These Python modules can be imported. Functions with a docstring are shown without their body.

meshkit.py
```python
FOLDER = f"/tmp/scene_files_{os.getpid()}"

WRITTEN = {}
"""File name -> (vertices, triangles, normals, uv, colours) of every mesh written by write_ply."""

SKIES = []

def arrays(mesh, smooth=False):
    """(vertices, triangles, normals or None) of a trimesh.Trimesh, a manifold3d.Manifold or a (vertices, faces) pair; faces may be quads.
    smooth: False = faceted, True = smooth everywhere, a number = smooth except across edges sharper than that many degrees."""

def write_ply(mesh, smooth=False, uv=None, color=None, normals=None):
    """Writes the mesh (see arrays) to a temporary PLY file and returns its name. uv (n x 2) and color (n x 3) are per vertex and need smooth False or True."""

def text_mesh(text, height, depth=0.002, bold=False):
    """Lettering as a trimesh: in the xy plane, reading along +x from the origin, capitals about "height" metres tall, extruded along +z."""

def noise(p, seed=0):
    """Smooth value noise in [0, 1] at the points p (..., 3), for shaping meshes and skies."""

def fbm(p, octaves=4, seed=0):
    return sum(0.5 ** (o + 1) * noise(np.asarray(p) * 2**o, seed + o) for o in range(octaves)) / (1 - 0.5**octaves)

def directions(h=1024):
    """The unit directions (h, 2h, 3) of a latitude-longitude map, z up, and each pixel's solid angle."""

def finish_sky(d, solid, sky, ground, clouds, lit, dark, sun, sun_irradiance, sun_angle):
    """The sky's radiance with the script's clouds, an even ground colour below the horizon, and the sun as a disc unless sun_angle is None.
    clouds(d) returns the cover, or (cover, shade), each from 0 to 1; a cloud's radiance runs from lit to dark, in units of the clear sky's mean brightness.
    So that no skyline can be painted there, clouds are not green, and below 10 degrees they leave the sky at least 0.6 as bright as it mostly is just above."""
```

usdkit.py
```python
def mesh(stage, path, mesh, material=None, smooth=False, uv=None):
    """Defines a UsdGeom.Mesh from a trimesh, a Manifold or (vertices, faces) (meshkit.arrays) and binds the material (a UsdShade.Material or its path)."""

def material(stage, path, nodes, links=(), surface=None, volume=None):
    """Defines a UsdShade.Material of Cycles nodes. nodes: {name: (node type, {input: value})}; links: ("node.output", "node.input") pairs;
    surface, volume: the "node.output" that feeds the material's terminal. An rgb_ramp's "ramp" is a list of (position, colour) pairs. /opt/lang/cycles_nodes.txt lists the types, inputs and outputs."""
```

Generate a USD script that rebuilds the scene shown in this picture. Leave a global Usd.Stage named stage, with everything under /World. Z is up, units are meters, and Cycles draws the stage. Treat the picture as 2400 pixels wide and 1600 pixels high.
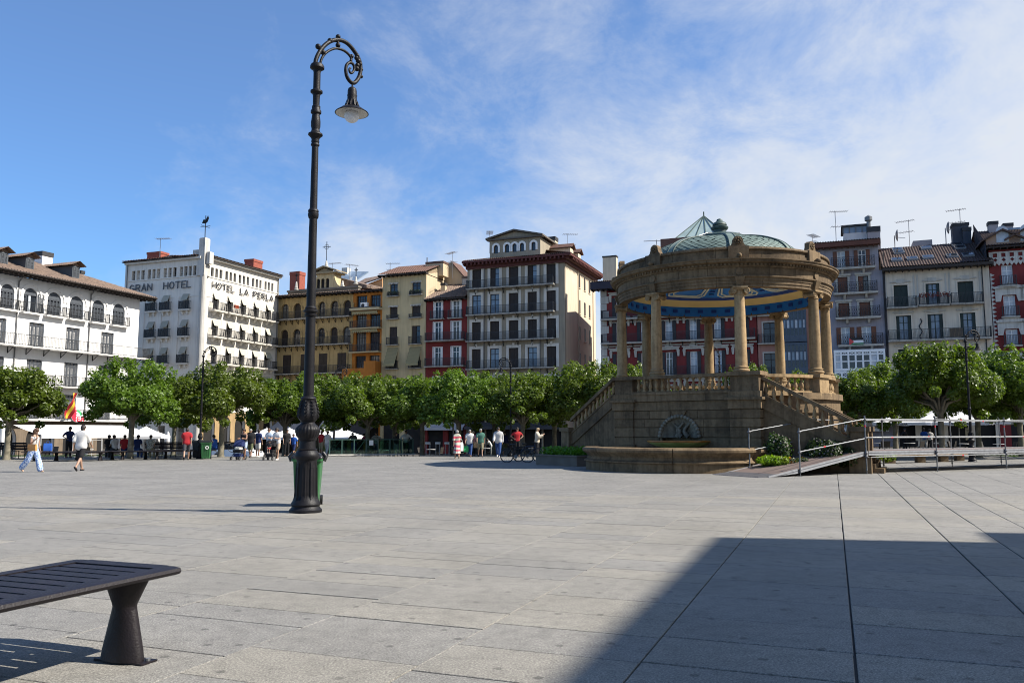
import math, random
import numpy as np
import trimesh
import usdkit, meshkit
import manifold3d as m3
from pxr import Usd, UsdGeom, UsdLux, UsdShade, Gf, Sdf, Vt
from shapely.geometry import Polygon, Point, box as sbox
from shapely.ops import unary_union
from shapely import affinity

stage = Usd.Stage.CreateInMemory()
UsdGeom.SetStageUpAxis(stage, 'Z'); UsdGeom.SetStageMetersPerUnit(stage, 1.0)
UsdGeom.Xform.Define(stage, '/World'); UsdGeom.Scope.Define(stage, '/World/Looks')
rng = np.random.default_rng(7)

# ------------------------------------------------------------------ camera, sky, sun
EYE, FPX = 1.55, 1940.0
PITCH = math.atan(210 / FPX)
cam = UsdGeom.Camera.Define(stage, '/World/camera')
cam.CreateHorizontalApertureAttr(36.0); cam.CreateFocalLengthAttr(36.0 * FPX / 2400)
cam.CreateFStopAttr(0.0)
EXPOSURE = 0.98
cam.CreateExposureAttr(EXPOSURE)
_x = UsdGeom.Xformable(cam); _x.AddTranslateOp().Set((0, 0, EYE)); _x.AddRotateXOp().Set(90 + math.degrees(PITCH))
SUN_EL = math.radians(44.5); SUN_H = np.array([0.9885, -0.1512])
SUN = np.array([SUN_H[0] * math.cos(SUN_EL), SUN_H[1] * math.cos(SUN_EL), math.sin(SUN_EL)])
SKY_STRENGTH, SUN_INT = 0.056, 1.25

def look(name, nodes, links=(), surface=None, volume=None):
    return usdkit.material(stage, '/World/Looks/' + name, nodes, links, surface, volume)

dome = UsdLux.DomeLight.Define(stage, '/World/sky')
dome.GetPrim().SetCustomDataByKey('kind', 'structure')
_sky = look('sky_look', {
    'sky': ('sky_texture', {'sky_type': 'single_scattering', 'sun_disc': False, 'sun_elevation': float(SUN_EL), 'sun_rotation': float(math.atan2(SUN_H[0], SUN_H[1])), 'air_density': 1.0, 'aerosol_density': 0.8, 'ozone_density': 2.5}),
    'tc': ('texture_coordinate', {}),
    'sep': ('separate_xyz', {}),
    'zden': ('math', {'math_type': 'add', 'value2': 0.22}),
    'zd2': ('math', {'math_type': 'maximum', 'value2': 0.05}),
    'dx': ('math', {'math_type': 'divide'}), 'dy': ('math', {'math_type': 'divide'}),
    'cv': ('combine_xyz', {'z': 3.7}),
    'mp': ('mapping', {'scale': (1.5, 2.0, 1.0), 'rotation': (0, 0, 0.5), 'location': (0.35, 0.1, 0)}),
    'mq': ('mapping', {'scale': (5.6, 5.6, 8.5), 'location': (0.3, 0.0, 0.55)}), 'n1': ('noise_texture', {'scale': 1.0, 'detail': 10.0, 'roughness': 0.66, 'distortion': 0.25}),
    'n2': ('noise_texture', {'scale': 0.55, 'detail': 3.0, 'roughness': 0.5}),
    'gu': ('math', {'math_type': 'multiply_add', 'value2': -1.65}), 'gx': ('map_range', {'from_min': -0.92, 'from_max': -0.06, 'to_min': -0.16, 'to_max': 0.70}),
    'lz': ('math', {'math_type': 'multiply_add', 'value2': 1.5, 'value3': -0.74}),
    'a1': ('math', {'math_type': 'add'}), 'a2': ('math', {'math_type': 'add'}),
    'h2': ('math', {'math_type': 'multiply_add', 'value2': 0.7, 'value3': -0.35}),
    'a3': ('math', {'math_type': 'add', 'value2': 0.0}), 'a4': ('math', {'math_type': 'add', 'value2': 0.06}),
    'rp': ('rgb_ramp', {'ramp': [(0.0, (0.08,) * 3), (0.12, (0.14,) * 3), (0.35, (0.38,) * 3), (0.6, (0.72,) * 3), (0.85, (0.90,) * 3), (1.0, (0.92,) * 3)]}),
    'mx': ('mix', {'color2': (7.3, 7.6, 8.0)}),
    'tint': ('mix', {'mix_type': 'multiply', 'fac': 1.0, 'color2': (0.74, 1.24, 1.72)}),
    'bg': ('background_shader', {'strength': SKY_STRENGTH}),
}, [('tc.generated', 'sep.vector'), ('sep.z', 'zden.value1'), ('zden.value', 'zd2.value1'), ('sep.x', 'dx.value1'), ('zd2.value', 'dx.value2'), ('sep.y', 'dy.value1'), ('zd2.value', 'dy.value2'),
    ('dx.value', 'cv.x'), ('dy.value', 'cv.y'), ('cv.vector', 'mp.vector'), ('tc.generated', 'mq.vector'), ('mq.vector', 'n1.vector'), ('mp.vector', 'n2.vector'),
    ('sep.z', 'gu.value1'), ('sep.x', 'gu.value3'), ('gu.value', 'gx.value'), ('n1.fac', 'lz.value1'), ('lz.value', 'a1.value1'), ('gx.result', 'a1.value2'), ('n2.fac', 'h2.value1'), ('a1.value', 'a2.value1'), ('h2.value', 'a2.value2'), ('a2.value', 'a3.value1'),
    ('a3.value', 'a4.value1'), ('a4.value', 'rp.fac'), ('rp.color', 'mx.fac'), ('sky.color', 'tint.color1'), ('tint.color', 'mx.color1'), ('mx.color', 'bg.color')], surface='bg.background')
UsdShade.MaterialBindingAPI.Apply(dome.GetPrim()).Bind(_sky)
sun = UsdLux.DistantLight.Define(stage, '/World/sun')
sun.CreateIntensityAttr(SUN_INT); sun.CreateAngleAttr(0.5); sun.CreateNormalizeAttr(True); sun.CreateColorAttr((1.0, 0.94, 0.85))
_zx = SUN / np.linalg.norm(SUN); _xx = np.cross([0, 0, 1], _zx); _xx /= np.linalg.norm(_xx); _yx = np.cross(_zx, _xx)
UsdGeom.Xformable(sun).AddTransformOp().Set(Gf.Matrix4d(*_xx, 0, *_yx, 0, *_zx, 0, 0, 0, 0, 1))

# ------------------------------------------------------------------ measuring the place: points that a pixel of the 2400x1600 picture looks at
CP, SP = math.cos(PITCH), math.sin(PITCH)
def ray(px, py):
    a, b = (px - 1200) / FPX, (800 - py) / FPX
    return np.array([a, CP - b * SP, SP + b * CP])
def at_depth(px, py, y):
    r = ray(px, py); return np.array([0, 0, EYE]) + r * (y / r[1])
def at_ground(px, py, z=0.0):
    r = ray(px, py); return np.array([0, 0, EYE]) + r * ((z - EYE) / r[2])
PHI = math.radians(21.1)
U = np.array([math.cos(PHI), -math.sin(PHI)]); V = np.array([math.sin(PHI), math.cos(PHI)])
ANG_U, ANG_V = -21.1, 68.9
def ground_z(x, y):
    s = np.clip((np.asarray(y, float) - 50) / 30, 0, 1); s = s * s * (3 - 2 * s)
    t = np.clip((np.asarray(x, float) - 4) / 22, 0, 1); t = t * t * (3 - 2 * t)
    return -1.25 * s * (1 - t)

# ------------------------------------------------------------------ prims
_used = {}
def numbered(parent, name):
    k = _used.setdefault(str(parent), {}); n = k.get(name, 0); k[name] = n + 1
    return f'{parent}/{name}' if n == 0 else f'{parent}/{name}_{n:03d}'
def path_of(p):
    return '/World' if p is None else (p if isinstance(p, str) else str(p.GetPath()))
def data(prim, label=None, cat=None, group=None, kind=None):
    for k, v in (('label', label), ('category', cat), ('group', group), ('kind', kind)):
        if v: prim.SetCustomDataByKey(k, v)
    return prim
def obj(name, mesh, mat, parent=None, smooth=False, **kw):
    if isinstance(mesh, MB): mesh = mesh.get()
    return data(usdkit.mesh(stage, numbered(path_of(parent), name), mesh, mat, smooth).GetPrim(), **kw)
def thing(name, label, cat, loc=(0, 0, 0), rot=0.0, group=None, kind=None, parent=None, scale=None):
    x = UsdGeom.Xform.Define(stage, numbered(path_of(parent), name)); x.AddTranslateOp().Set(tuple(float(c) for c in loc))
    if rot: x.AddRotateZOp().Set(float(rot))
    if scale is not None: x.AddScaleOp().Set(tuple(float(c) for c in (scale if np.ndim(scale) else (scale,) * 3)))
    return data(x.GetPrim(), label, cat, group, kind)
def copy_of(root, name, label, cat, loc, rot=0.0, group=None, scale=None):
    r = thing(name, label, cat, loc, rot, group, None, None, scale)
    r.GetReferences().AddInternalReference(root.GetPath()); r.SetInstanceable(True)
    return r

class MB:
    """Collects triangles of one mesh."""
    def __init__(s): s.v, s.f, s.n = [], [], 0
    def add(s, v, f):
        v = np.asarray(v, float).reshape(-1, 3); f = np.asarray(f, int)
        if f.shape[1] == 4: f = np.vstack([f[:, [0, 1, 2]], f[:, [0, 2, 3]]])
        s.v.append(v); s.f.append(f + s.n); s.n += len(v); return s
    def mesh(s, m, T=None):
        if hasattr(m, 'to_mesh'):
            q = m.to_mesh(); v, f = np.array(q.vert_properties[:, :3]), np.array(q.tri_verts)
        elif isinstance(m, MB): v, f = m.get()
        elif isinstance(m, tuple): v, f = m
        else: v, f = np.array(m.vertices), np.array(m.faces)
        v = np.asarray(v, float)
        if T is not None: v = v @ np.asarray(T)[:3, :3].T + np.asarray(T)[:3, 3]
        return s.add(v, f)
    def box(s, x0, x1, y0, y1, z0, z1):
        v = [(x, y, z) for z in (z0, z1) for y in (y0, y1) for x in (x0, x1)]
        return s.add(v, [[0, 2, 3, 1], [4, 5, 7, 6], [0, 1, 5, 4], [2, 6, 7, 3], [0, 4, 6, 2], [1, 3, 7, 5]])
    def hexa(s, bottom, top):
        return s.add(list(bottom) + list(top), [[3, 2, 1, 0], [4, 5, 6, 7], [0, 1, 5, 4], [1, 2, 6, 5], [2, 3, 7, 6], [3, 0, 4, 7]])
    def bar(s, a, b, w, h=None, up=(0, 0, 1)):
        a, b = np.asarray(a, float), np.asarray(b, float); d = b - a; d /= np.linalg.norm(d); up = np.asarray(up, float)
        if abs(d @ up) > .99: up = np.array([1.0, 0, 0])
        x = np.cross(d, up); x /= np.linalg.norm(x); y = np.cross(x, d); h = h or w
        c = [x * w / 2 * i + y * h / 2 * j for i, j in ((-1, -1), (1, -1), (1, 1), (-1, 1))]
        return s.hexa([a + k for k in c], [b + k for k in c])
    def tube(s, pts, r, n=6, cap=True):
        pts = np.asarray(pts, float); k = len(pts); r = np.broadcast_to(r, k)
        t = np.gradient(pts, axis=0); t /= np.linalg.norm(t, axis=1, keepdims=True) + 1e-12
        up = np.array([0, 0, 1.0]) if abs(t[0][2]) < .9 else np.array([1.0, 0, 0]); rings = []
        x = np.cross(up, t[0]); x /= np.linalg.norm(x)
        for i in range(k):
            x = x - t[i] * (x @ t[i]); x /= np.linalg.norm(x); y = np.cross(t[i], x)
            a = np.arange(n) / n * 2 * np.pi
            rings.append(pts[i] + r[i] * (np.cos(a)[:, None] * x + np.sin(a)[:, None] * y))
        f = [[i * n + j, i * n + (j + 1) % n, (i + 1) * n + (j + 1) % n, (i + 1) * n + j] for i in range(k - 1) for j in range(n)]
        s.add(np.vstack(rings), f)
        if cap:
            for ring, c, o in ((rings[0], pts[0], 1), (rings[-1], pts[-1], 0)):
                s.add(np.vstack([ring, c]), [[(j + o) % n, (j + 1 - o) % n, n] for j in range(n)])
        return s
    def lathe(s, prof, n=24, o=(0, 0, 0), a0=0.0, a1=2 * math.pi, wave=None):
        prof = np.asarray(prof, float); full = abs(a1 - a0 - 2 * math.pi) < 1e-6; m = n if full else n + 1
        a = a0 + (a1 - a0) * np.arange(m) / n; k = len(prof)
        r = np.broadcast_to(prof[:, 0][:, None], (k, m)).copy()
        if wave is not None: r = wave(r, a[None, :], prof[:, 1][:, None])
        v = np.stack([r * np.cos(a) + o[0], r * np.sin(a) + o[1], np.broadcast_to(prof[:, 1][:, None] + o[2], (k, m))], -1).reshape(-1, 3)
        f = [[i * m + j, i * m + (j + 1) % m, (i + 1) * m + (j + 1) % m, (i + 1) * m + j] for i in range(k - 1) for j in range(n)]
        return s.add(v, f)
    def poly(s, shape, z0, z1, T=None):
        for g in getattr(shape, 'geoms', [shape]):
            if g.is_empty or g.geom_type != 'Polygon' or g.area < 1e-6: continue
            e = trimesh.creation.extrude_polygon(g, z1 - z0, engine='earcut'); e.apply_translation((0, 0, z0)); s.mesh(e, T)
        return s
    def front(s, shape, y0, y1):
        """A shape drawn on a facade (x along it, y up) between depths y0 < y1."""
        return s.poly(shape, -y1, -y0, np.array([[1, 0, 0, 0], [0, 0, -1, 0], [0, 1, 0, 0], [0, 0, 0, 1.0]]))
    def get(s):
        v, f = np.vstack(s.v), np.vstack(s.f); u, k = np.unique(f, return_inverse=True)
        return (v, f) if len(u) == len(v) else (v[u], k.reshape(f.shape))
    def turn(s, deg, o=(0, 0, 0)):
        c, q = math.cos(math.radians(deg)), math.sin(math.radians(deg)); R = np.array([[c, -q, 0], [q, c, 0], [0, 0, 1]])
        s.v = [(v) @ R.T + np.asarray(o, float) for v in s.v]; return s
    def empty(s): return s.n == 0

def hull(pts_r, n=14):
    return m3.Manifold.batch_hull([m3.Manifold.sphere(r, n).translate(tuple(map(float, p))) for p, r in pts_r])

# ------------------------------------------------------------------ materials
_mats = {}
def M(name, base, rough=0.65, var=0.14, scale=2.0, bump=0.15, fine=60.0, metal=0.0, spec=0.4, streak=0.0, rnd=0.0, second=None, coat=0.0, bdist=0.01):
    if name in _mats: return _mats[name]
    b = np.asarray(base, float); lo, hi = b * (1 - var), np.minimum(b * (1 + var), 0.95)
    if second is not None: lo = np.asarray(second, float)
    nodes = {'g': ('geometry', {}), 'n': ('noise_texture', {'scale': scale, 'detail': 5.0, 'roughness': 0.6}), 'r': ('rgb_ramp', {'ramp': [(0.3, lo), (0.7, hi)]}),
             'f': ('noise_texture', {'scale': fine, 'detail': 3.0}), 'b': ('bump', {'strength': bump, 'distance': bdist}),
             'rr': ('map_range', {'from_min': 0.3, 'from_max': 0.7, 'to_min': rough * .88, 'to_max': min(1, rough * 1.12)}),
             'p': ('principled_bsdf', {'metallic': metal, 'specular_ior_level': spec, 'coat_weight': coat})}
    links = [('g.position', 'n.vector'), ('g.position', 'f.vector'), ('n.fac', 'r.fac'), ('f.fac', 'b.height'), ('b.normal', 'p.normal'), ('f.fac', 'rr.value'), ('rr.result', 'p.roughness')]
    out = 'r.color'
    if streak:
        nodes |= {'sm': ('mapping', {'scale': (2.2, 2.2, 0.12)}), 's': ('noise_texture', {'scale': 1.6, 'detail': 6.0, 'roughness': 0.65}), 'sr': ('rgb_ramp', {'ramp': [(0.36, (1 - min(.5, streak * 1.9),) * 3), (0.50, (1 - streak * .5,) * 3), (0.64, (1, 1, 1))]}), 'mx': ('mix', {'mix_type': 'multiply', 'fac': 1.0})}
        links += [('g.position', 'sm.vector'), ('sm.vector', 's.vector'), ('s.fac', 'sr.fac'), (out, 'mx.color1'), ('sr.color', 'mx.color2')]; out = 'mx.color'
    if rnd:
        nodes |= {'oi': ('object_info', {}), 'om': ('map_range', {'to_min': 1 - rnd, 'to_max': 1 + rnd}), 'oh': ('hsv', {})}
        links += [('oi.random', 'om.value'), ('om.result', 'oh.value'), (out, 'oh.color')]; out = 'oh.color'
    links.append((out, 'p.base_color'))
    _mats[name] = look(name, nodes, links, surface='p.BSDF'); return _mats[name]

IRON = M('black_iron', (0.008, 0.008, 0.009), 0.5, .25, 6, .25, 90, spec=.25)
RAIL_IRON = M('railing_iron', (0.022, 0.023, 0.025), 0.5, .2, 3, 0)
PANE = M('window_glass', (0.016, 0.020, 0.026), 0.07, .3, .8, 0.0, spec=.6)
PANE_SKY = M('pale_window_glass', (0.16, 0.21, 0.27), 0.08, .35, .9, 0.0, spec=.6)
CURTAIN = M('curtained_glass', (0.42, 0.45, 0.48), 0.25, .25, 1.5, 0.0, spec=.5)
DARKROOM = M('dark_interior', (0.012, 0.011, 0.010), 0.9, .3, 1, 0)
WHITE_PAINT = M('white_paint', (0.72, 0.72, 0.70), 0.55, .06, 2, .05)
BROWN_SHUT = M('dark_brown_shutter', (0.022, 0.014, 0.010), 0.6, .3, 3, .1)
STEEL = M('galvanised_steel', (0.16, 0.165, 0.17), 0.5, .3, 9, .1, 120, metal=.5)
# ------------------------------------------------------------------ ground
def granite(name, source):
    nodes = {'g': ('geometry', {}), 'oi': ('object_info', {}),
        'n1': ('noise_texture', {'scale': 0.55, 'detail': 4.0, 'roughness': 0.6}), 'r1': ('rgb_ramp', {'ramp': [(0.3, (0.84,) * 3), (0.7, (1.10,) * 3)]}),
        'n2': ('noise_texture', {'scale': 62.0, 'detail': 5.0, 'roughness': 0.9}), 'r2': ('rgb_ramp', {'ramp': [(0.34, (0.20,) * 3), (0.46, (0.72,) * 3), (0.54, (1.12,) * 3), (0.68, (2.2,) * 3)]}),
        'n3': ('noise_texture', {'scale': 6.5, 'detail': 5.0, 'roughness': 0.7}), 'r3': ('rgb_ramp', {'ramp': [(0.22, (0.52,) * 3), (0.38, (0.84,) * 3), (0.52, (1.0,) * 3), (0.8, (1.10,) * 3)]}),
        'v': ('voronoi_texture', {'dimensions': '2D', 'scale': 1.5, 'randomness': 1.0}), 'vr': ('rgb_ramp', {'ramp': [(0.035, (0.42,) * 3), (0.060, (1.0,) * 3)]}),
        'n4': ('noise_texture', {'scale': 30.0, 'detail': 2.0}), 'vd': ('math', {'math_type': 'multiply_add', 'value2': 0.06, 'value3': -0.03}), 'va': ('math', {'math_type': 'add'}),
        'hv': ('map_range', {'to_min': 0.91, 'to_max': 1.08}), 'hh': ('hsv', {'color': (0.207, 0.196, 0.172)}),
        'wr': ('map_range', {'from_min': 0.0, 'from_max': 1.0, 'to_min': 0.75, 'to_max': 1.25}), 
        'm1': ('mix', {'mix_type': 'multiply', 'fac': 1.0}), 'm2': ('mix', {'mix_type': 'multiply', 'fac': 1.0}), 'm3': ('mix', {'mix_type': 'multiply', 'fac': 1.0}), 'm4': ('mix', {'mix_type': 'multiply', 'fac': 0.8}),
        'b': ('bump', {'strength': 0.6, 'distance': 0.006}), 'p': ('principled_bsdf', {'roughness': 0.72, 'specular_ior_level': 0.35})}
    links = [('g.position', f'{n}.vector') for n in ('n1', 'n2', 'n3', 'n4', 'v')] + [('n1.fac', 'r1.fac'), ('n2.fac', 'r2.fac'), ('n3.fac', 'r3.fac'), ('n4.fac', 'vd.value1'), ('vd.value', 'va.value1'), ('v.distance', 'va.value2'), ('va.value', 'vr.fac'),
        (source, 'hv.value'), ('hv.result', 'hh.value'), (source, 'wr.value'), ('wr.result', 'hh.saturation'), ('hh.color', 'm1.color1'), ('r1.color', 'm1.color2'), ('m1.color', 'm2.color1'), ('r2.color', 'm2.color2'), ('m2.color', 'm3.color1'), ('r3.color', 'm3.color2'), ('m3.color', 'm4.color1'), ('vr.color', 'm4.color2'),
        ('m4.color', 'p.base_color'), ('n2.fac', 'b.height'), ('b.normal', 'p.normal')]
    return look(name, nodes, links, surface='p.BSDF')
SLAB = granite('granite_slab', 'oi.random'); SLAB_FAR = granite('granite_slab_field', 'g.random_per_island')
JOINT = M('joint_earth', (0.055, 0.050, 0.045), .95, .3, 4, .2)
ASPHALT = M('street_paving', (0.20, 0.19, 0.18), .85, .2, .6, .2)
GRASS_BASE = M('lawn_soil', (0.05, 0.075, 0.02), .95, .3, 1.5, .3)

def sheet(x0, x1, y0, y1, nx, ny, dz):
    X, Y = np.meshgrid(np.linspace(x0, x1, nx + 1), np.linspace(y0, y1, ny + 1), indexing='ij')
    v = np.stack([X, Y, ground_z(X, Y) + dz], -1).reshape(-1, 3)
    i = np.arange(nx)[:, None] * (ny + 1) + np.arange(ny)[None, :]
    return v, np.stack([i, i + ny + 1, i + ny + 2, i + 1], -1).reshape(-1, 4)
# one sheet to the horizon: fine in the square, coarse beyond
g = MB(); g.add(*sheet(-100, 100, -40, 140, 100, 90, -0.022))
for (a, b, c, d) in ((-3000, 3000, -3000, -40), (-3000, 3000, 140, 3000), (-3000, -100, -40, 140), (100, 3000, -40, 140)):
    zf = -1.272 if c == 140 and False else -0.022
    g.add([(a, c, zf), (b, c, zf), (b, d, zf), (a, d, zf)], [[0, 1, 2, 3]])
obj('ground', g, JOINT, kind='structure', label='square and streets paved in grey stone under the whole scene')

paving = thing('plaza_paving', 'grey granite slab paving of the open square', None, kind='structure')
def uv_of(x, y): return x * U[0] + y * U[1], x * V[0] + y * V[1]
def xy_of(u, v): return u * U[0] + v * V[0], u * U[1] + v * V[1]
# strip edges (in u, across the long joints) measured on the right of the picture, continued to the left
u_line = [uv_of(*at_ground(px, py)[:2])[0] for px, py in ((1459, 1600), (2010, 1600), (2192, 1238))]
edges = [u_line[0], u_line[1], u_line[2]]
r_ = random.Random(4)
e = u_line[2]
while e < 60:
    e += r_.choice([.64, .66, .68, 1.34]); edges.append(e)
e = u_line[0]
while e > -52:
    e -= r_.choice([1.36, 1.36, 1.5, 1.2]); edges.insert(0, e)
def slab_mesh(u0, u1, v0, v1, top, mb, bev=.006):
    c0 = [(u0, v0), (u1, v0), (u1, v1), (u0, v1)]; c1 = [(u0 + bev, v0 + bev), (u1 - bev, v0 + bev), (u1 - bev, v1 - bev), (u0 + bev, v1 - bev)]
    zs = [float(ground_z(*xy_of(*q))) for q in c0]
    V_ = [(*xy_of(*q), z - .02) for q, z in zip(c0, zs)] + [(*xy_of(*q), z + top - .004) for q, z in zip(c0, zs)] + [(*xy_of(*q), z + top) for q, z in zip(c1, zs)]
    F_ = [[8, 9, 10, 11]] + [[k + i, k + (i + 1) % 4, k + 4 + (i + 1) % 4, k + 4 + i] for k in (0, 4) for i in range(4)]
    mb.add(V_, F_)
slabs = []
for i in range(len(edges) - 1):
    u0, u1 = edges[i], edges[i + 1]; gap = (.012 if i % 2 else .008) if u0 > u_line[0] - .1 else .005
    if abs(u0 - u_line[0]) < .01 or abs(u0 - u_line[1]) < .01 or abs(u0 - u_line[2]) < .01: gap = .016
    v = -6 - r_.random()
    while v < 62:
        w = r_.choice([.5, .62, .75, .75, .95, 1.15]) * (1.0 if u0 > u_line[0] - .1 else .95)
        c = xy_of((u0 + u1) / 2, v + w / 2)
        vis = c[1] > 3.2 and abs(c[0]) < c[1] * .68 + 2.2 and c[1] < 57 and not (c[0] < -14 - .0 * c[1] and c[1] > 52)
        if vis: slabs.append((c[1] - (0 if abs(c[0]) < c[1] * .66 + .6 else -30), u0 + gap / 2, u1 - gap / 2 * r_.choice([1, 1, 1.6]), v + .004, v + w - r_.choice([.004, .005, .008, .014, .02])))
        v += w
slabs.sort()
far = MB()
for k, (d, u0, u1, v0, v1) in enumerate(slabs):
    top = r_.uniform(-.0016, .0016)
    if k < 298:
        m = MB(); slab_mesh(u0, u1, v0, v1, top, m, .006 if u0 > u_line[0] - .1 else .003); obj('paving_slab', m, SLAB, paving)
    else: slab_mesh(u0, u1, v0, v1, top, far, .004)
obj('paving_slab_field', far, SLAB_FAR, paving, kind='stuff', label='farther granite slabs of the square')
# ------------------------------------------------------------------ building kit: local x runs along the facade, local y into the house
ROOF_TILE = M('clay_roof_tiles', (0.115, 0.058, 0.041), .8, .3, 3.0, .4, 14, second=(0.05, 0.03, 0.023))
ROOF_BROWN = M('brown_roof_tiles', (0.075, 0.044, 0.035), .8, .3, 3.0, .4, 14, second=(0.035, 0.022, 0.018))
ROOF_GREY = M('weathered_roof_tiles', (0.18, 0.125, 0.092), .85, .3, 3.0, .4, 14, second=(0.08, 0.06, 0.048))
EAVE = M('dark_eave_timber', (0.030, 0.022, 0.018), .75, .3, 4, .1)
PALE_STONE = M('pale_stone_trim', (0.50, 0.48, 0.43), .75, .10, 1.5, .15, streak=.2)
SLAB_MAT = M('balcony_slab_concrete', (0.42, 0.40, 0.36), .8, .15, 2, .1, streak=.3)
BRICK_RED = M('red_chimney_brick', (0.24, 0.065, 0.042), .85, .2, 4, .4, 20)
DARK_STONE = M('soot_dark_cap', (0.03, 0.03, 0.032), .7, .2, 3, .1)
ZINC = M('zinc_pipe', (0.13, 0.13, 0.13), .45, .2, 3, .05, metal=.4)
AERIAL_MAT = M('aerial_aluminium', (0.22, 0.22, 0.23), .5, .1, 3, 0, metal=.5)

class House:
    def __init__(s, name, label, pxl, py, Q, ang, cat='building'):
        """Q a ground point on the facade plane, ang its direction; the house starts at picture column pxl."""
        s.ang = ang; s.d = np.array([math.cos(math.radians(ang)), math.sin(math.radians(ang))])
        s.Q = np.asarray(Q[:2], float); s.o = np.zeros(3); x0 = s.px(pxl, py)[0]
        s.o = np.array([*(s.Q + s.d * x0), 0.0]); s.Q = s.o[:2].copy()
        s.t = thing(name, label, cat, s.o, ang)
        s.q = Polygon()
    def px(s, px, py):
        r = ray(px, py); n = np.array([-s.d[1], s.d[0]]); k = (n @ s.Q) / (n @ r[:2]); p = r[:2] * k
        return float((p - s.Q) @ s.d), float(EYE + r[2] * k)
    def side(s, x, px, py, dy=0):
        """Point of the side wall at local x: (local y, z)."""
        P = s.Q + s.d * x; m = np.array([-s.d[1], s.d[0]]); r = ray(px, py); k = (s.d @ P) / (s.d @ r[:2]); p = r[:2] * k
        return float((p - P) @ m), float(EYE + r[2] * k)
    def pd(s, px, py, y):
        """Like px, on a plane set back by y."""
        Q0 = s.Q; s.Q = Q0 + np.array([-s.d[1], s.d[0]]) * y; r = s.px(px, py); s.Q = Q0; return r
    def xs(s, cols, y): return [tuple(s.px(c, y)[0] for c in col) for col in cols]
    def zs(s, rows, x): return [tuple(s.px(x, c)[1] for c in row) for row in rows]
    def add(s, name, mesh, mat, parent=None, smooth=False, **kw): return obj(name, mesh, mat, parent or s.t, smooth, **kw)

def arch_poly(x0, x1, z0, z1):
    r = (x1 - x0) / 2
    return unary_union([sbox(x0, z0, x1, z1 - r), Point((x0 + x1) / 2, z1 - r).buffer(r, 12)])
def hole(x0, x1, z0, z1, arch=False): return arch_poly(x0, x1, z0, z1) if arch else sbox(x0, z0, x1, z1)

def railing(mb, x0, x1, dep, z0, z1, step=.13, r=.015, sides=True):
    h = .022
    for z in (z0 + .08, z1):
        mb.box(x0, x1, -dep - h, -dep + h, z - h, z + h)
        if sides:
            for x in (x0, x1): mb.box(x - h, x + h, -dep, 0, z - h, z + h)
    n = max(2, int((x1 - x0) / step))
    for i in range(n + 1):
        x = x0 + (x1 - x0) * i / n; q = 2.0 * r if i in (0, n) else r
        mb.box(x - q, x + q, -dep - q, -dep + q, z0, z1 + (.08 if i in (0, n) else 0))
    if sides:
        for x in (x0, x1):
            for k in range(1, max(2, int(dep / .14))): 
                y = -dep * k / max(2, int(dep / .14)); mb.box(x - r, x + r, y - r, y + r, z0, z1)
def fancy_railing(mb, x0, x1, dep, z0, z1):
    """Cast iron railing: dense panels of loops between bars."""
    railing(mb, x0, x1, dep, z0, z1, .22, .014)
    n = max(2, int((x1 - x0) / .22)); w = (x1 - x0) / n
    for i in range(n):
        for zc, rr in ((z0 + (z1 - z0) * .3, .1), (z0 + (z1 - z0) * .7, .1)):
            a = np.linspace(0, 2 * np.pi, 9); c = x0 + w * (i + .5)
            mb.tube(np.stack([c + rr * np.cos(a), np.full(9, -dep), zc + rr * 1.5 * np.sin(a)], 1), .016, 4, False)
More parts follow.
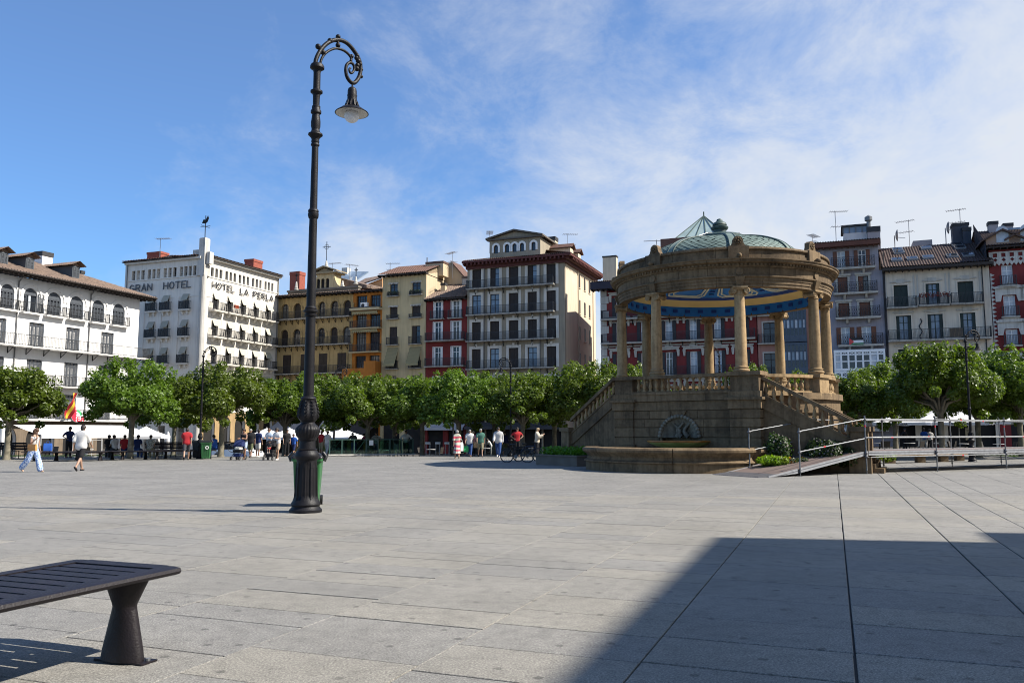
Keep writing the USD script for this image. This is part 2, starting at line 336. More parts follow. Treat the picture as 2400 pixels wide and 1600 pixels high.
def balcony(b, x0, x1, z, dep=.75, rail=1.0, thick=.14, slab=None, iron=RAIL_IRON, step=.13, brackets=0, fancy=False, bracket_mat=None):
    m = MB(); m.box(x0 - .06, x1 + .06, -dep - .06, -.003, z - thick, z - .05); m.box(x0 - .10, x1 + .10, -dep - .10, -.003, z - .05, z)
    p = b.add('balcony', m, slab or SLAB_MAT)
    m = MB()
    (fancy_railing if fancy else lambda *a: railing(*a, step))(m, x0, x1, dep, z + .03, z + rail)
    b.add('railing', m, iron, p)
    for k in range(brackets):
        x = x0 + (x1 - x0) * (k + .5) / brackets; m = MB()
        if bracket_mat is None:
            m.box(x - .03, x + .03, -.06, -.004, z - .75, z - thick - .002); m.bar((x, -.05, z - .7), (x, -dep * .75, z - thick - .03), .05); m.box(x - .025, x + .025, -dep * .8, -.03, z - thick - .05, z - thick - .003)
            b.add('bracket', m, IRON, p)
        else:
            m.hexa([(x - .11, -.2, z - .62), (x + .11, -.2, z - .62), (x + .11, -.003, z - .62), (x - .11, -.003, z - .62)], [(x - .12, -dep * .8, z - thick - .003), (x + .12, -dep * .8, z - thick - .003), (x + .12, -.003, z - thick - .003), (x - .12, -.003, z - thick - .003)])
            b.add('bracket', m, bracket_mat, p)
    return p
def louvers(m, x0, x1, y, z0, z1, pitch=.075, w=.035):
    """One louvred leaf: stiles, rails, tilted slats."""
    m.box(x0, x0 + .06, y - w, y, z0, z1); m.box(x1 - .06, x1, y - w, y, z0, z1)
    for z in (z0, (z0 + z1) / 2 - .04, z1 - .08): m.box(x0 + .06, x1 - .06, y - w, y, z, z + .08)
    n = int((z1 - z0 - .2) / pitch)
    for k in range(n):
        z = z0 + .1 + k * pitch
        m.hexa([(x0 + .06, y - w + .004, z), (x1 - .06, y - w + .004, z), (x1 - .06, y - .008, z + .03), (x0 + .06, y - .008, z + .03)], [(x0 + .06, y - w + .004, z + .014), (x1 - .06, y - w + .004, z + .014), (x1 - .06, y - .008, z + .044), (x0 + .06, y - .008, z + .044)])
def panel_leaf(m, x0, x1, y, z0, z1, w=.04):
    m.box(x0, x1, y - w, y, z0, z1); n = 3; h = (z1 - z0) / n
    for k in range(n): m.box(x0 + .07, x1 - .07, y - w - .014, y - w + .001, z0 + h * k + .07, z0 + h * (k + 1) - .05)
wr_ = random.Random(77); DIMCURT = M('drawn_curtain_glass', (0.13, 0.125, 0.11), .2, .4, 2.2, 0, spec=.5)
def window(b, x0, x1, z0, z1, arch=False, depth=.2, frame=None, pane=None, shut=None, shut_mat=None, surround=None, s_mat=None, mull=1, trans=1, lint=False):
    """A window as parts: frame with its pane, shutters, stone surround."""
    frame = frame or BROWN_SHUT; pane = pane or PANE
    if pane is PANE and wr_.random() < .3: pane = DIMCURT
    if shut == 'closed' and wr_.random() < .12: shut = 'half'
    P = hole(x0, x1, z0, z1, arch)
    if shut != 'closed':
        m = MB(); F = P.difference(P.buffer(-.07, join_style=2)); bars = []
        for k in range(mull): xc = x0 + (x1 - x0) * (k + 1) / (mull + 1); bars.append(sbox(xc - .045, z0, xc + .045, z1))
        for k in range(trans): zc = z0 + (z1 - z0) * (.72 if trans == 1 else (k + 1) / (trans + 1)); bars.append(sbox(x0, zc - .03, x1, zc + .03))
        F = unary_union([F] + [q.intersection(P) for q in bars]); m.front(F, depth - .05, depth)
        w = b.add('window', m, frame); m = MB(); m.front(P.buffer(-.02, join_style=2), depth - .02, depth + .02); b.add('pane', m, pane, w)
    if shut == 'half':
        m = MB(); panel_leaf(m, x0 + .02, (x0 + x1) / 2 - .01, depth - .055, z0 + .02, z1 - .02 - (.0 if not arch else (x1 - x0) / 2)); b.add('shutter', m, shut_mat or BROWN_SHUT)
    if shut == 'closed':
        xc = (x0 + x1) / 2
        for a, c in ((x0 + .02, xc - .006), (xc + .006, x1 - .02)):
            m = MB()
            if arch:
                m.front(P.intersection(sbox(a, z0 + .02, c, z1)), depth - .04, depth)
                zt = z1 - (x1 - x0) / 2
                panel_leaf(m, a + .02, c - .02, depth - .041, z0 + .05, zt, .012)
            else: panel_leaf(m, a, c, depth, z0 + .02, z1 - .02)
            b.add('shutter', m, shut_mat or BROWN_SHUT)
    elif shut == 'open':
        w = (x1 - x0) / 2
        for a, c in ((x0 - w - .02, x0 - .02), (x1 + .02, x1 + w + .02)):
            m = MB(); panel_leaf(m, a, c, -.01, z0 + .02, z1 - .02); b.add('shutter', m, shut_mat or BROWN_SHUT)
    elif shut == 'reveal':
        w = (x1 - x0) * .22
        for a, c in ((x0 + .01, x0 + w), (x1 - w, x1 - .01)):
            m = MB(); panel_leaf(m, a, c, .09, z0 + .02, z1 - .02); b.add('shutter', m, shut_mat or WHITE_PAINT)
    if surround:
        S = P.buffer(surround, join_style=2 if not arch else 1).difference(P).intersection(sbox(x0 - 9, z0, x1 + 9, z1 + 9))
        m = MB(); m.front(S, -.05, .003)
        if lint: m.box(x0 - surround - .12, x1 + surround + .12, -.16, .002, z1 + surround * .6, z1 + surround + .12)
        b.add('surround', m, s_mat or PALE_STONE)

def facade(b, x0, x1, z0, z1, holes, mat, depth, thick=.4, bodymat=None, name='wall'):
    m = MB(); m.front(sbox(x0, z0, x1, z1).difference(unary_union(holes)) if holes else sbox(x0, z0, x1, z1), 0, thick)
    w = b.add(name, m, mat)
    if depth:
        m = MB(); m.box(x0, x1, thick + .003, depth, z0, z1); b.add('side_wall', m, bodymat or mat)
    return w
def corrugate(x0, x1, a, c, pitch=.26, amp=.05, rows=1):
    """Rows of rounded tiles on a roof plane rising from line a=(y,z) to line c=(y,z); x from x0 to x1 (each may be a pair: at eave, at ridge)."""
    x0 = x0 if np.ndim(x0) else (x0, x0); x1 = x1 if np.ndim(x1) else (x1, x1); m = MB()
    n = max(2, int(abs(x1[0] - x0[0]) / pitch)) * 4; k = max(1, rows)
    t = np.linspace(0, 1, n + 1); V_ = []
    wob = amp * np.sin(t * n / 4 * 2 * np.pi)
    for j in range(k):
        for e, lift in ((j / k, .035), ((j + 1) / k - 1e-4, 0)):
            xa = x0[0] + (x0[1] - x0[0]) * e; xb = x1[0] + (x1[1] - x1[0]) * e
            V_.append(np.stack([xa + (xb - xa) * t, np.full(n + 1, a[0] + (c[0] - a[0]) * e), a[1] + (c[1] - a[1]) * e + wob + lift], 1))
    L = len(V_); F_ = [[i * (n + 1) + q, i * (n + 1) + q + 1, (i + 1) * (n + 1) + q + 1, (i + 1) * (n + 1) + q] for i in range(L - 1) for q in range(n)]
    return m.add(np.vstack(V_), F_)
def gable_roof(b, x0, x1, ye, ze, yr, zr, mat=None, over=.0, back=None, rows=14, fascia=.18, pitch=.26, soffit=None, rafters=True, xr=None):
    """Roof with eave along the facade; ye<0 is the overhang."""
    mat = mat or ROOF_TILE; yb = back or (2 * yr - ye)
    r = b.add('roof', corrugate((x0 - over, (xr[0] if xr else x0 - over)), (x1 + over, (xr[1] if xr else x1 + over)), (ye, ze), (yr, zr), pitch, rows=rows), mat)
    m = corrugate((x0 - over, (xr[0] if xr else x0 - over)), (x1 + over, (xr[1] if xr else x1 + over)), (yb, ze), (yr, zr), 1.2, .02, rows=1); b.add('rear_slope', m, mat, r)
    m = MB(); m.box(x0 - over, x1 + over, ye + .02, .05, ze - fascia, ze - .06)
    if rafters:
        n = int((x1 - x0 + 2 * over) / .62)
        for k in range(n + 1):
            x = x0 - over + .06 + (x1 - x0 + 2 * over - .12) * k / n; m.box(x - .05, x + .05, ye + .08, -.002, ze - fascia - .14, ze - fascia)
    b.add('eave', m, soffit or EAVE, r)
    if xr is None:
        for x in (x0, x1):   # gable ends
            m = MB(); m.add([(x, .05, ze - .05), (x, yb - .3, ze - .05), (x, yr, zr - .06)], [[0, 1, 2]]); m.add([(x, .05, ze - .05), (x, yb - .3, ze - .05), (x, yr, zr - .06)], [[0, 2, 1]]); b.add('gable', m, b.wallmat, r)
    return r
def chimney(b, x, y, z0, z1, w, d, mat, cap=DARK_STONE, cap_h=.35):
    m = MB(); m.box(x - w / 2, x + w / 2, y - d / 2, y + d / 2, z0, z1 - cap_h); p = b.add('chimney', m, mat)
    m = MB(); m.box(x - w / 2 - .06, x + w / 2 + .06, y - d / 2 - .06, y + d / 2 + .06, z1 - cap_h + .002, z1); b.add('chimney_cap', m, cap, p); return p
def aerial(b, x, y, z0, z1, kind=0, turn=0.0):
    m = MB(); r = .035; m.tube([(x, y, z0), (x, y, z1)], r, 5)
    c, s = math.cos(turn), math.sin(turn)
    def boom(z, L, n, w):
        m.tube([(x - L * .3 * c, y - L * .3 * s, z), (x + L * .7 * c, y + L * .7 * s, z)], r * .8, 4)
        for k in range(n):
            t = -.3 + k / max(1, n - 1); p = (x + L * t * c, y + L * t * s); m.tube([(p[0] - w * s, p[1] + w * c, z), (p[0] + w * s, p[1] - w * c, z)], r * .55, 4)
    boom(z1 - .1, 1.9, 9, .45)
    if kind: boom(z0 + (z1 - z0) * .62, 1.5, 6, .55)
    return b.add('aerial', m, AERIAL_MAT)
def downpipe(b, x, z0, z1, y=-.09, r=.06, mat=None):
    m = MB(); m.tube([(x, y, z0), (x, y, z1 - .5), (x, y - .02, z1)], r, 6); return b.add('downpipe', m, mat or ZINC)

# planes of the two house fronts round the square
BACK_Q = at_depth(1309, 1000, 100.0)
HC = np.array([-37.8, 101.0])      # street corner of the white hotel
# ------------------------------------------------------------------ grey house with five bays, lit side wall
def C3(x, y): return 1050 + x / 2.45, 480 + y / 2.45
def cols3(c, y): return [(C3(a, y)[0], C3(b_, y)[0]) for a, b_ in c]
def rows3(r): return [(C3(0, a)[1], C3(0, b_)[1]) for a, b_ in r]
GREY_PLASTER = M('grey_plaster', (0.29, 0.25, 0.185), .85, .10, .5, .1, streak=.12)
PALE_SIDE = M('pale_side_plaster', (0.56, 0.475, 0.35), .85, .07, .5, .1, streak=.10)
WARM_TRIM = M('warm_white_trim', (0.56, 0.53, 0.47), .75, .07, 1.5, .1, streak=.1)
OXBLOOD = M('oxblood_eave', (0.085, 0.022, 0.018), .7, .2, 3, .1)
b = House('grey_apartment_house', 'grey five storey house with white window surrounds and a round windowed pediment dormer', 1095, 700, BACK_Q, ANG_U)
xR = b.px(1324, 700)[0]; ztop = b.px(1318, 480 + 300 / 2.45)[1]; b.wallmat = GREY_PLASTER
xc = b.xs(cols3([(142, 188), (245, 292), (352, 402), (460, 508), (568, 617)], 440), 480 + 440 / 2.45)
zr = b.zs(rows3([(338, 455), (492, 610), (652, 765), (812, 930), (985, 1100)]), 1050 + 592 / 2.45)
zr.append((-1.0, 3.0))
W = [(a - .05, c + .05, z1_, z0_) for a, c in xc for z0_, z1_ in zr[:5]]
shops = [(a - .6, c + .6, -1.3, 2.9) for a, c in xc]
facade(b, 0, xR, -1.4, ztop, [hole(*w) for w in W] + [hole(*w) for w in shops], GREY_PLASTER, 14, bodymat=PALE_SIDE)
r_ = random.Random(5)
for i, w in enumerate(W):
    k = i % 5; col = i // 5
    glass = (k == 1 and col in (0, 1)) or r_.random() < .08
    window(b, *w, shut=None if glass else 'closed', pane=PANE_SKY, frame=BROWN_SHUT, surround=.36, s_mat=WARM_TRIM, lint=k == 0)
    if k == 0 or True:
        m = MB(); m.box((w[0] + w[1]) / 2 - .14, (w[0] + w[1]) / 2 + .14, -.11, -.049, w[3] + .30, w[3] + .62); b.add('keystone', m, WARM_TRIM)
for a, c, z0, z1 in shops:
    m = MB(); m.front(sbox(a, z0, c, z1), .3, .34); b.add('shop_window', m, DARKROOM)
for z0_, z1_ in zr[:5]:
    balcony(b, .25, xR - 1.3, z1_ - .02, .8, 1.02, brackets=6)
for x in ((xc[0][1] + xc[1][0]) / 2 - .15, (xc[3][1] + xc[4][0]) / 2 - .2): downpipe(b, x, 3.2, ztop)
# eave, hipped tile roof
eo, D = 1.1, 14.0; ze = ztop + .42; yr, zrd = 7.0, ztop + 2.2
m = MB(); m.box(-.3, xR + eo, -eo, D + eo, ztop - .02, ztop + .22); m.box(-.2, xR + eo * .6, -eo * .6, D + eo * .6, ztop - .34, ztop - .02); m.box(-.1, xR + .3, -.3, D + .3, ztop - .7, ztop - .34)
for k in range(26):
    x = -.1 + (xR + .2) * k / 25; m.box(x - .1, x + .1, -eo * .95, -.3, ztop - .3, ztop - .022)
for k in range(24):
    y = .3 + 13.6 * k / 23; m.box(xR + .3, xR + eo * .95, y - .1, y + .1, ztop - .3, ztop - .022)
e_ = b.add('cornice', m, OXBLOOD)
rf = b.add('roof', corrugate((-.3, 2), (xR + eo, xR - 5), (-eo, ze - .16), (yr, zrd), rows=14), ROOF_TILE)
m = corrugate((-eo, -eo), (D + eo, D + eo), (0, ze - .16), (7, zrd), rows=14); v, f = m.get()
v2 = np.stack([xR + eo - v[:, 1] * (xR + eo - (xR - 5)) / 7.0 * 1.0, v[:, 0], v[:, 2]], 1); t_ = (v[:, 1]) / 7.0; v2[:, 1] = v2[:, 1] * (1 - t_) + t_ * (yr + (v2[:, 1] - yr) * .35)
b.add('roof', MB().add(v2, f), ROOF_TILE)
m = corrugate((-.3, 2), (xR + eo, xR - 5), (D + eo, ze - .16), (yr, zrd), rows=3); b.add('roof', m, ROOF_TILE)
# pediment dormer
xl, xr_ = b.px(*C3(232, 270))[0], b.px(*C3(522, 255))[0]; zb = ztop + .5; zg = b.px(*C3(377, 185))[1] - .15; za = b.px(*C3(377, 137))[1] - .1
dy = .5
ar = [(b.px(*C3(c - 12, 250))[0], b.px(*C3(c + 12, 250))[0]) for c in (267, 331, 374, 417, 484)]
zt, z0_ = b.px(*C3(374, 213))[1] - .1, b.px(*C3(374, 266))[1]
H_ = [arch_poly(a, c, z0_, zt) for a, c in ar]
m = MB(); m.front(sbox(xl, zb - .6, xr_, zg).difference(unary_union(H_)), dy, dy + .35); m.box(xl, xr_, dy + .352, 8, zb - .6, zg)
dm = b.add('dormer', m, GREY_PLASTER)
for (a, c), P in zip(ar, H_):
    m = MB(); m.front(P, dy + .2, dy + .24); b.add('pane', m, PANE, dm)
    m = MB(); S = P.buffer(.26).difference(P).intersection(sbox(a - 1, z0_ + .1, c + 1, zt + 1)); m.front(S, dy - .05, dy + .002); b.add('arch_surround', m, WHITE_PAINT, dm)
m = MB(); xm = (xl + xr_) / 2
m.front(Polygon([(xl - .1, zg + .2), (xr_ + .1, zg + .2), (xm, za - .15)]), dy - .02, dy + .3); b.add('pediment', m, GREY_PLASTER, dm)
m = MB()
m.front(sbox(xl - .35, zg, xr_ + .35, zg + .2), dy - .35, dy + .3)
for s_ in (-1, 1):
    xe = xl - .45 if s_ < 0 else xr_ + .45
    m.hexa([(xe, dy - .45, zg + .12), (xe, 8, zg + .12), (xm, 8, za - .1), (xm, dy - .45, za - .1)][::s_], [(xe, dy - .45, zg + .32), (xe, 8, zg + .32), (xm, 8, za + .1), (xm, dy - .45, za + .1)][::s_])
b.add('dormer_roof', m, M('dormer_capping', (0.10, 0.085, 0.07), .8, .2, 2, .1), dm)
# side wall windows in the lit flank
for px_, sh in ((755, 0), (785, 1), (812, 2)):
    for zz in (0, 1, 2, 3, 4):
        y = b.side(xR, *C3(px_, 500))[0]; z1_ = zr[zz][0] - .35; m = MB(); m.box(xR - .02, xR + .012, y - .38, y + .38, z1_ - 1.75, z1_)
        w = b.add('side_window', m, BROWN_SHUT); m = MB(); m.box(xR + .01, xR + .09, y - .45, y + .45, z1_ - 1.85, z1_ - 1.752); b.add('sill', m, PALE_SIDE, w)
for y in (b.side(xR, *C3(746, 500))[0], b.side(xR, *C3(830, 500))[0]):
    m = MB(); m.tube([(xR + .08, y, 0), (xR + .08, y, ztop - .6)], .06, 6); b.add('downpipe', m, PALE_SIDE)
chimney(b, b.pd(*C3(583, 200), 6)[0], 6, ztop + .5, b.pd(*C3(583, 190), 6)[1], 1.9, 1.2, PALE_SIDE, DARK_STONE, .5)
for yy in (5.0, 8.5):
    m = MB(); m.box(xR - 3.5, xR - .6, yy - .7, yy + .7, ztop + .3, ztop + 2.1); d_ = b.add('side_dormer', m, PALE_SIDE)
    m = MB(); m.hexa([(xR - 4, yy - .95, ztop + 2.1), (xR - .3, yy - .95, ztop + 2.1), (xR - .3, yy, ztop + 2.7), (xR - 4, yy, ztop + 2.7)], [(xR - 4, yy - .95, ztop + 2.2), (xR - .3, yy - .95, ztop + 2.2), (xR - .3, yy, ztop + 2.82), (xR - 4, yy, ztop + 2.82)]); m.hexa([(xR - 4, yy, ztop + 2.7), (xR - .3, yy, ztop + 2.7), (xR - .3, yy + .95, ztop + 2.1), (xR - 4, yy + .95, ztop + 2.1)], [(xR - 4, yy, ztop + 2.82), (xR - .3, yy, ztop + 2.82), (xR - .3, yy + .95, ztop + 2.2), (xR - 4, yy + .95, ztop + 2.2)])
    b.add('dormer_roof', m, ROOF_TILE, d_)
aerial(b, b.pd(*C3(240, 160), 3)[0], 3, zg - 1, b.pd(*C3(240, 152), 3)[1], 0, 2.0); q = b.pd(*C3(685, 165), 8); aerial(b, q[0], 8, ztop + .8, q[1], 1, .4)
GREY = b
# ------------------------------------------------------------------ cream tall house, small red house, orange house, yellow arcaded house
def C2(x, y): return 550 + x / 2.45, 480 + y / 2.45
CREAM = M('cream_plaster', (0.50, 0.40, 0.225), .85, .09, .5, .1, streak=.12)
CREAM_SIDE = M('pale_cream_plaster', (0.50, 0.40, 0.265), .85, .07, .4, .1, streak=.08)
RED = M('crimson_plaster', (0.17, 0.020, 0.018), .8, .14, .7, .1, streak=.12)
ORANGE = M('orange_plaster', (0.42, 0.15, 0.020), .85, .12, .6, .1, streak=.15)
YELLOW = M('ochre_plaster', (0.42, 0.30, 0.135), .85, .12, .6, .1, streak=.2)
AWN_STRIPE = look('striped_awning', {'g': ('texture_coordinate', {}), 'w': ('wave_texture', {'wave_type': 'bands', 'bands_direction': 'x', 'scale': 2.2}), 'r': ('rgb_ramp', {'ramp': [(0.45, (0.035, 0.04, 0.02)), (0.55, (0.5, 0.42, 0.22))]}), 'p': ('principled_bsdf', {'roughness': .9})}, [('g.object', 'w.vector'), ('w.fac', 'r.fac'), ('r.color', 'p.base_color')], surface='p.BSDF')
def simple_house(name, label, pxl, pxr, pytop, wall, cols, rows, C, colref, rowref, depth=12, shopz=3.0, zb=-1.4, side=None, nocell=(), arch_rows=()):
    b = House(name, label, pxl, pytop, BACK_Q, ANG_U); b.wallmat = side or wall
    b.xR = b.px(pxr, pytop)[0]; b.ztop = b.px((pxl + pxr) / 2, pytop)[1]
    b.xc = [(b.px(*C(a, colref))[0], b.px(*C(c, colref))[0]) for a, c in cols]
    b.zr = [(b.px(*C(rowref, a))[1], b.px(*C(rowref, c))[1]) for a, c in rows]
    b.W = [[None if (i, j) in nocell else (a, c, z1_, z0_) for i, (a, c) in enumerate(b.xc)] for j, (z0_, z1_) in enumerate(b.zr)]
    hs = [hole(*w, arch=j in arch_rows) for j, r in enumerate(b.W) for w in r if w]
    n = max(2, round(b.xR / 3.6)); b.shops = [(b.xR * (k + .12) / n, b.xR * (k + .88) / n, zb, shopz) for k in range(n)]
    facade(b, 0, b.xR, zb, b.ztop, hs + [hole(*s) for s in b.shops], wall, depth, bodymat=side)
    for s in b.shops:
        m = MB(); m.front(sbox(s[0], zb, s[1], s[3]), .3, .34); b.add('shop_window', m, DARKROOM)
    return b
# cream house
b = simple_house('cream_apartment_house', 'tall narrow cream house with striped awnings and two windows per floor', 897, 999, 480 + 408 / 2.45, CREAM, [(890, 934), (1018, 1066)], [(448, 520), (580, 650), (697, 800), (828, 938), (980, 1080)], C2, 640, 975, side=CREAM_SIDE)
for j, row in enumerate(b.W):
    for i, w in enumerate(row):
        window(b, *w, shut='closed' if j in (1, 2) else None, pane=PANE, surround=None)
        balcony(b, w[0] - .25, w[1] + .25, w[2] - .02, .35, .45 if j < 2 else .95, .1)
        if j < 2:
            m = MB(); m.box(w[0] - .15, w[1] + .15, -.18, -.002, w[3] + .02, w[3] + .1); 
            for k in range(8): x = w[0] - .1 + (w[1] - w[0] + .2) * k / 7; m.box(x - .05, x + .05, -.17, -.15, w[3] - .12, w[3] + .02)
            b.add('roller_valance', m, PALE_STONE)
        if j == 3:
            m = MB(); x0, x1, zt = w[0] - .25, w[1] + .25, w[3] + .25
            m.hexa([(x0, -1.1, zt - 2.3), (x1, -1.1, zt - 2.3), (x1, -.02, zt - .03), (x0, -.02, zt - .03)], [(x0, -1.1, zt - 2.27), (x1, -1.1, zt - 2.27), (x1, -.02, zt), (x0, -.02, zt)]); m.box(x0, x1, -1.12, -1.09, zt - 2.5, zt - 2.28); b.add('awning', m, AWN_STRIPE)
for w in b.W[0]:
    m = MB(); r_ = random.Random(3)
    for k in range(60): p = (r_.uniform(w[0] - .2, w[1] + .2), r_.uniform(-.34, -.2), w[2] + r_.uniform(.05, .5)); m.bar(p, np.array(p) + [r_.uniform(-.12, .12), r_.uniform(-.1, .1), .18], .09, .02)
    b.add('window_box_plants', m, M('dark_pot_plants', (0.03, 0.05, 0.02), .8, .4, 5, 0))
gable_roof(b, 0, b.xR, -.8, b.ztop + .25, 5, b.pd(*C2(1000, 352), 5)[1], ROOF_TILE, .35, soffit=EAVE)
zt = b.ztop; chimney(b, b.xR * .92, 4.2, zt + .4, b.pd(*C2(1205, 328), 4.2)[1], 2.6, 1.6, CREAM_SIDE, ROOF_TILE, .3)
aerial(b, b.pd(*C2(893, 335), 5)[0], 5, zt + .5, b.pd(*C2(893, 333), 5)[1], 1, .3); q = b.pd(*C2(1252, 270), 5); aerial(b, q[0], 5, zt + .2, q[1], 1, 2.6)
m = MB(); m.tube([(b.xR * .7, 4, zt + 1), (b.xR * .7, 4, b.pd(*C2(1018, 310), 4)[1])], .07, 6); b.add('flue', m, ZINC)
m = MB(); m.tube([(b.xR * .78, 5, zt + 1.4), (b.xR * .78, 5, b.pd(*C2(1048, 347), 5)[1])], .3, 8); b.add('vent_cowl', m, ZINC)
# the lit flank of the cream house, set back behind the small red house
m = MB(); xr1 = b.xR + .01; m.box(xr1 - .3, xr1, .01, 16, zt - 9, zt - .05); b.add('side_wall', m, CREAM_SIDE)
m = MB(); m.add([(xr1 + .01, .1, zt + .1), (xr1 + .01, 16.0, zt + .1), (xr1 + .01, 5, b.px(*C2(1000, 352))[1] - .05)], [[0, 1, 2]]); b.add('side_wall', m, CREAM_SIDE)
b_cream = b
# the taller pale rear wing seen above the small red house
xw0, zw = b.pd(*C2(1103, 400), 6)[0], b.pd(*C2(1245, 330), 6)[1]
m = MB(); T_ = np.array([[1, 0, 0, 0], [0, 0, -1, 0], [0, 1, 0, 0], [0, 0, 0, 1.0]])
xw1 = b.pd(*C2(1332, 440), 6)[0]
m.front(Polygon([(xw0, zt - 7), (xw1 + .3, zt - 7), (xw1 + .3, b.pd(*C2(1330, 445), 6)[1]), (b.pd(*C2(1245, 335), 6)[0], zw), (xw0, b.pd(*C2(1103, 388), 6)[1])]), 6.0, 9.0); b.add('rear_wing', m, CREAM_SIDE)
m = MB(); xa, xb = b.pd(*C2(1245, 335), 6)[0], xw1 + .3; za, zb_ = zw, b.pd(*C2(1330, 445), 6)[1]
m.hexa([(xa, 5.7, za), (xb, 5.7, zb_), (xb, 9.2, zb_), (xa, 9.2, za)], [(xa, 5.7, za + .2), (xb, 5.7, zb_ + .2), (xb, 9.2, zb_ + .2), (xa, 9.2, za + .2)]); b.add('wing_verge', m, ROOF_TILE)
# small red house
b = simple_house('small_red_house', 'narrow crimson house with white shutters and a low mossy roof between taller houses', 999.5, 1094.5, 480 + 545 / 2.45, RED, [(1141, 1194), (1243, 1300)], [(553, 652), (670, 778), (815, 925), (985, 1080)], C2, 720, 1215)
for row in b.W:
    for w in row: window(b, *w, frame=WHITE_PAINT, pane=PANE, shut='reveal', shut_mat=WHITE_PAINT, surround=.06, s_mat=WHITE_PAINT)
for j, (z0_, z1_) in enumerate(b.zr):
    if j == 0:
        for a, c in b.xc: balcony(b, a - .25, c + .25, z1_ - .02, .45, 1.0, .1)
    else: balcony(b, .2, b.xR - .2, z1_ - .02, .7, 1.0)
gable_roof(b, 0, b.xR, -.8, b.ztop + .15, 6, b.pd(*C2(1290, 455), 6)[1], ROOF_GREY, 0, back=11)
chimney(b, b.xR * .18, 3, b.ztop + .6, b.ztop + 2.8, .6, .6, CREAM_SIDE); chimney(b, b.xR * .7, 6, b.ztop + 2, b.ztop + 4.0, 2.8, 1.4, PALE_STONE, ROOF_GREY, .3)
# orange house
def C5(x, y): return 640 + x / 4.75, 570 + y / 4.75
b = simple_house('orange_house', 'narrow orange house with dark glazed loggias and cream balcony slabs', 828.5, 896.5, 570 + 545 / 4.75, ORANGE, [(925, 1040), (1080, 1192)], [(580, 725), (790, 945), (990, 1208), (1250, 1440), (1510, 1700)], C5, 900, 1050)
for j, row in enumerate(b.W):
    for i, w in enumerate(row):
        window(b, *w, depth=.32, pane=PANE, frame=BROWN_SHUT, mull=3, trans=1)
for j, (z0_, z1_) in enumerate(b.zr):
    if j in (0, 1, 2): balcony(b, .05, b.xR - .05, z1_ - .02, .85, .05 if j == 0 else .95, .3 if j == 0 else .14, slab=M('cream_slab', (0.5, .42, .26), .8, .1, 2, .1))
    if j in (1, 2):
        m = MB(); m.box(.3, b.xR - .3, -.75, -.7, z0_ + .02, z0_ + .3)
        for k in range(14): x = .35 + (b.xR - .7) * k / 13; m.box(x - .1, x + .1, -.76, -.69, z0_ - .1, z0_ + .02)
        b.add('awning_valance', m, AWN_STRIPE)
m = MB(); m.box(-.5, b.xR, -1.6, -.003, b.zr[4][0] - .2, b.zr[3][1] + .5); m.box(b.xR * .62, b.xR, -1.58, -.003, b.zr[3][1] + .5, b.zr[3][1] + 1.4); b.add('enclosed_balcony', m, ORANGE)
ax, az = b.px(*C5(1042, 700)); m = MB(); m.box(ax - .5, ax + .5, -.75, -.35, az - .35, az + .4); p = b.add('air_conditioner', m, WHITE_PAINT)
m = MB(); m.tube([(ax - .15, -.76, az), (ax - .15, -.74, az)], .26, 12); b.add('fan_grille', m, DARK_STONE, p)
gable_roof(b, 0, b.xR, -.7, b.ztop + .2, 5, b.ztop + 1.1, ROOF_TILE, 0, back=10)
# taller pale roof rising behind the orange house
xa, za = b.pd(*C5(930, 500), 9); xb, zb_ = b.pd(*C5(1215, 390), 9); 
m = MB(); m.front(Polygon([(xa, za - 2), (xb, za - 2), (xb, zb_), (xa, za)]), 9, 9.3); b.add('rear_wall', m, M('apricot_plaster', (0.60, .33, .15), .85, .08, .5, .1))
v, f = corrugate(0, 9, (0, 0), (1, 1), rows=1).get(); x0_ = b.px(*C5(860, 445))[0]; zz = b.pd(*C5(1180, 350), 14)[1]
rr = MB(); n = 30
rr.hexa([(xa - 1, 8.6, za - .1), (xb + .1, 8.6, zb_ - .1), (xb + .1, 14, zz), (xa - 1.6, 14, zz - .6)], [(xa - 1, 8.6, za + .1), (xb + .1, 8.6, zb_ + .1), (xb + .1, 14, zz + .2), (xa - 1.6, 14, zz - .4)]); b.add('rear_roof', rr, ROOF_GREY)
xg, zg = b.pd(*C5(830, 315), 14); m = MB(); m.hexa([(xg - 2, 12, zg - 2.4), (xg + 2.5, 12, zg - 2.2), (xg + 3.2, 15, zg - .2), (xg - 1, 15, zg + .1)], [(xg - 2, 11.9, zg - 2.25), (xg + 2.5, 11.9, zg - 2.05), (xg + 3.2, 14.9, zg - .05), (xg - 1, 14.9, zg + .25)]); p = b.add('roof_glazing', m, PANE_SKY)
m = MB(); m.box(xg - 1.2, xg - .2, 14.2, 15.2, zg - 1.5, zg + .7); b.add('roof_plant', m, PALE_STONE)
# yellow arcaded house with the bell gable
b = simple_house('ochre_arcaded_house', 'ochre house with rows of arched windows, bell gable and iron cross', 651, 828, 570 + 583 / 4.75, YELLOW, [(97, 177), (232, 312), (368, 448), (505, 585), (645, 727), (785, 868)], [(650, 828), (940, 1128), (1228, 1442), (1500, 1690)], C5, 745, 545, arch_rows=(0, 1), nocell=((0, 2), (1, 2), (2, 2), (3, 2), (4, 2), (5, 2), (0, 3), (1, 3), (2, 3), (3, 3), (4, 3), (5, 3)))
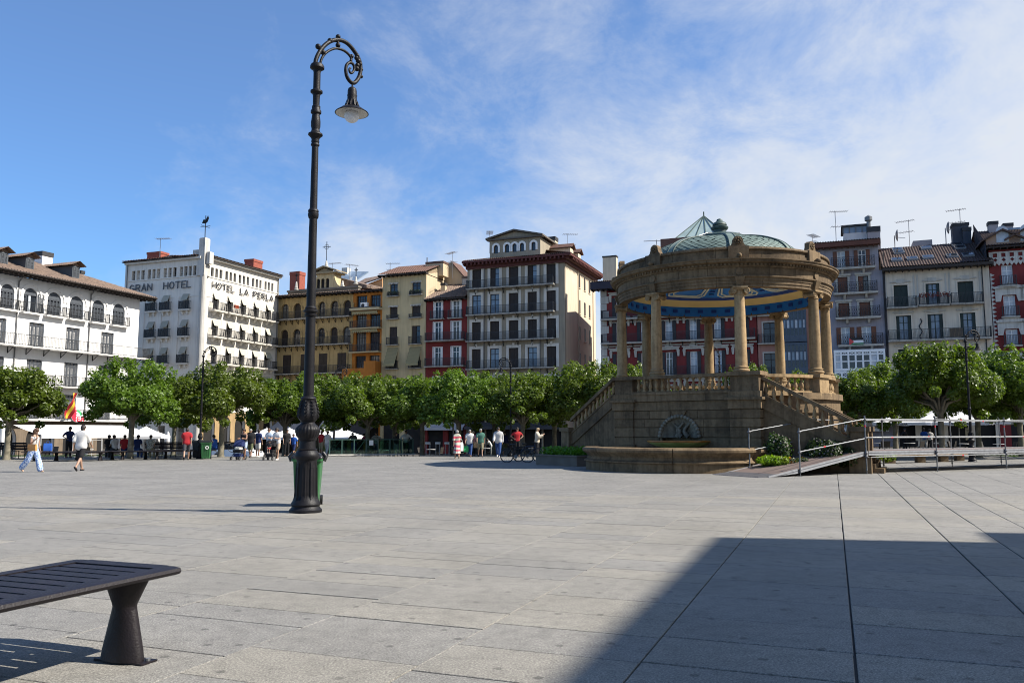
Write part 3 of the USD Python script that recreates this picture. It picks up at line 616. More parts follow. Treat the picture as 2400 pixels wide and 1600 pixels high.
# the lower rows have four wide doors: cut as their own dark recessed openings
low = [(b.px(*C5(a, 1350))[0], b.px(*C5(c, 1350))[0]) for a, c in ((112, 203), (308, 400), (510, 607), (718, 818))]
for a, c in low:
    for j in (2, 3):
        z0_, z1_ = b.zr[j]
        m = MB(); panel_leaf(m, a, (a + c) / 2 - .01, -.012, z1_, z0_); b.add('shutter', m, BROWN_SHUT)
        m = MB(); panel_leaf(m, (a + c) / 2 + .01, c, -.012, z1_, z0_); b.add('shutter', m, BROWN_SHUT)
        m = MB(); P = sbox(a, z1_, c, z0_); m.front(P.buffer(.22, join_style=2).difference(P).intersection(sbox(a - 1, z1_, c + 1, z0_ + 1)), -.1, -.002); b.add('surround', m, YELLOW)
for j in (0, 1):
    for i, w in enumerate(b.W[j]):
        if not w: continue
        window(b, *w, arch=True, shut='closed' if (i + j) % 4 == 1 else None, pane=PANE, frame=BROWN_SHUT, surround=.2, s_mat=YELLOW, depth=.3)
        m = MB(); zs_ = w[3] - (w[1] - w[0]) / 2
        for x in (w[0] - .28, w[1] + .28): m.box(x - .2, x + .2, -.09, -.052, w[2], zs_ - .1); m.box(x - .26, x + .26, -.13, -.052, zs_ - .1, zs_ + .1)
        b.add('pilaster_pair', m, YELLOW)
for j in (0, 1, 2): balcony(b, .1, b.xR - .2, b.zr[j][1] - .03, .8, 1.0, brackets=12)
gable_roof(b, 0, b.xR, -1.1, b.ztop + .15, 1.4, b.ztop + .55, ROOF_GREY, 0, back=12, rows=5)
m = MB(); zp = b.px(*C5(700, 465))[1]; m.box(.6, b.xR - .2, 1.5, 2.1, b.ztop + .2, zp - .25); m.box(.5, b.xR - .1, 1.35, 2.25, zp - .25, zp); b.add('parapet', m, M('mossy_parapet_stone', (0.17, .15, .12), .9, .3, 1.2, .3))
cx = b.px(*C5(508, 300))[0]; x0, x1 = b.px(*C5(412, 420))[0], b.px(*C5(606, 420))[0]; zb_, zt_, za = zp - .3, b.px(*C5(508, 300))[1], b.px(*C5(508, 236))[1]
bel = [(b.px(*C5(c - 19, 430))[0], b.px(*C5(c + 19, 430))[0]) for c in (433, 483, 535)]
BW = [arch_poly(a, c, b.px(*C5(535, 500))[1], b.px(*C5(535, 368))[1]) for a, c in bel]
m = MB(); m.front(sbox(x0, zb_, x1, zt_).difference(unary_union(BW)), 1.5, 1.9); m.box(x0, x1, 1.902, 3.4, zb_, zt_)
for s_ in (-1, 1):   # side scrolls
    xe = x1 if s_ > 0 else x0; a = np.linspace(0, np.pi / 2, 9); L, Hh = 1.7, 2.6
    P = Polygon([(xe, zb_)] + [(xe + s_ * L * (1 - math.sin(t)), zb_ + .1 + Hh * (1 - math.cos(t))) for t in a][::1]); m.front(P.buffer(0), 1.55, 1.95)
bg = b.add('bell_gable', m, CREAM)
for P in BW:
    m = MB(); m.front(P, 1.7, 1.75); b.add('bell_opening', m, DARKROOM, bg)
m = MB(); m.front(Polygon([(x0 - .1, zt_), (x1 + .1, zt_), (cx, za - .25)]), 1.45, 3.4); m.box(x0 - .5, x1 + .5, 1.1, 3.6, zt_ - .25, zt_ - .02)
for s_ in (-1, 1):
    xe = cx + s_ * (x1 - cx + .75); m.hexa([(xe, 1.0, zt_), (xe, 3.7, zt_), (cx, 3.7, za - .12), (cx, 1.0, za - .12)][::s_], [(xe, 1.0, zt_ + .14), (xe, 3.7, zt_ + .14), (cx, 3.7, za + .06), (cx, 1.0, za + .06)][::s_])
b.add('gable_cornice', m, M('weathered_cornice', (0.28, .22, .13), .85, .2, 2, .2), bg)
def obelisk(px_, yb, yt, cross):
    x = b.px(*C5(px_, yb))[0]; z0, z1 = b.px(*C5(px_, yb))[1], b.px(*C5(px_, yt))[1]; h = z1 - z0
    m = MB(); m.lathe([(.0, 0), (.32, 0), (.32, h * .12), (.2, h * .16), (.24, h * .3), (.2, h * .36), (.1, h * .92), (.0, h)], 8, (x, 1.8, z0)); o = b.add('finial', m, PALE_STONE)
    if cross:
        m = MB(); c = cross; m.tube([(x, 1.8, z1 - .05), (x, 1.8, z1 + c)], .05, 5); m.tube([(x - c * .24, 1.8, z1 + c * .72), (x + c * .24, 1.8, z1 + c * .72)], .05, 5)
        a = np.linspace(0, 2 * np.pi, 13); m.tube(np.stack([x + c * .13 * np.cos(a), np.full(13, 1.8), z1 + c * .72 + c * .13 * np.sin(a)], 1), .03, 4, False)
        b.add('iron_cross', m, IRON, o)
obelisk(510, 236, 165, 2.7); obelisk(172, 498, 400, 1.2); obelisk(843, 432, 340, 1.2); obelisk(692, 458, 390, 0); obelisk(315, 478, 400, 0)
chimney(b, b.pd(*C5(272, 400), 6.5)[0], 6.5, b.ztop - 1, b.pd(*C5(272, 325), 6.5)[1], 1.7, 1.4, BRICK_RED, BRICK_RED, .5)
aerial(b, b.pd(*C5(660, 300), 5)[0], 5, zp - 1, b.pd(*C5(660, 218), 5)[1], 0, .1); aerial(b, b.pd(*C5(850, 300), 6)[0], 6, zp - 1, b.pd(*C5(850, 232), 6)[1], 0, 1)
m = MB(); m.hexa([(x1, 3.4, zp), (b.xR, 3.4, zp), (b.xR, 8, zp + .3), (x1, 8, zp + .3)], [(x1, 3.4, zt_ - .6), (b.xR, 3.4, zp + .4), (b.xR, 8, zp + .8), (x1, 8, zt_ - .4)]); b.add('rear_roof', m, ROOF_GREY)
m = MB(); m.box(.6, x0 - .4, 4, 9, zp - .6, zp + .6); b.add('rear_roof', m, ROOF_TILE)
# ------------------------------------------------------------------ white corner hotel
def C4(x, y): return 280 + x / 3.92, 500 + y / 3.92
HOTEL_WHITE = M('hotel_white_plaster', (0.64, 0.605, 0.54), .85, .05, .4, .1, streak=.07)
HOTEL_STONE = M('hotel_corner_stone', (0.48, 0.46, 0.42), .85, .1, 1, .15, streak=.2)
AWN_PALE = M('pale_canvas_blind', (0.38, 0.37, 0.30), .9, .06, 2, .1)
LETTER = M('dark_metal_letter', (0.075, 0.075, 0.08), .45, .1, 3, 0, metal=.3)
ARCADE_STONE = M('ochre_arcade_stone', (0.34, 0.235, 0.115), .85, .12, 1.2, .2, streak=.15)
H = House('white_hotel', 'white corner hotel with metal letters, pale blinds and corner pillar with weather vane', 475, 700, HC, ANG_V)
L = H                                        # lit front along the left side of the square
G = object.__new__(House); G.ang = ANG_U; G.d = np.array([math.cos(math.radians(ANG_U)), math.sin(math.radians(ANG_U))]); G.Q = H.Q.copy()
xw = 14.9
zpar = L.px(*C4(870, 415))[1]; zband = L.px(*C4(860, 592))[1]
cols = [(858, 910), (995, 1040), (1117, 1162), (1237, 1280), (1350, 1392)]; xc = [tuple(L.px(*C4(c, 890))[0] for c in q) for q in cols]
z_r = [(L.px(*C4(858, a))[1], L.px(*C4(858, c))[1]) for a, c in ((735, 888), (980, 1130), (1218, 1372))]
z_r += [(z_r[2][0] - 3.3, z_r[2][1] - 3.3), (z_r[2][0] - 6.5, z_r[2][1] - 6.5)]
grp = [((840, 866), (880, 906), (919, 946)), ((973, 1000), (1012, 1036), (1049, 1074)), ((1097, 1122), (1135, 1158), (1171, 1194)), ((1220, 1242), (1254, 1276), (1288, 1308)), ((1336, 1356), (1366, 1386), (1398, 1418))]
lz = (L.px(*C4(866, 500))[1], L.px(*C4(866, 588))[1])
log = [(L.px(*C4(a, 560))[0], L.px(*C4(c, 560))[0]) for g_ in grp for a, c in g_]
arc = [(.9 + 2.85 * k, 2.9 + 2.85 * k, -1.4, 3.4) for k in range(5)]
facade(L, .3, xw, -1.5, zpar, [sbox(a, lz[1], c, lz[0]) for a, c in log] + [hole(a, c, q[1], q[0]) for a, c in xc for q in z_r[:4]] + [arch_poly(*q) for q in arc], HOTEL_WHITE, 13.0)
for a, c in log:
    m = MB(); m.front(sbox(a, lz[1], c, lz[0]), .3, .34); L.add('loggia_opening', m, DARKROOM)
def hotel_bay(F, a, c, q, dep=.75, wide=.55, put=None):
    put(lambda: window(F, a, c, q[1], q[0], pane=PANE, frame=DARK_STONE, depth=.3))
def hotel_front(F, xcs, rows, dep, wide):
    for a, c in xcs:
        for q in rows:
            window(F, a, c, q[1], q[0], pane=DARKROOM, frame=DARK_STONE, depth=.34)
            m = MB(); h = .72; m.hexa([(a - .12, -.44, q[0] - h), (c + .12, -.44, q[0] - h), (c + .12, -.02, q[0] + .08), (a - .12, -.02, q[0] + .08)], [(a - .12, -.46, q[0] - h), (c + .12, -.46, q[0] - h), (c + .12, -.04, q[0] + .12), (a - .12, -.04, q[0] + .12)]); F.add('blind', m, AWN_PALE)
            balcony(F, a - wide, c + wide, q[1] - .02, dep, 1.0, .18, slab=HOTEL_WHITE, brackets=2, bracket_mat=HOTEL_WHITE, step=.14 if wide > .5 else .065)
hotel_front(L, xc, z_r[:4], .8, .62)
m = MB(); m.box(.3, xw, -.08, -.003, zband - .02, zband + .12); m.box(.3, xw, -.45, -.003, zpar - .3, zpar - .05); m.box(.3, xw, -.05, -.003, zband - 2.5, zband - 2.38); L.add('string_course', m, HOTEL_WHITE)
for k in range(4):
    xm = (xc[k][1] + xc[k + 1][0]) / 2; m = MB(); m.box(xm - .28, xm + .28, -.045, -.003, z_r[2][1], zband - 2.5); L.add('pilaster', m, HOTEL_WHITE)
m = MB(); m.front(sbox(.3, -1.5, xw + .02, 3.9).difference(unary_union([arch_poly(*q) for q in arc])), -.12, -.004); L.add('arcade', m, ARCADE_STONE)
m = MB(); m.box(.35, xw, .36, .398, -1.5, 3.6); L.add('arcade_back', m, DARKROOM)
L.wallmat = HOTEL_WHITE
gable_roof(L, 1.0, xw, -.7, zpar + .12, 6.5, zpar + .75, ROOF_TILE, 0, rafters=False)
# shaded front towards the viewer, built in its own frame under the same house
sub = UsdGeom.Xform.Define(stage, str(H.t.GetPath()) + '/street_front'); sub.AddRotateZOp().Set(ANG_U - ANG_V)
class Sub(House):
    def __init__(s, prim, G): s.t = prim; s.d, s.Q, s.ang = G.d, G.Q, G.ang
S = Sub(sub.GetPrim(), G); S.wallmat = HOTEL_WHITE
# in this frame x grows to the viewer's right and the pillar corner is x = 0, so the front lies at negative x
gx = [tuple(S.px(*C4(c, 850))[0] for c in q) for q in ((283, 326), (410, 456), (588, 632))]; gx.insert(0, (gx[0][0] - 3.2, gx[0][1] - 3.3))
gz = [(S.px(*C4(610, a))[1], S.px(*C4(610, c))[1]) for a, c in ((748, 880), (985, 1125), (1232, 1372))]; gz.append((gz[2][0] - 3.3, gz[2][1] - 3.3))
lg = [(S.px(*C4(a, 560))[0], S.px(*C4(c, 560))[0]) for g_ in (((115, 145), (158, 188), (201, 231)), ((260, 288), (302, 330), (343, 372)), ((405, 434), (448, 478), (492, 522)), ((553, 582), (593, 623), (635, 662), (676, 703))) for a, c in g_]
lgz = (S.px(*C4(600, 488))[1], S.px(*C4(600, 578))[1]); xL = S.px(*C4(60, 560))[0]
facade(S, xL, -.3, -1.5, zpar, [sbox(a, lgz[1], c, lgz[0]) for a, c in lg] + [hole(a, c, q[1], q[0]) for a, c in gx for q in gz[:3]] + [sbox(a - .2, -1.4, c + .2, 2.2) for a, c in gx], HOTEL_WHITE, 0)
for a, c in lg:
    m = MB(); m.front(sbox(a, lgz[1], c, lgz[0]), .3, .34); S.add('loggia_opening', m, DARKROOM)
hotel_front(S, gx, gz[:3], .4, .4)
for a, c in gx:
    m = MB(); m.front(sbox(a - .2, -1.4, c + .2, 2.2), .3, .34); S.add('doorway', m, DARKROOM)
m = MB(); m.box(xL, -.3, -.08, -.003, zband - .02, zband + .12); m.box(xL, -.3, -.35, -.003, zpar - .3, zpar - .05); m.box(xL, -.3, -.05, -.003, zband - 2.5, zband - 2.38); S.add('string_course', m, HOTEL_WHITE)
for k in range(3):
    xm = (gx[k][1] + gx[k + 1][0]) / 2; m = MB(); m.box(xm - .4, xm + .4, -.05, -.003, gz[2][1], zband - 2.5); S.add('pilaster', m, HOTEL_WHITE)
gable_roof(S, xL, -1.0, -.6, zpar + .12, 3.5, zpar + .55, ROOF_TILE, .2, rafters=False, back=4.5)
downpipe(S, xL + .3, 0, zpar)
chimney(S, xL + 1.8, 3.4, zpar + .1, zpar + 1.9, 2.3, 1.4, BRICK_RED, BRICK_RED, .3); aerial(S, xL + 3, 2.5, zpar + .4, zpar + 3.6, 0, .2)
# corner pillar, weather vane
zp = S.px(*C4(785, 222))[1]
m = MB(); m.box(-.85, .25, -.25, .85, zband, zp - 3.4); m.box(-.75, .15, -.15, .75, zp - 3.4, zp - .1); m.box(-.68, .08, -.08, .68, zp - .1, zp)
m.lathe([(.42, -1.5), (.42, zband)], 16, (-.12, .12, 0)); m.box(-1.9, -.852, .1, .8, zpar - 1, zpar + .9); m.box(.252, .75, .1, .8, zpar - 1, zpar + .5)
pl = S.add('corner_pillar', m, HOTEL_STONE)
m = MB(); zt = S.px(*C4(795, 14))[1]; m.tube([(-.3, .3, zp), (-.3, .3, zt)], .05, 6); h = zt - zp
for dx, dy in ((1, 0), (0, 1)): m.tube([(-.3 - .75 * dx, .3 - .75 * dy, zp + h * .52), (-.3 + .75 * dx, .3 + .75 * dy, zp + h * .52)], .035, 5)
P = Polygon([(-.55, 0), (-.3, .5), (.0, .35), (.35, .9), (.5, .55), (.3, .1), (0, -.1)]); m.front(affinity.translate(P, -.3, zp + h * .68), .28, .33); S.add('weather_vane', m, IRON, pl)
m = MB(); m.lathe([(.5, 0), (.5, .9), (.35, 1.15), (0, 1.25)], 14, (-1.5, 1.6, zpar + .2)); S.add('roof_turret', m, HOTEL_STONE)
m = MB(); m.lathe([(0, .9), (.35, .8), (.7, .4), (.8, 0)], 14, (3.2, 2.2, zpar + .3)); L.add('satellite_dish', m, WHITE_PAINT)
cx_ = L.px(*C4(1352, 500))[0]; chimney(L, cx_, 2.2, zpar - .2, L.px(*C4(1352, 440))[1] + .3, 1.9, 1.5, BRICK_RED, BRICK_RED, .35)
m = MB(); m.tube([(xw - .3, -.12, 0), (xw - .3, -.12, zpar - .4)], .07, 6); L.add('downpipe', m, ZINC)
_arc = lambda cx, cy, rx, ry, a0, a1: LineString([(cx + rx * math.cos(t), cy + ry * math.sin(t)) for t in np.linspace(a0, a1, 17)])
from shapely.geometry import LineString, MultiLineString
LS = lambda *p: LineString(p)
GLYPH = {k: MultiLineString(v) for k, v in {'G': [_arc(.5, .5, .5, .5, .8, 5.9), LS((.97, .42), (.6, .42))], 'R': [LS((0, 0), (0, 1), (.6, 1)), _arc(.6, .75, .35, .25, -1.57, 1.57), LS((0, .5), (.6, .5)), LS((.45, .5), (.95, 0))], 'A': [LS((0, 0), (.5, 1), (1, 0)), LS((.2, .33), (.8, .33))], 'N': [LS((0, 0), (0, 1)), LS((0, 1), (1, 0)), LS((1, 0), (1, 1))], 'H': [LS((0, 0), (0, 1)), LS((1, 0), (1, 1)), LS((0, .5), (1, .5))], 'O': [_arc(.5, .5, .5, .5, 0, 6.2832)], 'T': [LS((0, 1), (1, 1)), LS((.5, 0), (.5, 1))], 'E': [LS((0, 0), (0, 1)), LS((0, 0), (1, 0)), LS((0, .5), (.8, .5)), LS((0, 1), (1, 1))], 'L': [LS((0, 1), (0, 0), (1, 0))], 'P': [LS((0, 0), (0, 1), (.6, 1)), _arc(.6, .73, .35, .27, -1.57, 1.57), LS((0, .46), (.6, .46))]}.items()}
def letters(F, s, x0, x1, z0, z1):
    """Separate standing letters spread evenly from x0 to x1."""
    adv = {' ': .75, 'I': .4, 'L': .8, 'E': .85}; tot = sum(adv.get(c, 1.0) for c in s); k = (x1 - x0) / tot; x = x0
    for c in s:
        w = adv.get(c, 1.0) * k
        if c != ' ':
            P = affinity.translate(affinity.scale(GLYPH[c], w * .70, z1 - z0, origin=(0, 0)), x, z0)
            F.add('letter', MB().front(unary_union([q.buffer((z1 - z0) * .062, cap_style=3, join_style=2) for q in P.geoms]), -.20, -.10), LETTER)
        x += w
gz0, gz1 = S.px(*C4(500, 690))[1], S.px(*C4(500, 632))[1]
letters(S, 'GRAN', S.px(*C4(105, 680))[0], S.px(*C4(322, 680))[0], gz0, gz1); letters(S, 'HOTEL', S.px(*C4(414, 670))[0], S.px(*C4(672, 660))[0], gz0, gz1)
lz0 = L.px(*C4(900, 692))[1]; lz1 = L.px(*C4(900, 640))[1]
letters(L, 'HOTEL', L.px(*C4(848, 670))[0], L.px(*C4(1058, 700))[0], lz0, lz1); letters(L, 'LA', L.px(*C4(1103, 730))[0], L.px(*C4(1190, 740))[0], lz0, lz1); letters(L, 'PERLA', L.px(*C4(1222, 760))[0], L.px(*C4(1416, 800))[0], lz0, lz1)
m = MB(); m.box(xc[1][0] + .5, xc[1][1] + .3, -.7, -.5, z_r[0][1] + .7, z_r[0][1] + 1.1); L.add('balcony_plant', m, M('red_balcony_flowers', (0.5, .08, .02), .8, .3, 9, .3))
# ------------------------------------------------------------------ white house with arched top windows on the left
def CL(x, y): return x / 4.9, 540 + y / 4.9
def CM(x, y): return x / 2.45, 480 + y / 2.45
WHITE_WALL = M('whitewash', (0.68, 0.67, 0.65), .85, .03, .4, .08, streak=.04)
GREY_SHUT = M('grey_louvre_paint', (0.055, 0.063, 0.075), .6, .12, 3, .05)
Qw = HC - V * 9.9
b = House('white_arcaded_house', 'white house with round arched top windows, grey louvred shutters and three roof dormers', 325, 760, Qw, ANG_V); b.wallmat = WHITE_WALL
x0 = b.px(0, 800)[0] - 6.0; zt = b.px(*CL(1560, 785))[1]; zw = zt
ar = [(-5, 155), (265, 425), (540, 697), (800, 955), (1058, 1200), (1298, 1436)]
xa = [(b.px(*CL(a, 900))[0], b.px(*CL(c, 900))[0]) for a, c in ar]
za = (b.px(*CL(1368, 843))[1], b.px(*CL(1368, 1095))[1])
xs_ = [xa[0][0] - (xa[1][0] - xa[0][0]), xa[0][1] - (xa[1][0] - xa[0][0])]; xa = [tuple(xs_)] + xa
wr = [(-140 * 1.0, -0), (325, 500), (755, 912), (1160, 1305)]
xr = [(b.px(*CL(-95, 1200))[0], b.px(*CL(65, 1200))[0])] + [(b.px(*CL(a, 1250))[0], b.px(*CL(c, 1250))[0]) for a, c in wr[1:]]
zr = [(b.px(*CL(1230, 1170))[1], b.px(*CL(1230, 1432))[1])]
st = zr[0][1] - b.px(*CM(400, 1045))[1]
zr += [(b.px(*CM(400, 905))[1], b.px(*CM(400, 1045))[1]), (b.px(*CM(390, 1090))[1], b.px(*CM(390, 1232))[1])]
arc = [(x0 + 1.0 + 4.1 * k, x0 + 4.1 + 4.1 * k, -1.5, 2.3) for k in range(5) if x0 + 4.1 + 4.1 * k < -.5]
hs = [arch_poly(a, c, za[1], za[0]) for a, c in xa] + [hole(a, c, q[1], q[0]) for a, c in xr for q in zr] + [arch_poly(*q) for q in arc]
facade(b, x0, 0, -1.6, zw, hs, WHITE_WALL, 12)
m = MB(); m.front(sbox(x0, -1.6, 0, 2.55).difference(unary_union([arch_poly(*q) for q in arc])), -.1, -.004); b.add('arcade', m, M('dark_arcade_stone', (.15, .115, .08), .85, .15, 1.2, .2, streak=.15))  # shade under the awning is put into this darker stone colour
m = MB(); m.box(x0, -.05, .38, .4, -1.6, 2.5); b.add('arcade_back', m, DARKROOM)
def leafset(a, c, z1, z0, n, y=.15, top=None):
    w = (c - a) / n
    for k in range(n):
        m = MB(); louvers(m, a + w * k + .012, a + w * (k + 1) - .012, y, z1 + .02, z0 - .02, .11); b.add('shutter', m, GREY_SHUT)
for i, (a, c) in enumerate(xa):
    P = arch_poly(a, c, za[1], za[0]); r = (c - a) / 2; zs_ = za[0] - r
    m = MB(); S_ = P.buffer(.42).difference(P.buffer(.28)).intersection(sbox(a - 1, zs_ - .1, c + 1, za[0] + 1)); m.front(S_, -.09, -.003); b.add('arch_moulding', m, WHITE_WALL)
    m = MB(); m.front(P.difference(sbox(a, za[1], c, zs_ + .05)), .12, .16); f = b.add('fanlight', m, GREY_SHUT)
    m = MB(); m.front(P, .22, .25); b.add('pane', m, PANE, f)
    if i == 2:
        m = MB(); louvers(m, a + .02, a + (c - a) * .25, .15, za[1] + .02, zs_, .11); b.add('shutter', m, GREY_SHUT)
        m = MB(); louvers(m, c + .03, c + .62, -.02, za[1] + .02, zs_ + .3, .11); b.add('shutter', m, GREY_SHUT)
        m = MB(); m.box(a + (c - a) * .42, a + (c - a) * .58, .16, .2, za[1], zs_); b.add('curtain', m, CURTAIN)
    else: leafset(a + .02, c - .02, za[1], zs_ + .05, 4)
    balcony(b, a - .28, c + .28, za[1] - .02, .45, .95, .14, slab=WHITE_WALL, step=.16)
for j, (z0_, z1_) in enumerate(zr):
    for a, c in xr: leafset(a, c, z1_, z0_, 4)
    if j == 0: balcony(b, x0 + .1, .75, z1_ - .02, 1.05, 1.05, .13, slab=WHITE_WALL, step=.16, brackets=12)
    elif j == 1:
        for a, c in xr: balcony(b, a - .9, c + .9, z1_ - .02, .8, 1.0, .13, slab=WHITE_WALL, step=.16)
    else: balcony(b, x0 + .1, .3, z1_ - .02, .8, 1.0, .16, slab=WHITE_WALL, step=.16)
for px_, py_ in ((100, 660), (519, 620)):
    x = b.px(px_ / 2.45 if px_ > 150 else 100 / 2.45, 700)[0]; downpipe(b, x, 2.6, zw - .4)
    m = MB(); m.tube([(x, -.09, zw - .5), (x, -.5, zw - .1), (x + .3, -1.0, zw + .1)], .07, 6); b.add('gutter_bend', m, ZINC)
# roof with overhang and hip at the right
ov = 1.25; ze = zw + .28; yr_, zr_ = 6.5, ze + 2.9
rf = b.add('roof', corrugate((x0 - 1, x0 - 1), (ov, -6.0), (-ov, ze), (yr_, zr_), .3, .055, 16), ROOF_GREY)
v, f = corrugate((-ov, -ov), (13, 13), (0, ze), (1, zr_), .3, .055, 10).get(); t_ = v[:, 1].copy(); v2 = np.stack([ov - (ov + 6.0) * t_, v[:, 0] * (1 - t_) + yr_ * t_, v[:, 2]], 1); b.add('roof', MB().add(v2, f), ROOF_GREY)
m = MB(); m.box(x0 - 1, ov - .02, -ov + .04, .02, ze - .16, ze - .05); m.box(-.002, ov - .02, .02, 12, ze - .16, ze - .05); m.tube([(x0 - 1, -ov - .02, ze - .06), (ov, -ov - .02, ze - .06)], .08, 6)
for k in range(50):
    x = x0 - .9 + (ov - x0 + .8) * k / 49; m.box(x - .06, x + .06, -ov + .1, -.003, ze - .32, ze - .16)
for k in range(22):
    y = .3 + 11.5 * k / 21; m.box(.003, ov - .1, y - .06, y + .06, ze - .32, ze - .16)
b.add('eave', m, EAVE, rf)
def dormer(pxl, pxr, pyt, pyb, y=.6):
    # front panel in a plane parallel to the facade, y behind it
    P0 = b.Q.copy(); n = np.array([-b.d[1], b.d[0]]); b.Q = P0 + n * y
    xl, zt_ = b.px(*CL(pxl, pyt)); xr2, _ = b.px(*CL(pxr, pyt)); _, zb_ = b.px(*CL((pxl + pxr) / 2, pyb)); b.Q = P0
    m = MB(); m.box(xl, xr2, y, 5.5, zb_ - .3, zt_); d_ = b.add('dormer', m, M('grey_dormer_boards', (0.06, .07, .08), .7, .12, 2, .1))
    m = MB(); louvers(m, xl + .1, (xl + xr2) / 2 - .01, y - .012, zb_ + .05, zt_ - .12, .11); b.add('shutter', m, GREY_SHUT, d_)
    m = MB(); louvers(m, (xl + xr2) / 2 + .01, xr2 - .1, y - .012, zb_ + .05, zt_ - .12, .11); b.add('shutter', m, GREY_SHUT, d_)
    xm = (xl + xr2) / 2; m = MB(); e = .42; h = .5
    for s_ in (-1, 1):
        xe = xm + s_ * (xm - xl + e); vv, ff = corrugate(0, 6.3 - (y - .5) * 0, (0, 0), (1, 1), .3, .04, 3).get()
        q = np.stack([xe + (xm - xe) * vv[:, 1], y - .5 + vv[:, 0] * .85, zt_ + (vv[:, 2]) * h], 1); m.add(q, ff if s_ < 0 else ff[:, ::-1])
    m.front(Polygon([(xl, zt_), (xr2, zt_), (xm, zt_ + h - .08)]), y, y + .2)
    b.add('dormer_roof', m, ROOF_GREY, d_)
dormer(5, 100, 238, 405, .9); dormer(300, 398, 300, 470, .9); dormer(835, 920, 400, 555, .9)
def chim(px0, px1, pt, pb, capf, y):
    P0 = b.Q.copy(); n = np.array([-b.d[1], b.d[0]]); b.Q = P0 + n * y; xl, z1_ = b.px(*CL(px0, pt)); xr2 = b.px(*CL(px1, pt))[0]; z0_ = b.px(*CL(px0, pb))[1]; b.Q = P0
    chimney(b, (xl + xr2) / 2, y + .6, z0_ - 1.5, z1_, xr2 - xl, 1.2, WHITE_WALL, DARK_STONE, (z1_ - z0_) * capf)
chim(490, 612, 235, 425, .27, 5.5); chim(935, 970, 458, 510, .75, 5.5)
# ------------------------------------------------------------------ houses behind the bandstand and to its right
def C7(x, y): return 1350 + x / 2.412, 480 + y / 2.412
def C8(x, y): return 1850 + x / 2.34, 460 + y / 2.34
def C9(x, y): return 1900 + x / 3.646, 470 + y / 3.646
WHITE_TRIM = M('white_stone_trim', (0.45, 0.425, 0.375), .75, .07, 1.5, .1, streak=.12)
PINK = M('pink_plaster', (0.36, 0.19, 0.15), .85, .1, .6, .1, streak=.15)
LILAC = M('lilac_grey_plaster', (0.27, 0.255, 0.285), .85, .08, .6, .1, streak=.12)
IVORY = M('ivory_plaster', (0.62, 0.54, 0.43), .85, .08, .5, .1, streak=.12)
BROWN_WOOD = M('varnished_brown_shutter', (0.13, 0.045, 0.02), .5, .2, 4, .1)
GREEN_SHUT = M('dark_green_shutter', (0.010, 0.022, 0.018), .55, .2, 3, .1)
BLUE_IRON = M('blue_grey_gallery_frame', (0.055, 0.075, 0.10), .55, .15, 2, .05)
# red house with white stone trim, behind the bandstand
pc = [(228, 268), (367, 407), (505, 545), (643, 683), (781, 821), (919, 959)]
b = simple_house('red_house_white_trim', 'red house with white pediments over the windows, behind the bandstand', 1408, 1770, 480 + 440 / 2.412, RED, pc, [(500, 625), (643, 765), (827, 960), (1010, 1130)], C7, 745, 660, depth=13, zb=-1.3)
r_ = random.Random(9)
for j, row in enumerate(b.W):
    for i, w in enumerate(row):
        window(b, *w, frame=WHITE_PAINT, pane=CURTAIN if r_.random() < .62 else PANE, shut='open', shut_mat=DARK_STONE, surround=None)
        m = MB(); x0, x1, zt = w[0] - .75, w[1] + .75, w[3] + .25
        m.box(x0, x1, -.25, -.003, zt, zt + .22); m.box(x0 - .12, x1 + .12, -.36, -.003, zt + .22, zt + .36)
        for x in (x0 + .1, x1 - .1): m.hexa([(x - .1, -.1, zt - .75), (x + .1, -.1, zt - .75), (x + .1, -.003, zt - .75), (x - .1, -.003, zt - .75)], [(x - .17, -.24, zt - .002), (x + .17, -.24, zt - .002), (x + .17, -.003, zt - .002), (x - .17, -.003, zt - .002)])
        if j == 2:
            xm = (x0 + x1) / 2; m.front(Polygon([(xm - .5, zt + .36), (xm + .5, zt + .36), (xm + .28, zt + .75), (xm, zt + .95), (xm - .28, zt + .75)]), -.2, -.003)
        b.add('window_hood', m, WHITE_TRIM)
for j, (z0_, z1_) in enumerate(b.zr[:3]): balcony(b, .2, b.xR - .2, z1_ - .02, .85, 1.0, .16, slab=WHITE_TRIM, brackets=12, step=.12)
for k in range(17):
    m = MB(); z = 3.2 + (b.ztop - 3.4) * k / 17; m.box(-.06, .95 if k % 2 else .7, -.07, -.003, z + .02, z + (b.ztop - 3.4) / 17 - .02); b.add('quoin', m, WHITE_TRIM)
for z0_, z1_ in b.zr[:3]:
    m = MB(); m.box(.96, b.xR, -.06, -.003, z1_ - .5, z1_ - .32); b.add('string_course', m, WHITE_TRIM)
gable_roof(b, 0, b.xR, -1.5, b.ztop + .5, 5.5, b.ztop + 1.6, ROOF_GREY, .9, soffit=M('violet_dark_eave', (0.02, .018, .03), .7, .2, 3, .1), fascia=.9)
for x in (b.pd(*C7(175, 330), 1.6)[0], b.pd(*C7(212, 330), 1.6)[0]):
    zt = b.pd(*C7(190, 296), 1.6)[1]; chimney(b, x, 1.6, b.ztop + .4, zt + .1, .85, .8, PALE_SIDE, DARK_STONE, .18)
m = MB(); p = b.pd(*C7(455, 220), 6); m.tube([(p[0], 6, p[1] - 3), (p[0], 6, p[1] + .5)], .05, 5); m.tube([(p[0] - 1.6, 6, p[1] + .45), (p[0] + 1.6, 6, p[1] + .3)], .04, 4); b.add('aerial', m, AERIAL_MAT)
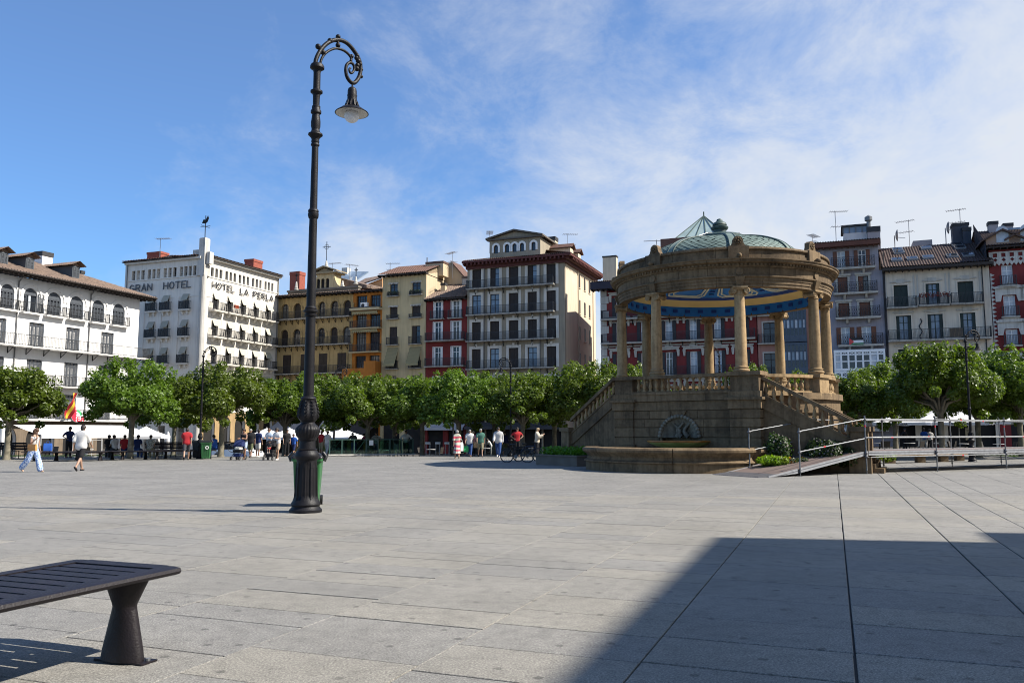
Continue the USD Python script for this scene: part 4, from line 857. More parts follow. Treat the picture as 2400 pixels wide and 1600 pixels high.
# glass pyramid lantern on a tiled roof behind
y0 = 6.0; px_, pz_ = b.pd(*C7(722, 62), y0); bz = b.pd(*C7(700, 175), y0 - 3)[1]; hw = 3.2
m = MB(); z0 = bz - .3
cor = [(px_ - hw, y0 - hw, z0), (px_ + hw, y0 - hw, z0), (px_ + hw, y0 + hw, z0), (px_ - hw, y0 + hw, z0)]; top = np.array((px_, y0, pz_))
rb = b.add('lantern_base', MB().box(px_ - 4.6, px_ + 4.6, y0 - 4.2, y0 + 4.2, b.ztop, z0), M('lantern_base_brown', (.12, .06, .045), .8, .2, 2, .2))
for k in range(4):
    mm = MB(); mm.add([cor[k], cor[(k + 1) % 4], tuple(top)], [[0, 1, 2]]); b.add('glass_face', mm, M('lantern_glass', (0.30, .38, .36), .12, .2, .8, 0, spec=.6), rb)
mm = MB()
for k in range(4):
    a_, c_ = np.array(cor[k]), np.array(cor[(k + 1) % 4])
    for t in np.linspace(0, 1, 6)[:-1]: mm.bar(a_ + (c_ - a_) * t + [0, 0, .02], top, .10)
mm.tube([top, top + [0, 0, .5]], .08, 6); b.add('glazing_bars', mm, M('verdigris_bars', (0.05, .08, .07), .6, .2, 3, 0), rb)
# pink house with a glazed gallery
b = simple_house('pink_house', 'pink house with a tall dark glazed gallery beside the bandstand', 1770.5, 1892, 480 + 330 / 2.412, PINK, [(1062, 1138)], [(500, 625), (665, 783), (838, 970), (1020, 1130)], C7, 800, 1090, depth=12, zb=-1.2)
for j, row in enumerate(b.W):
    for w in row: window(b, *w, pane=PANE, surround=.16, s_mat=WHITE_TRIM); balcony(b, w[0] - .5, w[1] + .5, w[2] - .02, .6, 1.0, .12, slab=WHITE_TRIM)
g0, g1 = b.px(*C7(1172, 800))[0], b.px(*C7(1308, 800))[0]
fl = [(b.px(*C7(1240, a))[1], b.px(*C7(1240, c))[1]) for a, c in ((600, 770), (785, 950))]; fl.insert(0, (fl[0][0] + 4, fl[0][0] + .3)); fl.append((fl[2][1] - .3, fl[2][1] - 4))
for z1_, z0_ in fl:
    m = MB(); m.box(g0, g1, -.9, -.004, z0_ - .15, z0_ + .55); m.box(g0, g1, -.9, -.004, z1_ - .15, z1_ + .05)
    for k in range(7): x = g0 + (g1 - g0) * k / 6; m.box(x - .08 + (.08 if k == 0 else -.08 if k == 6 else 0), x + .08 + (.08 if k == 0 else -.08 if k == 6 else 0), -.9, -.8, z0_ + .55, z1_ - .15)
    for z in (z0_ + 1.3, z0_ + 2.3, z0_ + 3.0): m.box(g0, g1, -.88, -.82, z - .05, z + .05)
    gl = b.add('glazed_gallery', m, BLUE_IRON)
    for k in range(6):
        x = g0 + (g1 - g0) * k / 6
        for z, zz, mt in ((z0_ + .56, z0_ + 1.25, PANE), (z0_ + 1.36, z0_ + 2.24, CURTAIN if (k % 2) else PANE_SKY), (z0_ + 2.36, z1_ - .16, PANE)):
            m = MB(); m.box(x + .08, x + (g1 - g0) / 6 - .08, -.84, -.82, z, zz); b.add('pane', m, mt, gl)
gable_roof(b, 0, b.xR, -.8, b.ztop + .2, 5, b.ztop + 1.4, ROOF_BROWN, 0)
# lilac house with cast iron balconies, roof terrace
b = House('lilac_grey_house', 'narrow lilac grey house with brown shutters, cast iron balconies and a white glazed gallery', 1892.5, 600, BACK_Q, ANG_U); b.wallmat = LILAC
b.xR = b.px(2074, 620)[0]; b.ztop = b.px(*C8(350, 262))[1]
xt = b.px(*C8(487, 300))[0]
rows = [(296, 393), (440, 530), (583, 665), (716, 775 + 40)]
colsL = [((262, 306), (377, 420)), ((265, 320), (378, 434)), ((270, 329), (385, 445)), ((284, 332), (398, 450))]
zr = [(b.px(*C8(350, a))[1], b.px(*C8(350, c))[1]) for a, c in rows]
xcs = [[(b.px(*C8(a, (r[0] + r[1]) / 2))[0], b.px(*C8(c, (r[0] + r[1]) / 2))[0]) for a, c in cc] for cc, r in zip(colsL, rows)]
hs = [hole(a, c, z[1], z[0]) for cc, z in zip(xcs, zr) for a, c in cc]
zg = (b.px(*C8(385, 850))[1], b.px(*C8(385, 945))[1])
facade(b, 0, b.xR - 0, -.6, zr[0][1] - .4 + 3.3 - 3.3, [h for h in hs[2:]], LILAC, 12)
facade(b, 0, xt, zr[0][1] - .395, b.ztop, hs[:2], LILAC, 10)
for j, cc in enumerate(xcs):
    for i, (a, c) in enumerate(cc):
        if j in (0, 3): window(b, a, c, zr[j][1], zr[j][0], frame=WHITE_PAINT, pane=CURTAIN if j == 3 or i == 0 else PANE, shut='open', shut_mat=BROWN_WOOD)
        else: window(b, a, c, zr[j][1], zr[j][0], shut='closed', shut_mat=BROWN_WOOD, surround=.22, s_mat=WHITE_TRIM, lint=True)
    bx0, bx1 = b.px(*C8(232 + j * 7, 400))[0], b.px(*C8(466 + j * 9, 400))[0]
    balcony(b, bx0, bx1, zr[j][1] - .02, .8, 1.1, .2, slab=WHITE_TRIM, iron=DARK_STONE, fancy=True, brackets=2, bracket_mat=WHITE_TRIM)
# flag hung on the lowest balcony
fx0, fz1 = b.px(*C8(326, 781)); fx1, fz0 = b.px(*C8(406, 820)); h = (fz1 - fz0) / 3; dd = -.86
fm = b.add('flag', MB().box(fx0, fx1, dd - .012, dd, fz1 - h, fz1), M('flag_black', (.02, .02, .02), .8, .1, 2, .1))
b.add('flag_stripe', MB().box(fx0, fx1, dd - .012, dd, fz1 - 2 * h, fz1 - h - .001), M('flag_white', (.65, .65, .65), .8, .1, 2, .1), fm); b.add('flag_stripe', MB().box(fx0, fx1, dd - .012, dd, fz0, fz1 - 2 * h - .001), M('flag_green', (.01, .14, .05), .8, .1, 2, .1), fm)
b.add('flag_triangle', MB().front(Polygon([(fx0, fz0), (fx0, fz1), (fx0 + (fx1 - fx0) * .36, (fz0 + fz1) / 2)]), dd - .03, dd - .014), M('flag_red', (.5, .06, .06), .8, .1, 2, .1), fm)
# white glazed galleries, two floors
gx0, gx1 = b.px(*C8(245, 900))[0], b.px(*C8(524, 900))[0]
H_ = zg[0] - zg[1]
for k, (z1_, z0_) in enumerate(((zg[0], zg[1]), (zg[1] - .35, zg[1] - H_ - 1.2), (zg[1] - H_ - 1.6, zg[1] - 2 * H_ - 2.6))):
    m = MB(); n = 7
    m.box(gx0, gx1, -1.0, -.004, z1_ - .14, z1_ + .12); m.box(gx0, gx1, -1.0, -.004, z0_ - .3, z0_)
    for q in range(n + 1):
        x = gx0 + (gx1 - gx0) * q / n; x = min(max(x, gx0 + .09), gx1 - .09); m.box(x - .09, x + .09, -1.0, -.88, z0_, z1_ - .14)
    for z in (z0_ + (z1_ - z0_) * .40, z0_ + (z1_ - z0_) * .78): m.box(gx0, gx1, -.98, -.9, z - .06, z + .06)
    gl = b.add('white_gallery', m, WHITE_PAINT)
    for q in range(n):
        x = gx0 + (gx1 - gx0) * q / n
        for f0, f1 in ((0, .38), (.42, .76), (.80, .95)):
            m = MB(); m.box(x + .09, x + (gx1 - gx0) / n - .09, -.93, -.91, z0_ + (z1_ - z0_) * f0, z0_ + (z1_ - z0_) * f1); b.add('pane', m, CURTAIN if (q * 3 + k) % 5 == 0 else PANE, gl)
        m = MB(); w_ = (gx1 - gx0) / n; m.bar((x + .1, -.95, z0_ + (z1_ - z0_) * .80), (x + w_ - .1, -.95, z0_ + (z1_ - z0_) * .95), .05); m.bar((x + .1, -.95, z0_ + (z1_ - z0_) * .95), (x + w_ - .1, -.95, z0_ + (z1_ - z0_) * .80), .05); b.add('cross_bars', m, WHITE_PAINT, gl)
gable_roof(b, 0, xt, -.9, b.ztop + .25, 4.5, b.ztop + 1.0, ROOF_BROWN, .25, soffit=M('rust_brown_eave', (.10, .035, .02), .7, .2, 3, .1), fascia=.55)
for k, (x, z) in enumerate(((b.px(*C8(222, 100)))[:2] and [b.pd(*C8(250, 80), 4), b.pd(*C8(125, 210), 4)])): aerial(b, x, 4, b.ztop, z, 1, .2 + k)
p0, p1 = b.pd(*C8(296, 205), 4.5), b.pd(*C8(432, 150), 4.5); m = MB(); m.box(p0[0], p1[0], 4.5, 9, b.ztop, p0[1]); pb = b.add('roof_terrace', m, M('pale_roof_block', (.6, .55, .52), .8, .1, 1, .1))
m = MB(); m.box(p0[0] - .2, p1[0] + .1, 4.3, 9.2, p1[1] - .2, p1[1]); b.add('canopy', m, DARK_STONE, pb)
m = MB(); m.box(p0[0], p1[0], 4.52, 4.56, p0[1], p1[1] - .2); b.add('terrace_glass', m, PANE_SKY, pb)
for k in range(5): x = p0[0] + (p1[0] - p0[0]) * k / 4; b.add('terrace_post', MB().box(x - .06, x + .06, 4.4, 4.52, p0[1], p1[1] - .2), ZINC, pb)
cx, cz = b.pd(*C8(460, 172), 4.5); chimney(b, cx, 4.5, b.ztop, cz, 1.3, 1.2, M('grey_render', (.3, .27, .27), .8, .1, 1, .1), DARK_STONE, .6)
m = MB(); q = b.pd(*C8(434, 138), 4.3); m.tube([(q[0], 4.3, b.ztop), (q[0], 4.3, q[1])], .22, 8); m.lathe([(.22, 0), (.4, .1), (.4, .5), (0, .75)], 10, (q[0], 4.3, q[1])); b.add('steel_flue', m, STEEL)
downpipe(b, b.xR - .12, 2.5, zr[0][1] + 1.5, mat=DARK_STONE)
# ivory house with three bays and a skylight roof
b = House('ivory_house', 'ivory house with dark green shutters, three window bays and roof skylights', 2074.5, 640, BACK_Q, ANG_U); b.wallmat = IVORY
b.xR = b.px(2318, 630)[0]; b.ztop = b.px(*C9(1060, 585))[1]
R1 = [(712, 832, 722, 915), (985, 1103, 708, 895), (1258, 1393, 690, 880)]; R2 = [(733, 862, 982, 1195), (1003, 1133, 970, 1185), (1280, 1412, 958, 1170)]; R3 = [(752, 880, 1268, 1480), (1022, 1150, 1258, 1470), (1300, 1430, 1246, 1458)]
W = []
for R in (R1, R2, R3):
    W.append([(b.px(*C9(a, (t + bt) / 2))[0], b.px(*C9(c, (t + bt) / 2))[0], b.px(*C9((a + c) / 2, bt))[1], b.px(*C9((a + c) / 2, t))[1]) for a, c, t, bt in R])
n = 4; shops = [(b.xR * (k + .12) / n, b.xR * (k + .88) / n, -.3, 3.0) for k in range(n)]
facade(b, 0, b.xR, -.4, b.ztop, [hole(*w) for r in W for w in r] + [hole(*s) for s in shops], IVORY, 12)
for s in shops: b.add('shop_window', MB().front(sbox(*[s[0], s[2], s[1], s[3]]), .3, .34), DARKROOM)
for j, row in enumerate(W):
    for i, w in enumerate(row):
        op = (j == 0 and i == 1) or j == 1
        window(b, *w, shut='reveal' if op else 'closed', shut_mat=GREEN_SHUT, frame=GREEN_SHUT, pane=PANE_SKY, surround=.16, s_mat=IVORY, depth=.25)
        m = MB(); xm = (w[0] + w[1]) / 2; m.box(w[0] - .3, w[1] + .3, -.14, -.003, w[3] + .28, w[3] + .40); m.box(xm - .4, xm + .4, -.1, -.003, w[3] + .17, w[3] + .62); b.add('window_hood', m, WHITE_TRIM)
        if j == 0:
            balcony(b, w[0] - .7, w[1] + .7, w[2] - .02, .85, 1.05, .14, step=.12)
            for x in (w[0] - .8, w[1] + .55):
                m = MB(); m.box(x, x + .14, -.05, -.003, w[3] - 1.2, b.ztop - .5); m.box(x - .05, x + .19, -.09, -.003, w[3] - 1.4, w[3] - 1.2); b.add('pilaster_strip', m, WHITE_TRIM)
balcony(b, W[1][0][0] - .8, W[1][2][1] + 1.2, W[1][1][2] - .02, .9, 1.05, .16, step=.12)
m = MB(); bx0, bz1 = b.px(*C9(1178, 1100)); bx1, bz0 = b.px(*C9(1292, 1170)); m.box(bx0, bx1, -.86, -.84, bz0, bz1); b.add('balcony_screen', m, M('wicker_screen', (.2, .15, .1), .9, .3, 20, .3))
r_ = random.Random(2); w = W[0][1]; m = MB()
for k in range(160): p = np.array((r_.uniform(w[0] - .7, w[1] + .8), r_.uniform(-.98, -.8), w[2] + r_.uniform(.7, 1.15))); m.bar(p, p + [r_.uniform(-.1, .1), r_.uniform(-.06, .06), .1], .08, .02)
b.add('balcony_flowers', m, M('dark_red_geraniums', (.16, .03, .02), .8, .5, 12, 0))
for x in (b.px(*C9(632, 900))[0], b.px(*C9(1480, 900))[0]): downpipe(b, x, 2.5, b.ztop, mat=DARK_STONE)
m = MB(); x, z = b.px(*C9(936, 1010)); a = np.linspace(0, 4 * np.pi, 40); m.tube(np.stack([x + .12 * np.sin(a), np.full(40, -.05), z - 2.1 * np.linspace(0, 1, 40)], 1), .06, 5); b.add('wall_ornament', m, DARK_STONE)
yr_, zr_ = 6.0, b.pd(*C9(920, 388), 6)[1]
ze = b.ztop + .35
gable_roof(b, 0, b.xR, -1.0, ze, yr_, zr_, ROOF_BROWN, .3, rows=16, fascia=.35)
sl = (zr_ - ze) / (yr_ + 1.0)
def skylight(cx, cy, wpx=70):
    n = np.array([-b.d[1], b.d[0]]); best = None
    for y in np.linspace(-.8, 5.8, 120):
        P0 = b.Q.copy(); b.Q = P0 + n * y; x, z = b.px(*C9(cx, cy)); b.Q = P0; e = abs(z - (ze + sl * (y + 1)))
        if best is None or e < best[0]: best = (e, x, y)
    _, x, y = best; w, l = .55, .5; Z = lambda yy, o: ze + sl * (yy + 1) + o
    m = MB(); m.hexa([(x - w, y - l, Z(y - l, .02)), (x + w, y - l, Z(y - l, .02)), (x + w, y + l, Z(y + l, .02)), (x - w, y + l, Z(y + l, .02))], [(x - w, y - l, Z(y - l, .2)), (x + w, y - l, Z(y - l, .2)), (x + w, y + l, Z(y + l, .2)), (x - w, y + l, Z(y + l, .2))]); s = b.add('skylight', m, ZINC)
    w -= .1; l -= .1; m = MB(); m.add([(x - w, y - l, Z(y - l, .215)), (x + w, y - l, Z(y - l, .215)), (x + w, y + l, Z(y + l, .215)), (x - w, y + l, Z(y + l, .215))], [[0, 1, 2, 3]]); b.add('pane', m, PANE, s)
for c in ((742, 425), (755, 450), (735, 512), (868, 502), (1003, 490), (988, 412), (1210, 478), (1345, 470), (1250, 382), (1275, 405)): skylight(*c)
q0, q1 = b.pd(*C9(875, 345), 6.5), b.pd(*C9(1037, 332), 6.5); m = MB(); m.hexa([(q0[0], 6.5, zr_ - 1), (q1[0], 6.5, zr_ - 1), (q1[0], 9, zr_ - 1), (q0[0], 9, zr_ - 1)], [(q0[0], 6.5, q0[1]), (q1[0], 6.5, q1[1]), (q1[0], 9, q1[1]), (q0[0], 9, q0[1])]); b.add('roof_housing', m, M('grey_render', (.3, .27, .27)))
for k, (x, y) in enumerate(((835, 165), (1150, 235), (715, 300))):
    p = b.pd(*C9(x, y), 6)
    if k < 2 and k != 1: aerial(b, p[0], 6, zr_ - .5, p[1], 1, 2.8)
    else:
        m = MB(); zt = p[1]; m.tube([(p[0], 6, zr_ - .5), (p[0], 6, zt)], .05, 5)
        dsh = [(0.0, 0), (.3, .03), (.55, .12), (.7, .22)]; q = MB().lathe(dsh, 14); v, f = q.get(); v = v @ np.array([[0, 0, 1], [0, 1, 0], [-1, 0, 0]]).T + [p[0] + .1, 6, zt]; m.add(v, f); m.add(v, f[:, ::-1]); m.bar((p[0] + .1, 6, zt - .2), (p[0] + 1.1, 6, zt - .35), .05); b.add('satellite_dish', m, AERIAL_MAT)
p = b.pd(*C9(1272, 70), 6.5); aerial(b, p[0], 6.5, zr_, p[1], 1, 2.9)
# dark party wall with chimneys
xl = b.px(*C9(1325, 260))[0]; zc = b.pd(*C9(1290, 202), 6.6)[1]
m = MB(); m.add([(b.xR - .3, -.9, ze + .1), (b.xR - .3, 6, zr_ + .2), (b.xR - .3, 6, zr_ + 2.0), (b.xR - .3, -.9, ze + 1.9)], [[0, 1, 2, 3], [3, 2, 1, 0]]); b.add('party_wall', m, M('dark_party_wall', (.06, .06, .075), .8, .2, 1, .1))
chimney(b, b.pd(*C9(1275, 280), 6.6)[0], 6.6, zr_ - 1, zc, 1.6, 1.4, M('dark_chimney_render', (.05, .055, .07), .8, .2, 1, .1), DARK_STONE, .3); chimney(b, b.pd(*C9(1330, 280), 6)[0], 6.0, zr_ - 1, zc - .6, .8, .9, M('dark_chimney_render', (.05, .055, .07)), DARK_STONE, .4)
# red house with patterned cornice at the right edge
b = House('red_patterned_house', 'red brick house with patterned pale cornice and zigzag corner, at the right edge', 2318.5, 620, BACK_Q, ANG_U); b.wallmat = RED
b.xR = b.px(2470, 600)[0]; b.ztop = b.px(*C9(1680, 415))[1]
colW = [(1632, 1728), (1650, 1752), (1670, 1772), (1688, 1790)]; rowW = [(550, 728), (810, 990), (1098, 1235), (1390, 1530)]
step = (b.px(*C9(1700, 640))[0] - b.px(*C9(1560, 640))[0]) * 1.55
W = [(b.px(*C9(a, (t + bt) / 2))[0] + step * i, b.px(*C9(c, (t + bt) / 2))[0] + step * i, b.px(*C9((a + c) / 2, bt))[1], b.px(*C9((a + c) / 2, t))[1]) for (a, c), (t, bt) in zip(colW, rowW) for i in (0, 1)]
facade(b, 0, b.xR, -.3, b.ztop, [hole(*w) for w in W] + [sbox(1, -.25, b.xR - 1, 3)], RED, 12)
b.add('shop_window', MB().front(sbox(1, -.25, b.xR - 1, 3), .3, .34), DARKROOM)
for k, w in enumerate(W):
    window(b, *w, frame=WHITE_PAINT, pane=CURTAIN); balcony(b, w[0] - .2, w[1] + .2, w[2] - .02, .45, 1.0, .14, slab=WHITE_TRIM)
    if k > 1:
        m = MB(); xm = (w[0] + w[1]) / 2; P = Polygon([(w[0] - .7, w[3] - .6), (w[0] - .25, w[3] - .6), (w[0] - .1, w[3] + .05), (w[1] + .1, w[3] + .05), (w[1] + .25, w[3] - .6), (w[1] + .7, w[3] - .6), (w[1] + .7, w[3] + .7), (xm, w[3] + (1.15 if k < 4 else .8)), (w[0] - .7, w[3] + .7)]); m.front(P, -.14, -.003); m.front(Polygon([(w[0] - .85, w[3] + .7), (w[1] + .85, w[3] + .7), (w[1] + .85, w[3] + .85), (xm, w[3] + 1.3), (w[0] - .85, w[3] + .85)]), -.3, -.142); b.add('window_hood', m, PALE_STONE)
zc0, zc1 = b.px(*C9(1600, 560))[1], b.px(*C9(1600, 440))[1]; m = MB(); hh = zc1 - zc0
sq = [sbox(.35 + .75 * k, zc0 + hh * .62, .35 + .75 * k + .38, zc0 + hh * .9) for k in range(14)] + [Polygon([(.55 + .75 * k, zc0 + hh * .28), (.75 + .75 * k, zc0 + hh * .42), (.55 + .75 * k, zc0 + hh * .56), (.35 + .75 * k, zc0 + hh * .42)]) for k in range(14)]
zz = [(0, zc0 + hh * .1)] + [(0 + .19 * (k + .5), zc0 + hh * (.2 if k % 2 else .0)) for k in range(int(b.xR / .19))] + [(b.xR, zc0 + hh * .1)]
m.front(Polygon([(0, zc1)] + zz + [(b.xR, zc1)]).difference(unary_union(sq)), -.12, -.003); b.add('patterned_cornice', m, PALE_STONE)
for k in range(30):
    z = b.ztop - 2.8 - k * .42
    if z < 3: break
    m = MB(); m.front(Polygon([(.02, z), (.4, z + .2), (.02, z + .4)]), -.08, -.003); b.add('quoin', m, PALE_STONE)
for z in (W[0][2] - .25, W[2][2] - .25): b.add('string_course', MB().box(.5, b.xR, -.1, -.003, z - .2, z), PALE_STONE)
yr_, zr_ = 6.5, b.pd(*C9(1700, 245), 6.5)[1]; ze = b.ztop + .3
gable_roof(b, 0, b.xR, -.7, ze, yr_, zr_, ROOF_BROWN, .3, rows=16)
for px_ in (1637, 1845):
    xm = b.px(*C9(px_, 350))[0]; z0_, z1_ = ze + .1, b.px(*C9(1637, 262))[1]; w = 1.5
    m = MB(); m.front(Polygon([(xm - w, z0_), (xm + w, z0_), (xm + w, z0_ + (z1_ - z0_) * .45), (xm, z1_), (xm - w, z0_ + (z1_ - z0_) * .45)]), -.2, 4.5); d_ = b.add('dormer', m, M('dormer_plaster', (.32, .22, .16), .8, .1, 1, .1))
    m = MB(); m.front(arch_poly(xm - .55, xm + .55, z0_ + .3, z0_ + 2.0), -.24, -.202); b.add('dormer_window', m, CURTAIN, d_)
    m = MB(); zs = z0_ + (z1_ - z0_) * .45
    for s_ in (-1, 1):
        xe = xm + s_ * (w + .5); zl = zs - .5 * (z1_ - zs) / w; m.hexa([(xe, -.6, zl), (xe, 5, zl), (xm, 5, z1_), (xm, -.6, z1_)][::s_], [(xe, -.6, zl + .18), (xe, 5, zl + .18), (xm, 5, z1_ + .18), (xm, -.6, z1_ + .18)][::s_])
    b.add('dormer_roof', m, ROOF_BROWN, d_)
for px_, py_ in ((1552, 185), (1680, 200)): 
    p = b.pd(*C9(px_, py_), 6); chimney(b, p[0], 6, zr_ - 1.5, p[1], .9, .9, M('grey_render', (.3, .27, .27)), DARK_STONE, .35)
b.add('roof_light', MB().box(b.px(*C9(1765, 292))[0] - .7, b.px(*C9(1765, 292))[0] + .7, 2.0, 2.9, ze + 2.1, ze + 2.3), PANE_SKY)
# ------------------------------------------------------------------ house on the right side of the square, outside the picture; its shadow falls across the near paving
PW = at_ground(1673, 1258)[:2]; HB = 19.0; cot = 1 / math.tan(SUN_EL)
cr = PW + SUN_H * HB * cot
b = House.__new__(House); b.ang = ANG_U; b.d = U; b.Q = cr.copy(); b.wallmat = None
t = thing('sand_house', 'sand coloured house beyond the right edge, shading the near paving', 'building', (cr[0], cr[1], 0), ANG_U); b.t = t
SAND = M('sand_plaster', (.45, .37, .26), .85, .1, .5, .1, streak=.15)
LN = 30.0
obj('wall', MB().box(0, 13, -LN, 0, 0, HB), SAND, t); obj('roof', MB().box(.25, 13, -LN, -.25, HB + .003, HB + .15), ROOF_TILE, t)
for j in range(5):
    for k in range(8):
        y = -2.2 - 3.6 * k; z = 4.0 + 3.1 * j; w = obj('window', MB().box(-.03, .02, y - .6, y + .6, z, z + 2.1), BROWN_SHUT, t); obj('pane', MB().box(-.045, -.031, y - .5, y + .5, z + .1, z + 2.0), PANE, w)
p2 = at_ground(2290, 1246.5)[:2]; c2 = p2 + SUN_H * (HB - 1.5) * cot - cr; x2, y2 = float(c2 @ U), float(c2 @ V)
obj('side_wing', MB().box(x2, x2 + 7, .003, max(y2, .6), 0, HB - 1.5), SAND, t)
# ------------------------------------------------------------------ bandstand
def sandstone(name, base, dark):
    nodes = {'g': ('geometry', {}), 'n1': ('noise_texture', {'scale': 0.9, 'detail': 6.0, 'roughness': .65}), 'n2': ('noise_texture', {'scale': 7.0, 'detail': 6.0, 'roughness': .7}), 'f': ('noise_texture', {'scale': 70.0, 'detail': 4.0}),
             'r1': ('rgb_ramp', {'ramp': [(0.30, dark), (0.50, base), (0.72, tuple(min(.9, c * 1.18) for c in base))]}), 'r2': ('rgb_ramp', {'ramp': [(0.30, (.72, .70, .66)), (0.55, (1, 1, 1)), (0.8, (1.12, 1.1, 1.05))]}),
             'sm': ('mapping', {'scale': (3.0, 3.0, 0.22)}), 's': ('noise_texture', {'scale': 1.5, 'detail': 6.0, 'roughness': .7}), 'sr': ('rgb_ramp', {'ramp': [(0.36, (.50, .48, .45)), (0.56, (1, 1, 1))]}),
             'oi': ('object_info', {}), 'om': ('map_range', {'to_min': .82, 'to_max': 1.15}), 'hv': ('hsv', {}),
             'm1': ('mix', {'mix_type': 'multiply', 'fac': 1.0}), 'm2': ('mix', {'mix_type': 'multiply', 'fac': .75}), 'b': ('bump', {'strength': .35, 'distance': .02}), 'p': ('principled_bsdf', {'roughness': .82, 'specular_ior_level': .25})}
    links = [('g.position', 'n1.vector'), ('g.position', 'n2.vector'), ('g.position', 'f.vector'), ('g.position', 'sm.vector'), ('sm.vector', 's.vector'), ('n1.fac', 'r1.fac'), ('n2.fac', 'r2.fac'), ('s.fac', 'sr.fac'), ('r1.color', 'm1.color1'), ('r2.color', 'm1.color2'), ('m1.color', 'm2.color1'), ('sr.color', 'm2.color2'),
             ('oi.random', 'om.value'), ('om.result', 'hv.value'), ('m2.color', 'hv.color'), ('hv.color', 'p.base_color'), ('f.fac', 'b.height'), ('b.normal', 'p.normal')]
    return look(name, nodes, links, surface='p.BSDF')
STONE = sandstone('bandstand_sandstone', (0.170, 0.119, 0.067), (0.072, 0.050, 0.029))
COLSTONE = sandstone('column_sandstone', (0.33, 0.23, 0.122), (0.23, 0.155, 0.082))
COPPER = M('verdigris_copper', (0.125, 0.170, 0.150), .7, .25, 1.6, .2, 25, rnd=.10, second=(0.085, .125, .112))
COPPER_DARK = M('dark_verdigris', (0.035, 0.06, 0.055), .55, .3, 2.5, .2, 25)
CEIL_BLUE = M('ceiling_blue_paint', (0.012, 0.17, 0.55), .55, .15, 1.5, .05)
CEIL_NAVY = M('ceiling_navy_paint', (0.006, 0.045, 0.24), .55, .15, 1.5, .05)
CEIL_YELLOW = M('ceiling_yellow_paint', (0.74, 0.57, 0.24), .6, .08, 1.5, .05)
CEIL_CREAM = M('ceiling_cream_border', (0.72, .74, .60), .6, .08, 1.5, .05)
BC = np.array([9.86, 38.5]); RC = 4.685; ZR = 3.90; ZF = 3.0; ZC = 7.48
COLA = [math.radians(174.4 + 45 * k) for k in range(8)]
bs = thing('bandstand', 'round sandstone bandstand with eight columns and green copper dome, on a raised base with stairs', 'bandstand', (*BC, 0))
def pol(a, r): return np.array([r * math.cos(a), r * math.sin(a)])
def slice_sweep(loop, a0, a1, n, o=(0, 0)):
    """Solid made by turning a closed (r, z) outline from a0 to a1 about the vertical axis at o."""
    P = Polygon(loop); P = P if P.exterior.is_ccw else Polygon(list(P.exterior.coords)[::-1]); L = np.array(P.exterior.coords)[:-1]; k = len(L)
    a = np.linspace(a0, a1, n + 1); m = MB()
    v = np.stack([L[None, :, 0] * np.cos(a)[:, None] + o[0], L[None, :, 0] * np.sin(a)[:, None] + o[1], np.broadcast_to(L[None, :, 1], (n + 1, k))], -1).reshape(-1, 3)
    f = [[i * k + j, (i + 1) * k + j, (i + 1) * k + (j + 1) % k, i * k + (j + 1) % k] for i in range(n) for j in range(k)]
    m.add(v, f)
    V2, F2 = trimesh.creation.triangulate_polygon(P, engine='earcut')
    for ang, flip in ((a0, 1), (a1, 0)):
        q = np.stack([V2[:, 0] * math.cos(ang) + o[0], V2[:, 0] * math.sin(ang) + o[1], V2[:, 1]], 1); m.add(q, F2[:, ::-1] if not flip else F2)
    return m
# plan of the base
AR, AL = np.array([-.66, -5.66]), np.array([-5.18, -2.37]); ew = (AL - AR) / np.linalg.norm(AL - AR); LW = np.linalg.norm(AL - AR); nw = np.array([-.588, -.809]); nw = np.array([ew[1], -ew[0]]) * -1
if nw @ (AR + AL) < 0: nw = -nw
nw = nw if nw @ ((AR + AL) / 2) > 0 else -nw
dR, dL = np.array([math.cos(math.radians(-27)), math.sin(math.radians(-27))]), np.array([math.cos(math.radians(122)), math.sin(math.radians(122))])
wR = np.array([-dR[1], dR[0]]); wL = np.array([dL[1], -dL[0]]); SLOPE = .545; WID = 2.1
SR, SL = AR + ew * -.38, AL + ew * .30
def rect(S, d, w, t0, t1, q0, q1): return Polygon([tuple(S + d * t0 + w * q0), tuple(S + d * t1 + w * q0), tuple(S + d * t1 + w * q1), tuple(S + d * t0 + w * q1)]).convex_hull
drum = Point(0, 0).buffer(5.0, 24)
front_block = Polygon([tuple(AR - nw * .42), tuple(AL - nw * .42), tuple(AL - nw * 3), tuple(AR - nw * 3)]).convex_hull
land = unary_union([drum, front_block, Polygon([tuple(SR), tuple(SR + wR * WID), (0, 0), tuple(AR - nw * 1)]).convex_hull, Polygon([tuple(SL), tuple(SL + wL * WID), (0, 0), tuple(AL - nw * 1)]).convex_hull])
body = land.difference(unary_union([rect(SR, dR, wR, .0, 8, -.3, WID), rect(SL, dL, wL, .0, 8, -.3, WID), Polygon([tuple(AR + ew * -.6), tuple(AL + ew * .6), tuple(AL + ew * .6 + nw * 3), tuple(AR - ew * .6 + nw * 3)]).convex_hull]))
body = body.difference(Polygon([tuple(AR - ew * .5 + nw * .5), tuple(AL + ew * .5 + nw * .5), tuple(AL + ew * .5 - nw * .42), tuple(AR - ew * .5 - nw * .42)]).convex_hull)
obj('base', MB().poly(body, 0, ZF - .02), STONE, bs)
obj('floor', MB().poly(body.buffer(.001), ZF - .018, ZF), M('bandstand_floor', (.26, .2, .13), .8, .15, 1, .1), bs)
# mouldings on the drum under the columns
for z0, z1, r in ((0, .45, 5.14), (2.3, 2.42, 5.08), (2.86, 3.12, 5.12)):
    ring = Point(0, 0).buffer(r, 32).difference(Point(0, 0).buffer(4.9, 32)).difference(unary_union([rect(SR, dR, wR, -.6, 8, -2, WID + .02), rect(SL, dL, wL, -.6, 8, -2, WID + .02), front_block.buffer(.9)]))
    obj('drum_moulding', MB().poly(ring, z0, z1), STONE, bs)
